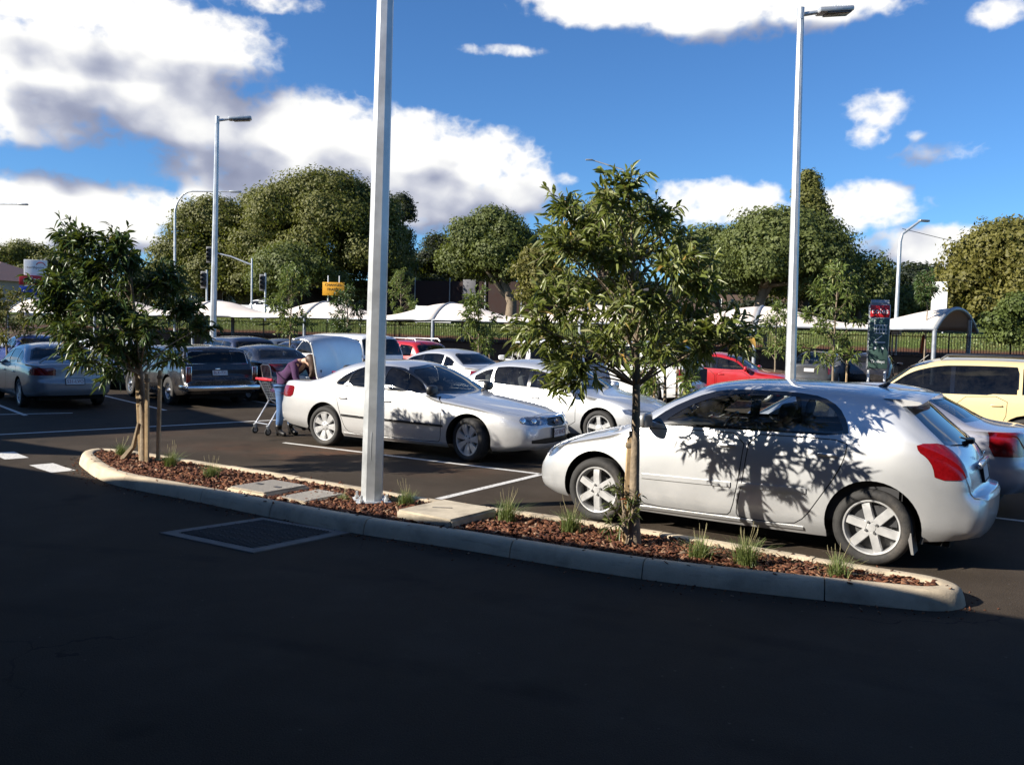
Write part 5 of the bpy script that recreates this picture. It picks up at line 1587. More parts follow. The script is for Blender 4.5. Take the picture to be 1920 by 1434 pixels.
def lobe_tree(name, base, xc, hw, ztop, zlow, label, m_leaf, seed, depth=None, shape='dome', nlobe=34, rl=(.20, .34), leaf=.28, trunk=True, m_bark=None, group='trees beyond the road', dens=1.0, tr=.5, limbs=6):
    """broad tree: crown of leaf-clad lobes on limbs"""
    rs = np.random.RandomState(seed)
    root = empty(name, (base[0], base[1], base[2]), 0, label, 'tree', group)
    depth = depth or hw * .8
    H_ = ztop - zlow; cx = xc - base[0]
    lobes = []
    while len(lobes) < nlobe:
        if shape == 'dome':
            t = rs.uniform(0, 1) ** .8
            a = rs.uniform(0, 6.283); rr = math.sqrt(max(0, 1 - t ** 2.2)) * rs.uniform(.45, 1.0)
            if t < .12: rr = rs.uniform(.55, .95)
        elif shape == 'cone':
            t = rs.uniform(0, 1); a = rs.uniform(0, 6.283); rr = (1 - t) ** .75 * rs.uniform(.4, 1)
        else:
            t = rs.uniform(0, 1); a = rs.uniform(0, 6.283); rr = math.sin(math.pi * (.12 + .82 * t)) ** .7 * rs.uniform(.3, 1)
        r_ = rs.uniform(*rl) * min(hw, H_ * .8) * (1 if shape != 'cone' else (1.05 - .6 * t))
        x = cx + rr * math.cos(a) * (hw - r_ * .6); y = rr * math.sin(a) * (depth - r_ * .6); z = zlow - base[2] + r_ * .7 + t * (H_ - r_ * 1.7)
        lobes.append((x, y, z, r_))
    P_, D_, S_ = [], [], []
    for (x, y, z, r_) in lobes:
        n = int(200 * r_ * r_ * dens * (.36 / leaf) ** 2) + 20
        v = rs.normal(0, 1, (n, 3)); v /= np.linalg.norm(v, axis=1)[:, None]
        v[:, 2] = np.where(v[:, 2] < -.55, -v[:, 2] * .6, v[:, 2])
        rad = r_ * rs.uniform(.64, 1.14, n) * (1 + .18 * np.sin(v[:, 0] * 7 + x) * np.sin(v[:, 1] * 6 + z) + .1 * np.sin(v[:, 2] * 11 + y))
        P_.append(np.array([x, y, z]) + v * rad[:, None] * np.array([1, 1, .82])); D_.append(v)
        S_.append(rs.uniform(.6, 1.3, n) * leaf)
    P_ = np.concatenate(P_); D_ = np.concatenate(D_); S_ = np.concatenate(S_)
    n = len(P_)
    N_ = D_ + rs.normal(0, .33, (n, 3)); N_ /= np.linalg.norm(N_, axis=1)[:, None]
    U_ = np.cross(N_, rs.normal(0, 1, (n, 3))); U_ /= np.linalg.norm(U_, axis=1)[:, None]
    W_ = np.cross(N_, U_)
    s1 = S_[:, None] * .5; s2 = s1 * rs.uniform(.45, .8, (n, 1))
    V = np.stack([P_ - U_ * s1, P_ + W_ * s2 + N_ * s2 * .2, P_ + U_ * s1, P_ - W_ * s2 + N_ * s2 * .2], 1).reshape(-1, 3)
    F = np.arange(4 * n).reshape(-1, 4)
    tag(link('crown', fast_mesh('crown', V, F, m_leaf), root), kind='stuff')
    if trunk:
        tb = MB(); hgt = (zlow - base[2]) + H_ * .35
        tb.tube([(0, 0, -.3), (.1, 0, hgt * .35), (cx * .3 - .1, 0, hgt * .7), (cx * .5, 0, hgt)], [tr * 1.25, tr, tr * .8, tr * .5], 9)
        tb.build('trunk', m_bark or M_BARKDARK, root, 60)
        lb = MB()
        for k in range(limbs):
            x, y, z, r_ = lobes[(k * 5) % len(lobes)]
            a = Vector((cx * .25, 0, hgt * (.45 + .4 * rs.rand())))
            c = Vector((x, y, z)); m_ = a.lerp(c, .5) + Vector(rs.normal(0, .35, 3))
            lb.tube([a, a.lerp(m_, .5), m_, m_.lerp(c, .6), c], [tr * .55, tr * .45, tr * .35, tr * .25, tr * .12], 6)
        lb.build('limbs', m_bark or M_BARKDARK, root, 60)
    return root
# ------------------------------------------------------------------ raised land behind the bays
WU, WV, W0 = Vector((.912, -.410, 0)), Vector((.410, .912, 0)), 46.67      # wall direction, outward normal, distance
def wp(s, p, z): return WU * s + WV * p + Vector((0, 0, z))
M_VERGE = None
def verge_material():
    m = bpy.data.materials.new('verge_grass'); m.use_nodes = True
    nt = NG(m.node_tree); b = m.node_tree.nodes['Principled BSDF']
    geo = nt.n('ShaderNodeNewGeometry').outputs['Position']
    d = nt.n('ShaderNodeVectorMath', operation='DOT_PRODUCT'); nt.put(d.inputs[0], geo); d.inputs[1].default_value = tuple(WV)
    n1 = nt.noise(geo, 1.2, 6, .65); n2 = nt.noise(geo, 9, 5, .7); n3 = nt.noise(geo, .25, 3, .5)
    gr = nt.mix(nt.maprange(n2, .3, .7), (.045, .075, .016), (.12, .145, .035))
    gr = nt.mix(nt.maprange(n3, .4, .7, 0, .6), gr, (.16, .13, .05))
    mu = nt.mix(nt.maprange(n2, .3, .7), (.060, .026, .016), (.15, .075, .045))
    k = nt.maprange(nt.m('ADD', d.outputs['Value'], nt.m('MULTIPLY', n1, 4.0)), W0 + 6.0, W0 + 7.2)
    nt.put(b.inputs['Base Color'], nt.mix(k, mu, gr)); b.inputs['Roughness'].default_value = .95; b.inputs['Specular IOR Level'].default_value = .1
    bp = nt.n('ShaderNodeBump'); bp.inputs['Strength'].default_value = .8; bp.inputs['Distance'].default_value = .08
    nt.put(bp.inputs['Height'], n2); nt.put(b.inputs['Normal'], bp.outputs[0])
    return m
M_VERGE = verge_material()
vb = MB(); rows = [(W0 + .14, 1.22), (W0 + 3, 1.42), (W0 + 8, 1.9), (W0 + 13, 2.35), (W0 + 16, 2.5), (W0 + 28.5, 2.52), (W0 + 40, 2.9), (W0 + 90, 5.0), (W0 + 400, 9.0), (W0 + 1500, 20)]
ss = [-1500, -300] + list(np.linspace(-110, 110, 45)) + [300, 1500]
rr_ = random.Random(4)
vs = [wp(s, p, z + (rr_.uniform(-.06, .06) if 1 < i < 4 else 0)) for i, (p, z) in enumerate(rows) for s in ss]
m_ = len(ss)
vb.add(vs, [(i * m_ + j, i * m_ + j + 1, (i + 1) * m_ + j + 1, (i + 1) * m_ + j) for i in range(len(rows) - 1) for j in range(m_ - 1)])
tag(vb.build('grass_bank', M_VERGE, None, 60), kind='structure')
rb = MB(); rb.add([wp(-300, W0 + 17, 2.54), wp(300, W0 + 17, 2.54), wp(300, W0 + 27.5, 2.56), wp(-300, W0 + 27.5, 2.56)], [(0, 1, 2, 3)])
tag(rb.build('road', M_ASPHALT, None, None), kind='structure')
# verge grass blades seen under the shade sails
rs = np.random.RandomState(8)
n = 26000
s_ = rs.uniform(-78, 36, n); p_ = W0 + rs.uniform(5.2, 15.5, n)
zz = np.interp(p_, [r[0] for r in rows], [r[1] for r in rows])
base = np.outer(s_, WU) + np.outer(p_, WV); base[:, 2] = zz - .03
ang = rs.uniform(0, 6.283, n); hh = rs.uniform(.06, .16, n); ww = rs.uniform(.03, .07, n)
dx = np.stack([np.cos(ang) * ww, np.sin(ang) * ww, np.zeros(n)], 1); tp_ = np.stack([rs.normal(0, .05, n), rs.normal(0, .05, n), hh], 1)
V = np.stack([base - dx, base + dx, base + tp_], 1).reshape(-1, 3)
tag(link('verge_grass', fast_mesh('verge_grass', V, np.arange(3 * n).reshape(-1, 3), M_GRASS)), 'rough green verge grass on the bank behind the fence', 'grass', kind='stuff')

# retaining wall of blocks (courses built as separate pieces)
wall = empty('retaining_wall', (0, 0, 0), 0, 'long dark brown block retaining wall along the back of the car park', 'wall')
core = MB(); core.add([wp(-90, W0 + .02, 0), wp(90, W0 + .02, 0), wp(90, W0 + .02, 1.20), wp(-90, W0 + .02, 1.20), wp(-90, W0 + .3, 0), wp(90, W0 + .3, 0), wp(90, W0 + .3, 1.20), wp(-90, W0 + .3, 1.20)], [(0, 1, 2, 3), (5, 4, 7, 6), (3, 2, 6, 7)])
core.build('core', M_BLOCK, wall, None)
for c in range(3):
    for k in range(49):
        s0 = -80 + k * 2.4 + (1.2 if c % 2 else 0)
        pb = MB(); jz = rr_.uniform(-.012, .012)
        cc = wp(s0 + 1.2, W0 - .02 + jz, .2 + .4 * c)
        pb.box(cc, (2.37, .12, .385), math.atan2(WU.y, WU.x)); pb.build('wall_panel', M_BLOCK, wall, None)
# steel picket fence on the wall
M_FENCE = mat('black_powdercoat', (.012, .011, .011), .5)
fence = empty('picket_fence', (0, 0, 0), 0, 'black steel picket fence standing on the retaining wall', 'fence')
angw = math.atan2(WU.y, WU.x)
for k in range(44):
    s0 = -76 + k * 2.6
    pm = MB(); pm.box(wp(s0, W0 + .12, 1.80), (.07, .07, 1.2), angw); pm.build('fence_post', M_FENCE, fence, None)
    rl = MB(); rl.box(wp(s0 + 1.3, W0 + .12, 2.20), (2.5, .035, .04), angw); rl.box(wp(s0 + 1.3, W0 + .12, 1.36), (2.5, .035, .04), angw); rl.build('rail', M_FENCE, fence, None)
    pk = MB()
    for j in range(20): pk.box(wp(s0 + .13 + j * .123, W0 + .12, 1.80), (.024, .024, 1.04), angw)
    tag(pk.build('pickets', M_FENCE, fence, None), kind='stuff')

# shade sails over the back bays
M_SAIL = mat('sail_fabric', (.66, .58, .51), .8, var=.06, vscale=1.2)
M_GALV = mat('galvanised_steel', (.50, .52, .53), .42, .55, var=.22, vscale=3, vdetail=8)
M_GREY = mat('grey_steel', (.30, .32, .34), .45, .4, var=.12)
ARX = [-61.2, -52.1, -43.0, -33.9, -24.8, -15.8, -6.7, 2.3]      # along the wall direction
def sail_bay(s0, s1, label, end_arch):
    root = empty('shade_sail', (0, 0, 0), 0, label, 'shade sail', 'row of white shade sails')
    nu, nv = 26, 14; vs = []
    for i in range(nu + 1):
        t = i / nu; k = .5 + .5 * math.cos(2 * math.pi * t)           # 1 at the arches, 0 midway
        rise = .30 + .74 * k; half = 2.0 + .35 * k; ez = 2.52 - .04 * (1 - k)
        for j in range(nv + 1):
            q = 2 * j / nv - 1
            vs.append(wp(s0 + (s1 - s0) * t + (1.0 * q * t * t if end_arch else 0), W0 - .6 + q * half, ez + rise * (1 - abs(q) ** 2.1)))
    fb = MB(); m_ = nv + 1
    fb.add(vs, [(i * m_ + j, i * m_ + j + 1, (i + 1) * m_ + j + 1, (i + 1) * m_ + j) for i in range(nu) for j in range(nv)])
    fo = fb.build('fabric', M_SAIL, root, 60)
    fo.modifiers.new('thick', 'SOLIDIFY').thickness = .02
    eb = MB()
    for q in (-1, 1):
        eb.tube([vs[i * m_ + (0 if q < 0 else nv)] for i in range(nu + 1)], .05, 6)
    eb.build('edge_beam', M_GREY, root, 60)
    for s in ([s0, s1] if end_arch else [s0]):
        ab = MB(); ab.tube([wp(s + (1.0 * q if s == s1 else 0), W0 - .6 + q * 2.36, 2.50 + 1.03 * (1 - abs(q) ** 2.1)) for q in np.linspace(-1, 1, 19)], .10, 8)
        ab.build('arch_frame', M_GREY, root, 60)
        for q, zb in ((-1, 0), (.62, 1.2)):
            pb = MB(); sq = s + (1.0 * q if s == s1 else 0); pb.cyl(wp(sq, W0 - .6 + q * 2.3, zb), wp(sq, W0 - .6 + q * 2.3, 2.55 + (.5 if q > 0 else 0)), .10, .10, 10); pb.build('post', M_GREY, root, 60)
    return root
names = ['leftmost white shade sail glimpsed behind the dark tree', 'white shade sail behind the left light pole', 'white shade sail below the orange roadwork sign', 'white shade sail right of the near light pole', 'white shade sail half hidden behind the slender tree', 'white shade sail left of the tall light pole', 'white shade sail ending in the grey arch at the right']
for k in range(7): sail_bay(ARX[k] + .03, ARX[k + 1] - .03, names[k], k == 6)

# ------------------------------------------------------------------ light poles
def light_pole(base, h, top, label, r0=.118, r1=.066, head_az=0.0):
    root = empty('light_pole', base, 0, label, 'light pole', 'galvanised car park light poles')
    tp = Vector((top[0] - base[0], top[1] - base[1], h))
    pm = MB(); n = 8
    pm.cyl((0, 0, .02), tp, r0, r1, n, True, math.pi / 8)
    pm.build('pole', M_GALV, root, 20)
    bp = MB(); bp.bevbox((0, 0, .02), (.36, .36, .03), .006, R(20))
    for k in range(4):
        a = R(65 + 90 * k); p = Vector((.19 * math.cos(a), .19 * math.sin(a), .03))
        bp.cyl(p, p + Vector((0, 0, .075)), .014, .014, 6); bp.cyl(p, p + Vector((0, 0, .03)), .026, .026, 6)
    bp.build('base_plate', M_GALV, root, 30)
    dr = MB(); dr.bevbox((r0 * .72 * math.cos(R(-60)), r0 * .78 * math.sin(R(-60)), .62), (.10, .012, .30), .004, R(30)); dr.build('access_door', M_GALV, root, 30)
    d = Vector((math.cos(head_az), math.sin(head_az), 0))
    ar = MB(); ar.cyl(tp + Vector((0, 0, -.10)), tp + d * .40 + Vector((0, 0, -.02)), .045, .04, 10); ar.cyl(tp + Vector((0, 0, -.2)), tp + Vector((0, 0, .04)), r1 + .008, r1 + .008, 10)
    ar.build('arm', M_GALV, root, 40)
    hd = MB(); M = Matrix.Rotation(head_az, 4, 'Z').to_3x3() @ Matrix.Rotation(R(-6), 3, 'Y')
    c = tp + d * .72 + Vector((0, 0, .02))
    hd.bevbox(c, (.74, .32, .11), .04, m=M); ho = hd.build('luminaire', M_GALV, root, 40)
    fn = MB()
    for k in range(7): fn.bevbox(c + d * (-.05 + .055 * k) + Vector((0, 0, .07)), (.012, .26, .05), .003, m=M, seg=1)
    fn.build('cooling_fins', M_GALV, root, 30)
    ln = MB(); ln.bevbox(c + d * .06 + Vector((0, 0, -.062)), (.52, .27, .025), .008, m=M); ln.build('lens', mat('luminaire_lens', (.10, .085, .075), .25), root, 30)
    return root
light_pole((-1.47, 9.18, .09), 8.9, (-1.36, 9.18), 'large galvanised light pole rising out of frame from the island')
light_pole((5.93, 18.4, 0), 8.75, (5.80, 18.4), 'tall light pole with visible lamp head behind the hatchback roof', head_az=R(5))
light_pole((-10.05, 29, 0), 8.75, (-9.92, 29), 'distant light pole behind the black station wagon', head_az=R(12))

def road_lamp(base, h, reach, az, label, style='curve', r=.09):
    root = empty('road_lamp', base, 0, label, 'street lamp', 'street lamps along the raised road')
    d = Vector((math.cos(az), math.sin(az), 0))
    pm = MB()
    if style == 'curve':
        pts = [Vector((0, 0, 0)), Vector((0, 0, h - 1.6))] + [Vector((0, 0, h - 1.6)) + Vector((0, 0, 1.6 * math.sin(t))) + d * (1.2 * (1 - math.cos(t))) for t in np.linspace(.2, 1.57, 6)] + [Vector((0, 0, h + .05)) + d * reach]
    else:
        pts = [Vector((0, 0, 0)), Vector((0, 0, h - 1.4)), Vector((0, 0, h - .9)) + d * .15, Vector((0, 0, h)) + d * reach]
    pm.tube(pts, [r * (1 - .5 * k / (len(pts) - 1)) for k in range(len(pts))], 8)
    pm.build('pole', M_GALV, root, 60)
    hb = MB(); e = pts[-1]
    hb.bevbox(e + d * .25, (.75, .28, .14), .05, az); hb.build('lamp_head', M_GREY, root, 40)
    return root
road_lamp((-23.4, 60, 1.4), 9.6, 3.9, 0, 'tall curved street lamp left of the distant light pole')
road_lamp((24.2, 55, 1.6), 8.0, 1.5, .3, 'wooden poled street lamp against sky at the right', 'straight', .14)
road_lamp((11.0, 90, 3.5), 16.2, 3.4, math.pi, 'street lamp peeping over the slender tree', 'straight', .12)
road_lamp((-44.5, 70, 2.5), 8.6, 4.8, 0, 'street lamp arm reaching in at the left edge', 'curve')
wr = MB()
for (dz, sag) in ((7.4, .5), (4.6, .3)):
    wr.tube([Vector((24.3 + 26 * t, 55 + 10 * t, 1.6 + dz - 1.6 * t - sag * 4 * t * (1 - t) - (0 if dz > 5 else -1.4 * t))) for t in np.linspace(0, 1, 10)], .02, 4)
tag(wr.build('power_cable', mat('cable_black', (.02, .02, .02), .6)), 'thin cables running right from the street lamp pole', 'cable')

def traffic_signal(base, h, label, mast=None):
    root = empty('traffic_signal', base, 0, label, 'traffic light', 'traffic lights on the raised road')
    pm = MB(); pm.cyl((0, 0, 0), (0, 0, h), .08, .07, 8)
    if mast: pm.tube([(0, 0, h - .5), (mast * .5, 0, h + .1), (mast, 0, h + .45)], [.07, .06, .045], 8)
    pm.build('pole', M_GALV, root, 60)
    hx = mast if mast else 0; hz = (h + .2) if mast else h - .7
    hb = MB(); hb.bevbox((hx - (.18 if not mast else 0), -.15, hz), (.34, .22, 1.0), .05); hb.build('signal_head', M_BLACK, root, 40)
    vz = MB()
    for k in range(3): vz.cyl((hx - (.18 if not mast else 0), -.26, hz + .3 - .3 * k), (hx - (.18 if not mast else 0), -.42, hz + .3 - .3 * k), .12, .12, 12, False)
    vz.build('visors', M_BLACK, root, 40)
    bb = MB(); bb.bevbox((hx - (.18 if not mast else 0), .0, hz), (.52, .02, 1.2), .05); bb.build('backing_board', mat('signal_board_edge', (.16, .16, .16), .5), root, 40)
    return root
traffic_signal((-18.3, 64, 2.3), 3.5, 'pole mounted traffic light beside the white utility')
traffic_signal((-19.9, 66, 2.4), 4.6, 'traffic light on a long arm behind the distant light pole', -3.2)
traffic_signal((-21.9, 62, 2.2), 3.6, 'bare traffic light pole left of the white utility')

# ------------------------------------------------------------------ signs
M_WHITE = mat('sign_white', (.72, .72, .71), .4, var=.04)
M_SRED = mat('sign_red', (.42, .012, .018), .4)
M_SBLUE = mat('sign_blue', (.015, .05, .32), .4)
M_SGREEN = mat('sign_dark_green', (.045, .085, .070), .45, var=.1)
M_SYEL = mat('sign_orange_yellow', (.72, .34, .015), .5, var=.06)
M_SBLACK = mat('sign_black', (.01, .01, .01), .5)
FACE = lambda yaw: Matrix.Rotation(yaw, 4, 'Z') @ Matrix.Rotation(R(90), 4, 'X')        # lettering facing -Y, turned by yaw
# trolley return sign
ts = empty('trolley_sign', (11.35, 27, 0), R(-14), 'green trolley return sign with red top beside the gold car', 'sign')
pb = MB(); pb.bevbox((0, 0, 2.06), (.62, .20, 2.05), .05); pb.build('cabinet', M_GREY, ts, 30)
pb = MB(); pb.bevbox((0, -.105, 1.86), (.56, .02, 1.55), .03); pb.build('green_face', M_SGREEN, ts, 30)
pb = MB(); pb.bevbox((0, -.106, 2.86), (.56, .02, .38), .02); pb.build('red_face', M_SRED, ts, 30)
pb = MB(); pb.cyl((-.26, 0, 3.12), (.26, 0, 3.12), .09, .09, 12); pb.build('lamp_bar', M_GREY, ts, 40)
for x in (-.24, .24):
    pb = MB(); pb.cyl((x, 0, 0), (x, 0, 1.1), .04, .04, 10); pb.build('leg', M_WHITE, ts, 40)
place_text('coles', .24, M_WHITE, ts, Matrix.Translation((0, -.118, 2.86)) @ FACE(0), .002)
place_text('Trolleys', .125, M_WHITE, ts, Matrix.Translation((0, -.118, 1.30)) @ FACE(0), .002)
ic = MB()
ic.box((-.14, -.118, 2.42), (.02, .006, .36)); ic.box((-.18, -.118, 2.60), (.09, .006, .02))
for k in range(4): ic.box((-.08 + .09 * k, -.118, 2.30), (.018, .006, .26))
for z in (2.43, 2.30, 2.18): ic.box((.05, -.118, z), (.36, .006, .022))
ic.box((-.02, -.118, 2.02), (.30, .006, .02), 0, m=Matrix.Rotation(R(-38), 3, 'Y')); ic.box((.02, -.118, 1.90), (.34, .006, .03))
for x in (-.10, .12): ic.cyl((x, -.115, 1.72), (x, -.121, 1.72), .04, .04, 12)
ic.build('trolley_symbol', M_WHITE, ts, None)
# shopping centre pylon
py = empty('pylon_sign', (-41.4, 75, 2.4), R(24), 'tall white shopping centre pylon with red and blue panels', 'sign')
pb = MB(); pb.bevbox((.15, 0, 2.3), (1.75, .5, 4.8), .04); pb.build('tower', M_WHITE, py, 30)
pb = MB(); pb.bevbox((-.2, -.05, 2.95), (1.75, .66, .82), .02); pb.build('red_panel', M_SRED, py, 30)
pb = MB(); pb.bevbox((-.2, -.05, 2.05), (1.75, .66, .74), .02); pb.build('blue_panel', M_SBLUE, py, 30)
place_text('coles', .62, M_WHITE, py, Matrix.Translation((-.15, -.39, 3.0)) @ FACE(0), .004)
place_text('northpoint', .30, M_SBLACK, py, Matrix.Translation((.15, -.26, 4.05)) @ FACE(0), .004)
ab = MB(); ab.tube([(.55 + .34 * math.cos(t), -.262, 4.20 + .30 * math.sin(t)) for t in np.linspace(.2, 2.9, 10)], .035, 5); ab.build('arc_logo', M_SRED, py, 40)
ab = MB(); ab.tube([(.62 + .30 * math.cos(t), -.262, 3.92 - .14 * math.sin(t)) for t in np.linspace(.2, 2.6, 8)], .025, 5); ab.build('swoosh', M_SBLUE, py, 40)
pb = MB(); pb.tube([(-.75 + .3 * k / 6, -.392, 2.0 + .10 * math.sin(k)) for k in range(7)], .03, 5); pb.tube([(-.1 + .28 * math.cos(t), -.392, 2.06 + .18 * math.sin(t)) for t in np.linspace(0, 3.14, 8)], .035, 5); pb.build('panel_mark', M_WHITE, py, 40)
# roadwork sign
rw_ = empty('roadwork_sign', (-13.7, 66, 2.3), R(4), 'orange roadwork sign on two white posts above the sails', 'sign')
pb = MB(); pb.bevbox((0, 0, 2.55), (1.65, .05, 1.0), .03); pb.build('panel', M_SYEL, rw_, 30)
for x in (-.42, .42):
    pb = MB(); pb.cyl((x, .06, 0), (x, .06, 3.55), .04, .04, 8); pb.build('post', M_WHITE, rw_, 40)
place_text('CHANGED', .27, M_SBLACK, rw_, Matrix.Translation((0, -.03, 2.84)) @ FACE(0), .003)
place_text('TRAFFIC', .27, M_SBLACK, rw_, Matrix.Translation((0, -.03, 2.50)) @ FACE(0), .003)
# turn arrow sign and trolley bay things near the right hand sail
ar = empty('arrow_sign', (19.0, 43.2, 1.3), R(-20), 'white turn arrow sign behind the fence at the right', 'sign')
pb = MB(); pb.bevbox((0, 0, 1.10), (.56, .03, .30), .02); pb.bevbox((0, 0, 1.42), (.56, .03, .09), .02); pb.build('panel', M_WHITE, ar, 30)
pb = MB(); pb.cyl((-.12, .04, -.1), (-.12, .04, 1.5), .04, .04, 8); pb.cyl((.06, .04, -.1), (.06, .04, 1.0), .05, .05, 8); pb.build('post', M_WHITE, ar, 40)
pb = MB(); pb.box((.02, -.02, 1.14), (.30, .006, .03)); pb.box((.16, -.02, 1.06), (.03, .006, .17)); pb.add([(-.14, -.022, 1.20), (-.14, -.022, 1.08), (-.23, -.022, 1.14)], [(0, 1, 2)]); pb.build('arrow', M_SBLACK, ar, None)
rp = empty('road_sign', (29.3, 60, 2.2), R(-30), 'tall blank white road sign half hidden by trees', 'sign')
pb = MB(); pb.bevbox((0, 0, 2.4), (1.0, .08, 3.0), .10); pb.build('panel', M_WHITE, rp, 30)
pb = MB(); pb.cyl((-.3, .1, 0), (-.3, .1, 3.5), .05, .05, 8); pb.cyl((.3, .1, 0), (.3, .1, 3.5), .05, .05, 8); pb.build('post', M_GALV, rp, 40)
oc = empty('barrier_marker', (20.6, 43.6, 1.28), 0, 'orange plastic marker cone on the grass behind the fence', 'cone')
pb = MB(); pb.lathe([(.22, 0), (.20, .03), (.13, .5), (.07, 1.0), (.001, 1.02)], 14, 'Z'); pb.build('cone', mat('cone_orange', (.75, .13, .02), .5), oc, 50)
pb = MB(); pb.bevbox((0, 0, .03), (.5, .5, .06), .02); pb.build('foot', M_BLACK, oc, 40)

# ------------------------------------------------------------------ far buildings and court fence
def house(loc, rz, L_, W_, h, rh, wall_c, roof_c, label):
    root = empty('house', loc, rz, label, 'house')
    wm = mat('house_wall_%d' % len(bpy.data.materials), wall_c, .85, var=.12, vscale=2)
    rm = mat('house_roof_%d' % len(bpy.data.materials), roof_c, .6, var=.15, vscale=3)
    b = MB(); b.box((0, 0, h / 2), (L_, W_, h)); b.build('wall', wm, root, None)
    o = .5; b = MB()
    b.add([(-L_ / 2 - o, -W_ / 2 - o, h - .05), (L_ / 2 + o, -W_ / 2 - o, h - .05), (L_ / 2 + o, W_ / 2 + o, h - .05), (-L_ / 2 - o, W_ / 2 + o, h - .05), (-L_ / 2 + W_ / 2, 0, h + rh), (L_ / 2 - W_ / 2, 0, h + rh)],
          [(0, 1, 5, 4), (1, 2, 5), (2, 3, 4, 5), (3, 0, 4), (3, 2, 1, 0)])
    b.build('roof', rm, root, None)
    for k in range(3):
        x = -L_ / 2 + L_ * (k + .5) / 3
        w_ = MB(); w_.box((x, -W_ / 2 - .02, h * .55), (1.5, .06, 1.2)); wo = w_.build('window', M_GLOSSBLACK, root, None)
        f = MB()
        for (cx, cz, dx_, dz_) in ((0, .62, 1.62, .06), (0, -.62, 1.62, .06), (-.78, 0, .06, 1.2), (.78, 0, .06, 1.2), (0, 0, .05, 1.2)): f.box((x + cx, -W_ / 2 - .06, h * .55 + cz), (dx_, .05, dz_))
        f.build('frame', M_WHITE, wo, None)
    return root
house((-27.5, 92, 3.0), R(-20), 14, 8, 2.9, 1.6, (.17, .13, .10), (.04, .07, .05), 'brown house with dull green roof under the big trees')
house((-58, 96, 3.0), R(-22), 13, 9, 3.0, 2.2, (.40, .36, .32), (.16, .10, .085), 'pale house with pinkish roof at the far left')
house((24, 100, 3.6), R(-25), 18, 9, 3.4, 1.2, (.07, .045, .035), (.05, .045, .04), 'low brick building behind the right hand trees')
cf = empty('court_fence', (-4.5, 84, 2.9), R(-15), 'dark red brown screen fence with slim posts below the trees', 'fence')
b = MB(); b.box((0, .1, 1.9), (26, .08, 3.8)); b.build('screen', mat('brown_screen', (.026, .011, .009), .9, var=.3, vscale=1.5), cf, None)
for k in range(8):
    b = MB(); b.cyl((-12.6 + 3.6 * k, -.05, 0), (-12.6 + 3.6 * k, -.05, 4.1), .06, .06, 8); b.build('post', M_GREY, cf, 40)
b = MB(); b.bevbox((.2, -.1, 3.0), (1.3, .06, 1.9), .05); b.build('notice_board', mat('board_grey', (.11, .11, .12), .7), cf, 30)
ww = empty('site_hoarding', (-6.5, 70, 2.4), R(-20), 'low white hoarding right of the near light pole', 'barrier')
b = MB(); b.box((0, 0, .8), (3.2, .06, 1.3)); b.build('panel', M_WHITE, ww, None)
for x in (-1.5, 0, 1.5):
    b = MB(); b.box((x, .06, .8), (.08, .05, 1.5)); b.build('post', M_GREY, ww, None)

# ------------------------------------------------------------------ buildings outside the frame that shade the driveway
U_ = Vector((.888, -.459, 0)); N2 = Vector((.459, .888, 0))
def bp_(s, p, z): return U_ * s + N2 * p + Vector((0, 0, z))
M_RENDER = mat('rendered_wall', (.42, .38, .33), .85, var=.1, vscale=2)
shop = empty('shopping_centre', (0, 0, 0), 0, 'shopping centre front behind the camera, its unseen canopy shaped to darken the driveway', 'building')
EAVE, EH = 2.02, 3.5  # unseen canopy, eave and height chosen for the shadow edge and a darker foreground
b = MB(); b.add([bp_(s, p, z) for z in (EH, EH + .3) for (s, p) in ((-70, EAVE), (45, EAVE), (45, -9), (-70, -9))], [(0, 1, 2, 3), (7, 6, 5, 4), (0, 4, 5, 1), (1, 5, 6, 2), (2, 6, 7, 3), (3, 7, 4, 0)])
b.build('canopy', mat('canopy_soffit', (.05, .05, .05), .8), shop, None)  # soffit and wall kept near black to lower the bounced light
b = MB(); b.add([bp_(s, p, z) for z in (0, 8.4) for (s, p) in ((-70, -5), (45, -5), (45, -25), (-70, -25))], [(0, 1, 2, 3), (7, 6, 5, 4), (0, 4, 5, 1), (1, 5, 6, 2), (2, 6, 7, 3), (3, 7, 4, 0)])
b.build('wall', mat('shop_wall', (.05, .048, .045), .8, var=.1), shop, None)
for k in range(12):
    b = MB(); b.add([bp_(-60 + 8.5 * k + ds, -5 + .03 + dp, z) for z in (.1, 3.2) for (ds, dp) in ((0, 0), (5.5, 0), (5.5, .04), (0, .04))], [(0, 1, 2, 3), (7, 6, 5, 4), (0, 4, 5, 1), (1, 5, 6, 2), (2, 6, 7, 3), (3, 7, 4, 0)])
    b.build('shop_window', M_GLOSSBLACK, shop, None)
wing = empty('side_building', (0, 0, 0), 0, 'rendered building beyond the left edge shading the parked cars', 'building')
C_ = Vector((-17.6, 12.7)); e1, e2 = Vector((-.77, -.64)), Vector((-.64, .77))
ft = [C_, C_ + e2 * 8.5, C_ + e2 * 8.5 + e1 * 14, C_ + e1 * 14]
b = MB(); b.prism([(p.x, p.y) for p in ft], 0, 6.9); b.build('wall', M_RENDER, wing, None)
b = MB(); b.prism([(p.x, p.y) for p in inset_poly([tuple(q) for q in ft], -.12) for p in [Vector(p)]], 6.9, 7.05); b.build('parapet', M_GREY, wing, None)
aw = empty('shadow_awning', (0, 0, 0), 0, 'unseen flat awning beyond the left edge, added to cast a wedge of shadow', 'awning')
C2 = Vector((-14.3, 9.9)); f2 = [C2, C2 + Vector((-.87, .5)) * 7, C2 + Vector((-1, .02)) * 7]  # unseen roof added for its shadow, cut to a triangle for the wedge
b = MB(); b.prism([(p.x, p.y) for p in f2], 4.5, 4.7); b.build('roof', M_GREY, aw, None)
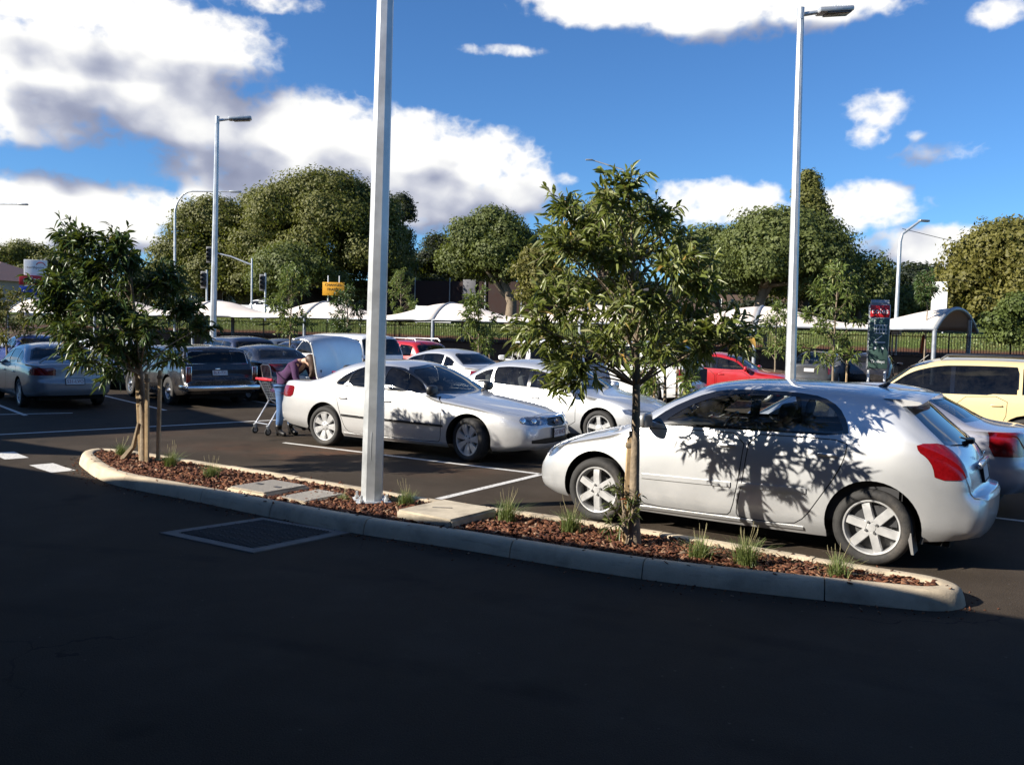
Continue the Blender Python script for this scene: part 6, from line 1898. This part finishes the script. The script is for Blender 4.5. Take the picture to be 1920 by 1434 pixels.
for p in f2[1:]:
    b = MB(); b.cyl((p.x + .3, p.y, 0), (p.x + .3, p.y, 4.5), .08, .08, 10); b.build('post', M_GREY, aw, 40)

# ------------------------------------------------------------------ background trees
lobe_tree('broad_tree', (-31, 88, 3), -30.6, 6.6, 15.4, 3.2, 'olive green tree on the left flank of the great tree', M_CROWN1, 31, nlobe=50, rl=(.26, .38))
lobe_tree('broad_tree', (-18, 87, 3), -19.4, 9.6, 18.2, 3.4, 'great domed dark olive tree behind the left light poles', M_CROWN1, 32, nlobe=90, rl=(.20, .30), tr=.8)
lobe_tree('broad_tree', (-19.5, 76, 2.8), -19.0, 4.6, 9.7, 4.2, 'lighter green spreading tree in front of the great tree', M_CROWN2, 33, nlobe=26, rl=(.28, .40), tr=.35)
lobe_tree('broad_tree', (-12.6, 94, 3.2), -12.6, 2.5, 17.0, 4.2, 'narrow dark tree right of the great tree', M_CROWN3, 34, nlobe=26, rl=(.34, .5), shape='oval')
lobe_tree('broad_tree', (-8.6, 100, 3.4), -8.6, 4.8, 13.4, 3.4, 'very dark conifer mass between the two broad trees', M_CROWN3, 35, nlobe=46, rl=(.24, .36), shape='dome')
lobe_tree('broad_tree', (-4.0, 108, 3.4), -3.5, 5.0, 11.5, 3.4, 'low dark conifer behind the middle tree', M_CROWN3, 45, nlobe=40, rl=(.24, .36), shape='dome')
lobe_tree('broad_tree', (-.3, 76, 2.9), -2.2, 5.2, 13.0, 4.6, 'rounded tree with leaning trunk left of the slender tree', M_CROWN2, 36, nlobe=52, rl=(.26, .38), tr=.45, m_bark=M_BARK)
lobe_tree('broad_tree', (1.9, 64, 2.3), 1.7, 2.3, 8.6, 3.8, 'olive brown bushy tree touching the slender tree', M_CROWN4, 37, nlobe=22, rl=(.34, .46), shape='oval', tr=.2, leaf=.26)
lobe_tree('broad_tree', (10.5, 104, 3.6), 10.5, 6.0, 19.0, 6.0, 'distant tree top behind the slender tree', M_CROWN1, 38, nlobe=30, rl=(.26, .36))
lobe_tree('broad_tree', (19.6, 70, 2.8), 21.2, 7.0, 12.9, 4.4, 'wide tree with pale bare limbs at the right', M_CROWN2, 39, nlobe=66, rl=(.24, .34), tr=.4, m_bark=M_BARKPALE, limbs=9)
lobe_tree('broad_tree', (27.1, 82, 3), 27.3, 3.7, 18.6, 5.0, 'pointed dark conifer rising behind the tall light pole', M_CROWN1, 40, nlobe=56, rl=(.40, .54), shape='cone')
lobe_tree('broad_tree', (33, 84, 3.2), 33.2, 4.4, 11.2, 3.6, 'shady tree below the street lamp at the right', M_CROWN2, 41, nlobe=30, rl=(.28, .4))
lobe_tree('broad_tree', (34.5, 60, 2.6), 34.2, 6.0, 11.0, 2.9, 'ochre tinted round tree at the right edge', M_CROWN4, 42, nlobe=60, rl=(.24, .34), tr=.4, m_bark=M_BARKPALE)
lobe_tree('broad_tree', (29.5, 72, 2.8), 33.4, 4.0, 7.4, 3.0, 'low mixed shrubs behind the white road sign', M_CROWN2, 43, nlobe=24, rl=(.3, .4), trunk=False)
lobe_tree('broad_tree', (-64, 112, 4), -64, 9.0, 12.6, 4.0, 'far dark trees at the left edge', M_CROWN1, 44, nlobe=36, rl=(.22, .34))
lobe_tree('broad_tree', (-47, 120, 4), -47, 9.0, 11.0, 4.0, 'far low trees behind the dark left tree', M_CROWN1, 46, nlobe=34, rl=(.22, .34))
lobe_tree('broad_tree', (22.4, 40, 1.4), 23.0, 1.5, 4.6, 1.6, 'fresh green leafy bush at the right edge', M_CROWN5, 47, nlobe=20, rl=(.34, .46), leaf=.16, shape='oval', trunk=False)
for k, (x, y, hw_, zt, zl) in enumerate(((-36, 118, 9, 9.5, 3), (14, 112, 8, 10, 3.5), (44, 96, 10, 11, 3), (-12, 122, 8, 9, 3), (2, 120, 7, 9, 3))):
    lobe_tree('broad_tree', (x, y, 3), x, hw_, zt, zl, ['background trees far left behind the houses', 'background trees behind the wide right tree', 'background trees past the right edge', 'background trees behind the dark conifer', 'background trees behind the screen fence'][k], M_CROWN3, 60 + k, nlobe=28, rl=(.24, .36), leaf=.5, trunk=False)
lobe_tree('broad_tree', (-26, 92, 3), -26, 6.0, 17.0, 4.0, 'olive tree filling the gap left of the great dome', M_CROWN1, 48, nlobe=48, rl=(.24, .36))
lobe_tree('broad_tree', (-13.8, 88, 3), -14.2, 4.6, 16.4, 3.6, 'olive tree on the right shoulder of the great dome', M_CROWN1, 49, nlobe=48, rl=(.26, .38))
lobe_tree('broad_tree', (17.5, 76, 3), 17.0, 4.4, 12.0, 4.6, 'green tree on the left side of the wide right tree', M_CROWN2, 50, nlobe=28, rl=(.28, .40))
for k, (x, y) in enumerate(((-38, 92), (-28, 96), (-17, 97), (12, 88), (26, 90), (38, 88))):
    lobe_tree('hedge', (x, y, 2.8), x, 7.0, 6.4, 2.6, ['dark hedge left of the brown house', 'dark hedge behind the brown house', 'dark hedge under the great dome', 'dark hedge behind the slender tree', 'dark hedge under the wide right tree', 'dark hedge by the ochre tree'][k], M_CROWN3, 80 + k, depth=2.5, nlobe=26, rl=(.22, .32), leaf=.4, trunk=False, shape='oval', group='dark hedges beyond the road')
for k in range(13):
    x = -66 + 11 * k
    lobe_tree('broad_tree', (x, 106 + 3 * (k % 3), 3.5), x, 8.5, 8.8 + (k * 7 % 4) * .5, 3.0, 'dark far tree, %s from the left in the row closing the view' % ['first', 'second', 'third', 'fourth', 'fifth', 'sixth', 'seventh', 'eighth', 'ninth', 'tenth', 'eleventh', 'twelfth', 'thirteenth'][k], M_CROWN3, 90 + k, depth=4, nlobe=26, rl=(.22, .34), leaf=.5, trunk=False, shape='oval', group='far row of dark trees')
# young trees
sapling((-17.5, 30), 2.9, .62, 0, 'thin young tree at the left edge behind the sedan', 71, M_CROWN4)
sapling((-8.2, 32), 4.1, .72, 0, 'young tree with open crown left of the near pole', 72)
sapling((-6.9, 36), 3.6, .62, 0, 'young bushy tree below the orange sign', 73, M_LEAFDARK)
sapling((-7.3, 56), 5.7, .9, 1.3, 'bright young tree on the bank right of the near pole', 74)
sapling((-1.2, 30), 3.25, .55, 0, 'compact young tree behind the silver sedan roofs', 75, low=.38)
sapling((3.35, 19), 2.35, .62, 0, 'young staked tree in front of the white four wheel drive', 76, low=.28)
sapling((10.3, 34), 3.2, .62, 0, 'young tree left of the tall light pole base', 77)
sapling((10.0, 27), 4.2, .95, 0, 'bright feathery young tree left of the green trolley sign', 78, low=.3)
sapling((19.0, 40), 5.0, .45, 0, 'spindly young tree before the white road sign', 79, M_LEAFDARK, low=.75)
stakes((3.35, 19.0), [(-.22, 0, 0, 0, 'left timber stake at the tree before the white four wheel drive'), (.28, .05, 0, 0, 'right timber stake at the tree before the white four wheel drive')], 1.35, '')
stakes((10.0, 27), [(.42, 0, 0, 0, 'timber stake beside the bright feathery young tree')], 1.3, '')
stakes((-1.2, 30), [(.35, 0, .05, 0, 'timber stake beside the compact young tree')], 1.2, '')
# ------------------------------------------------------------------ parked cars
P_SILVER = paint('silver_paint', (.66, .67, .675), .72, .38)
P_SILVER2 = paint('silver_paint_warm', (.67, .67, .665), .68, .38)
P_LILAC = paint('lilac_silver_paint', (.45, .45, .50), .65, .36)
P_WHITE = paint('white_paint', (.76, .76, .75), 0, .35)
P_BLUEGREY = paint('blue_grey_paint', (.235, .25, .27), .5, .34)
P_BLACK = paint('black_paint', (.010, .010, .012), .0, .25)
P_NAVY = paint('navy_paint', (.012, .02, .05), .3, .3)
P_BLUE = paint('blue_paint', (.03, .06, .25), .3, .3)
P_RED = paint('red_paint', (.42, .010, .014), .1, .3)
P_GOLD = paint('gold_paint', (.78, .62, .31), .2, .36)
P_DGREY = paint('dark_grey_paint', (.07, .075, .08), .4, .33)
GRP = 'cars parked in the bays'
make_car('silver_hatchback', HATCH, P_SILVER, (2.50, 8.90, 0), 146.2, 'silver five door hatchback in tree shadow, nearest car at the right', GRP, wheel='six', plate='', glass_r=G_CLEAR, glass_rs=G_DARK)
make_car('silver_sedan', FALCON, P_SILVER2, (-1.41, 14.29, 0), -29.5, 'silver sedan with its boot open beside the near light pole', GRP, wheel='seven', glass_f=G_TINT, plate_front='517-RHO', steer=-14)
ASTRA = gen_spec(L=4.35, W=1.72, H=1.43, wb=2.61, zd=1.03, xt=3.0, xe=2.35, tl=tail_poly(3.5, .86, .72, .98, .52, .34))
make_car('silver_sedan', ASTRA, P_LILAC, (4.15, 11.1, 0), 146.5, 'lilac silver sedan parked just beyond the silver hatchback', GRP, wheel='five', glass_f=G_TINT, plate='')
MIDSED = gen_spec(L=4.45, W=1.74, H=1.44, wb=2.62, zn=.68, zh=.93, tl=tail_poly(3.6, .87, .70, .90))
make_car('silver_sedan', MIDSED, P_SILVER, (.85, 16.3, 0), -32, 'pale silver sedan parked directly behind the open boot sedan', GRP, wheel='five', detail=1)
MAZ = gen_spec(L=4.67, W=1.78, H=1.44, wb=2.675, zd=1.03, xe=2.5, xt=3.15, rw=.32, tl=tail_poly(3.82, .89, .76, .92, .40, .42))
mz = make_car('blue_grey_sedan', MAZ, P_BLUEGREY, (-11.25, 20.9, 0), 131, 'blue grey sedan with boot spoiler at the far left', GRP, wheel='five', plate='531-LVO', glass_f=G_TINT, detail=2)
sb = MB(); sb.tube([(-2.30, y, 1.03 + .13 * (1 - (abs(y) / .66) ** 6)) for y in np.linspace(-.66, .66, 15)], .028, 8); sb.build('boot_spoiler', P_BLUEGREY, mz['root'], 60)
WAG = gen_spec(L=4.75, W=1.86, H=1.44, wb=2.82, fo=.82, zn=.78, zh=.92, xc=.45, xr=1.10, xe=3.42, xt=3.66, zd=.98, belt=(.93, .95), rear='hatch', tum=14, pillars=(1.62, 2.45), boxy=1.0, rw=.335, crown=.05, corner=.06, hl=True, dlo=False)
def wagon_extras(car, sp, pm):
    root, X, sk, wb = car['root'], car['X'], car['skin'], sp['wb']
    for (z, xx) in ((.46, 3.98), ):
        bb = MB(); bb.bevbox((wb / 2 - xx, 0, z), (.12, 1.78, .13), .04); bb.build('chrome_bumper', M_CHROME, root, 40)
        for sd in (1, -1):
            b2 = MB(); b2.bevbox((wb / 2 - xx + .22, sd * .88, z), (.44, .08, .12), .03); b2.build('bumper_end', M_CHROME, root, 40)
    for sd in (1, -1):
        tl_ = MB(); tl_.bevbox((wb / 2 - 3.87, sd * .80, .76), (.05, .10, .36), .02); tl_.build('tail_light', M_RED, root, 40)
        tr_ = MB()
        for (dy, dz, sy, sz) in ((.06, 0, .014, .40), (-.06, 0, .014, .40), (0, .19, .13, .014), (0, -.19, .13, .014)): tr_.bevbox((wb / 2 - 3.89, sd * (.80 + dy), .76 + dz), (.02, sy, sz), .004)
        tr_.build('lamp_trim', M_CHROME, root, 40)
    bd = MB(); bd.bevbox((wb / 2 - 3.90, .12, .90), (.012, .12, .035), .005); bd.build('emblem', M_CHROME, root, 40)
    lt = MB(); ws_ = sp['rs'][0]
    pts = [sk.bvh.ray_cast(Vector((9, y, z)), Vector((-1, 0, 0)))[0] for (y, z) in ws_ + ws_[:1]]
    pts = [X @ (p + Vector((.008, 0, 0))) for p in pts if p is not None]
    lt.tube(pts, .013, 6); lt.build('window_chrome', M_CHROME, root, 60)
WAG['custom'] = wagon_extras
make_car('black_wagon', WAG, P_BLACK, (-8.50, 22.4, 0), 131, 'old black station wagon with chrome rear bumper', GRP, wheel='old', plate='BLK-731', glass_f=G_TINT, detail=2)
LAN = gen_spec(L=4.5, W=1.74, H=1.45, wb=2.6, zd=1.05, xe=2.42, xt=3.05, tl=tail_poly(3.65, .87, .78, .98, .42, .34))
make_car('dark_sedan', LAN, P_BLACK, (-7.05, 23.95, 0), 131, 'black sedan between the station wagon and the shopper', GRP, wheel='five', plate='', detail=1)
FWD = gen_spec(L=4.75, W=1.86, H=1.78, wb=2.80, zn=.90, zh=1.10, xc=.35, xr=1.05, xe=3.55, xt=3.80, zd=1.12, belt=(1.08, 1.12), rear='hatch', tum=13, pillars=(1.60, 2.55), boxy=.8, rw=.37, crown=.07, ws_w=.70, dlo=False, tl=tail_poly(3.9, .93, .72, 1.05, .78, .22))
make_car('white_van', FWD, P_WHITE, (-5.7, 27.6, 0), 140, 'white van with curtained side window behind the shopper', GRP, cat='van', wheel='steel', glass_r=G_TINT, detail=1)
make_car('white_four_wheel_drive', FWD, P_WHITE, (.80, 26.2, 0), 100, 'white four wheel drive seen from behind left of the slender tree', GRP, wheel='steel', glass_f=G_TINT, detail=1)
make_car('white_four_wheel_drive', FWD, P_WHITE, (3.0, 25.2, 0), 148, 'white four wheel drive side on behind the slender tree trunk', GRP, wheel='five', glass_r=G_TINT, detail=1)
SUV = gen_spec(L=4.4, W=1.78, H=1.60, wb=2.6, zn=.80, zh=1.0, xc=.35, xr=1.15, xe=3.0, xt=3.38, zd=1.08, belt=(1.0, 1.06), rear='hatch', tum=18, pillars=(1.55, 2.4), boxy=.5, rw=.345, tl=tail_poly(3.5, .89, .80, 1.08, .62, .3))
def roof_rails(car, m_=None, H=1.62, x0=1.3, x1=3.0, y=.55):
    wb = car['wb']
    for sd in (1, -1):
        r_ = MB(); r_.tube([(wb / 2 - x0, sd * y, H - .05), (wb / 2 - x0 - .1, sd * y, H + .03), (wb / 2 - x1 + .1, sd * y, H + .03), (wb / 2 - x1, sd * y, H - .05)], .022, 6)
        r_.build('roof_rail', m_ or M_STEEL, car['root'], 60)
c = make_car('red_suv', SUV, P_RED, (-4.1, 29.8, 0), 140, 'red compact four wheel drive with pale roof rails right of the near pole', GRP, wheel='five', glass_f=G_TINT, detail=1); c['wb'] = 2.6
roof_rails(c, M_RIM)
make_car('silver_sedan', MIDSED, P_SILVER2, (-2.1, 24.6, 0), 140, 'far silver sedan beside the compact young tree', GRP, wheel='five', glass_f=G_TINT, detail=1)
RHAT = gen_spec(L=4.25, W=1.75, H=1.47, wb=2.6, xe=2.7, xt=3.15, zd=1.02, rear='hatch', pillars=(1.5, 2.3), belt=(.92, .98), zh=.94)
make_car('red_hatchback', RHAT, P_RED, (6.9, 27.6, 0), -28, 'red hatchback facing right behind the silver hatchback roof', GRP, wheel='five', detail=1)
TERR = gen_spec(L=4.85, W=1.90, H=1.70, wb=2.84, fo=.9, zn=.86, zh=1.06, xc=.42, xr=1.35, xe=3.25, xt=3.75, zd=1.12, belt=(1.04, 1.09), rear='hatch', tum=19, pillars=(1.72, 2.72), boxy=.4, rw=.36, crown=.08, tl=tail_poly(3.9, .95, .80, 1.08, .62, .3))
c = make_car('gold_suv', TERR, P_GOLD, (7.7, 15.7, 0), 150, 'gold yellow four wheel drive wagon at the right edge', GRP, wheel='five', glass_f=G_TINT, detail=1); c['wb'] = 2.84
roof_rails(c, M_BLACK, 1.70, 1.5, 3.2, .60)
UTE = gen_spec(L=5.0, W=1.84, H=1.48, wb=2.95, zn=.74, zh=.96, xc=.45, xr=1.25, xe=2.2, xt=2.4, zd=1.02, belt=(.95, .98), rear='ute', pillars=(1.75,), tl=tail_poly(4.15, .92, .66, .96, .72, .22))
make_car('silver_utility', UTE, P_DGREY, (12.3, 34.6, 0), 62, 'silver grey utility tailgate beneath the feathery young tree', GRP, cat='ute', wheel='five', plate='', detail=1)
make_car('dark_car', RHAT, P_BLACK, (15.0, 36.0, 0), 62, 'dark hatchback behind the green trolley sign', GRP, wheel='five', detail=0)
make_car('navy_suv', SUV, P_NAVY, (-9.3, 28.6, 0), 131, 'navy four wheel drive behind the black station wagon roof', GRP, wheel='five', glass_f=G_TINT, detail=1)
make_car('blue_sedan', SEDAN, P_BLUE, (-17.2, 31.0, 0), 131, 'blue sedan roof behind the blue grey sedan', GRP, wheel='five', detail=0)
make_car('white_sedan', SEDAN, P_WHITE, (-20.5, 33.5, 0), 131, 'white sedan peeping in at the far left edge', GRP, wheel='five', detail=0)
make_car('white_hatchback', RHAT, P_WHITE, (-13.6, 29.8, 0), 135, 'white hatchback seen through the dark left tree', GRP, wheel='steel', detail=0)
make_car('white_hatchback', RHAT, P_WHITE, (-12.6, 26.5, 0), 131, 'white hatchback between the blue grey sedan and black wagon', GRP, wheel='steel', detail=0)
make_car('grey_sedan', SEDAN, P_DGREY, (-9.8, 36.0, 0), 131, 'grey sedan roof right of the distant light pole', GRP, wheel='five', detail=0)
make_car('navy_sedan', SEDAN, P_NAVY, (-8.2, 33.0, 0), 131, 'dark blue sedan roof above the black sedan', GRP, wheel='five', detail=0)
make_car('white_utility', UTE, P_WHITE, (-19.9, 69.5, 2.56), -24, 'white utility driving on the raised road behind the sails', None, cat='ute', wheel='steel', detail=0)
# ------------------------------------------------------------------ shopper and trolley
def skin_mesh(name, verts, edges, radii, mt, parent, sub=2, root_i=0):
    me = bpy.data.meshes.new(name); me.from_pydata(verts, edges, [])
    o = bpy.data.objects.new(name, me); col.objects.link(o)
    sk_ = o.modifiers.new('skin', 'SKIN'); sk_.use_smooth_shade = True
    for k, r_ in enumerate(radii):
        rr2 = r_ if hasattr(r_, '__len__') else (r_, r_)
        me.skin_vertices[0].data[k].radius = rr2
        me.skin_vertices[0].data[k].use_root = (k == root_i)
    ss_ = o.modifiers.new('sub', 'SUBSURF'); ss_.levels = sub; ss_.render_levels = sub
    bpy.context.view_layer.update()
    m2 = bpy.data.meshes.new_from_object(o.evaluated_get(bpy.context.evaluated_depsgraph_get()))
    bpy.data.objects.remove(o)
    m2.name = name; m2.materials.clear(); m2.materials.append(mt); m2.shade_smooth()
    return link(name, m2, parent)
M_SKIN = mat('skin', (.50, .31, .22), .55)
M_PURPLE = mat('purple_knit', (.050, .013, .060), .9, var=.25, vscale=25, bump=.4, bscale=60)
M_JEANS = mat('blue_denim', (.05, .11, .24), .85, var=.3, vscale=14, bump=.3, bscale=80)
M_BOOT = mat('black_leather', (.010, .009, .009), .4)
M_HAIR = mat('brown_hair', (.05, .026, .016), .6, var=.4, vscale=30)
pr = empty('person', (-3.98, 15.40, 0), R(-29.5), 'shopper in purple top and jeans bending into the open boot', 'person')
# x forward (into the boot), y left; one continuous body
bv = [(-.10, 0, .93), (-.02, 0, 1.05), (.11, 0, 1.18), (.25, 0, 1.30), (.34, 0, 1.34), (.42, 0, 1.36), (.51, 0, 1.34), (.60, 0, 1.27),
      (-.08, .10, .88), (-.03, .12, .48), (-.06, .13, .10), (.0, .13, .05),
      (-.08, -.10, .88), (-.05, -.13, .48), (-.09, -.14, .10), (-.03, -.14, .05),
      (.30, .17, 1.28), (.40, .20, 1.03), (.62, .17, .86), (.70, .15, .82),
      (.30, -.17, 1.28), (.38, -.21, 1.03), (.58, -.18, .84), (.66, -.16, .80)]
be = [(0, 1), (1, 2), (2, 3), (3, 4), (4, 5), (5, 6), (6, 7), (0, 8), (8, 9), (9, 10), (10, 11), (0, 12), (12, 13), (13, 14), (14, 15), (3, 16), (16, 17), (17, 18), (18, 19), (3, 20), (20, 21), (21, 22), (22, 23)]
rad = [(.14, .12), (.125, .11), (.13, .11), (.13, .10), (.06, .06), (.05, .05), (.085, .085), (.075, .08), (.09, .09), (.062, .062), (.036, .036), (.012, .012), (.09, .09), (.062, .062), (.036, .036), (.012, .012), (.06, .06), (.042, .042), (.03, .03), (.026, .026), (.06, .06), (.042, .042), (.03, .03), (.026, .026)]
skin_mesh('body', bv, be, rad, M_SKIN, pr)
skin_mesh('top', [bv[0], bv[1], bv[2], bv[3], (.31, 0, 1.33), (-.12, 0, .80), bv[16], bv[17], bv[18], bv[20], bv[21], bv[22]], [(0, 1), (1, 2), (2, 3), (3, 4), (0, 5), (3, 6), (6, 7), (7, 8), (3, 9), (9, 10), (10, 11)],
          [(.175, .145), (.15, .13), (.155, .13), (.155, .12), (.085, .085), (.20, .165), (.078, .078), (.06, .06), (.046, .046), (.078, .078), (.06, .06), (.046, .046)], M_PURPLE, pr)
skin_mesh('jeans', [bv[0], (-.085, .10, .84), bv[9], (-.06, .13, .16), (-.085, -.10, .84), bv[13], (-.085, -.14, .16)], [(0, 1), (1, 2), (2, 3), (0, 4), (4, 5), (5, 6)], [(.155, .13), (.108, .108), (.078, .078), (.062, .062), (.108, .108), (.078, .078), (.062, .062)], M_JEANS, pr)
for (x, y) in ((-.06, .13), (-.09, -.14)):
    skin_mesh('boot', [(x, y, .22), (x, y, .09), (x + .08, y, .05), (x + .17, y, .03)], [(0, 1), (1, 2), (2, 3)], [(.068, .068), (.06, .06), (.05, .042), (.042, .03)], M_BOOT, pr)
    hl_ = MB(); hl_.cyl((x - .03, y, .0), (x - .03, y, .06), .022, .03, 8); hl_.build('boot_heel', M_BOOT, pr, 50)
for sd in (1, -1):
    for k in range(5):
        b0 = Vector((.69 if sd > 0 else .65, sd * .15, .815)); off = Vector((.02 * (k != 0), sd * (-.028 + .016 * k), -.01))
        if k == 0: pts_ = [b0, b0 + Vector((.02, -sd * .035, -.015)), b0 + Vector((.05, -sd * .045, -.03))]
        else: pts_ = [b0 + off, b0 + off + Vector((.035, 0, -.012)), b0 + off + Vector((.055 - .004 * abs(k - 2), 0, -.045))]
        skin_mesh('finger', [tuple(p) for p in pts_], [(0, 1), (1, 2)], [.009, .0085, .007], M_SKIN, pr, 1)
skin_mesh('hair', [(.43, 0, 1.40), (.51, 0, 1.40), (.57, 0, 1.36), (.60, 0, 1.19), (.58, .05, 1.08), (.56, -.06, 1.06)], [(0, 1), (1, 2), (2, 3), (3, 4), (3, 5)], [.075, .105, .10, .07, .03, .03], M_HAIR, pr)
for sd in (1, -1):
    ey = MB(); ey.lathe([(.001, .014), (.008, .012), (.013, 0)], 10, 'Z', M=Matrix.Translation((.645, sd * .032, 1.22)) @ Matrix.Rotation(R(120), 4, 'Y')); ey.build('eye', M_WHITE, pr, 50)
ns_ = MB(); ns_.cyl((.66, 0, 1.225), (.685, 0, 1.18), .010, .017, 8); ns_.build('nose', M_SKIN, pr, 60)
# red shopping bag in the boot
bg_ = empty('shopping_bag', (-3.02, 14.72, .52), R(-29.5), 'bright red shopping bag standing in the open boot', 'bag')
b = MB(); b.bevbox((0, 0, .30), (.28, .22, .58), .05); b.build('bag', mat('red_bag', (.62, .015, .02), .5), bg_, 50)
b = MB(); b.tube([(-.06, 0, .58), (-.05, 0, .68), (.05, 0, .68), (.06, 0, .58)], .008, 6); b.build('strap', M_SRED, bg_, 50)

tl_r = empty('shopping_trolley', (-4.50, 15.46, 0), R(45), 'shopping trolley with red handle waiting by the open boot', 'trolley')
M_WIRE = mat('trolley_wire', (.42, .43, .44), .3, .9)
fr = MB()
for sd in (1, -1):
    y = sd * .23
    fr.tube([(.03, y, .16), (.30, y * .98, .58), (.36, y * .95, .62), (.90, y * .62, .62)], .016, 8)
    fr.tube([(.32, y * .98, .60), (.98, y * .55, .17)], .014, 8)
    fr.tube([(.30, y, .58), (.10, y * 1.05, .98)], .013, 8)
fr.tube([(.36, -.22, .62), (.36, .22, .62)], .012, 6); fr.tube([(.03, -.23, .20), (.03, .23, .20)], .010, 6)
fr.build('frame', mat('trolley_frame', (.66, .66, .66), .28, .7), tl_r, 60)
bk = MB()
def basket(t, z): return .12 + t * (.86), .27 - .10 * t
for z in np.linspace(.64, 1.0, 9):
    k = (z - .64) / .36
    ring_ = [(.24 - .12 * k, .20 + .06 * k, z), (.24 - .12 * k, -.20 - .06 * k, z), (.92 + .10 * k, -.13 - .03 * k, z - .04 * (1 - k)), (.92 + .10 * k, .13 + .03 * k, z - .04 * (1 - k))]
    bk.tube(ring_ + ring_[:1], .0045 if 0 < k < 1 else .009, 4)
for j in range(22):
    t = j / 21
    for sd in (1, -1):
        bk.tube([(.24 + .68 * t, sd * (.20 - .07 * t), .64 - .04 * t), (.12 + .90 * t, sd * (.26 - .10 * t), 1.0)], .004, 4, False)
for j in range(13):
    y = -1 + 2 * j / 12
    bk.tube([(.12, y * .26, 1.0), (.24, y * .20, .64), (.92, y * .13, .60), (1.02, y * .16, 1.0)], .0028, 4, False)
bk.build('basket', M_WIRE, tl_r, 60)
hb = MB(); hb.tube([(.08, -.28, .99), (.08, .28, .99)], .022, 10); hb.bevbox((.08, 0, .99), (.06, .30, .05), .015); hb.build('handle', mat('trolley_red', (.62, .02, .025), .4), tl_r, 50)
cs = MB(); cs.tube([(.14, -.16, 1.0), (.10, -.16, 1.22), (.10, -.10, 1.25), (.10, .10, 1.25), (.10, .16, 1.22), (.14, .16, 1.0)], .010, 6)
for j in range(7): cs.tube([(.13, -.14 + .047 * j, 1.0), (.10, -.14 + .047 * j, 1.24)], .003, 4)
cs.build('child_seat_flap', M_WIRE, tl_r, 60)
for (x, y) in ((.03, .23), (.03, -.23), (.98, .13), (.98, -.13)):
    w_ = empty('castor', (x, y, 0)); w_.parent = tl_r
    a = MB(); a.lathe([(.001, .014), (.045, .014), (.062, .012), (.064, 0), (.062, -.012), (.045, -.014), (.001, -.014)], 18, 'Y', M=Matrix.Translation((0, 0, .064))); a.build('tyre', M_TYRE, w_, 40)
    a = MB(); a.lathe([(.001, .018), (.035, .017), (.035, -.017), (.001, -.018)], 14, 'Y', M=Matrix.Translation((0, 0, .064))); a.build('hub', M_GALV, w_, 40)
    a = MB()
    for sd in (1, -1): a.bevbox((0, sd * .024, .11), (.035, .006, .11), .003)
    a.bevbox((0, 0, .168), (.05, .055, .02), .005); a.build('fork', M_GREY, w_, 40)
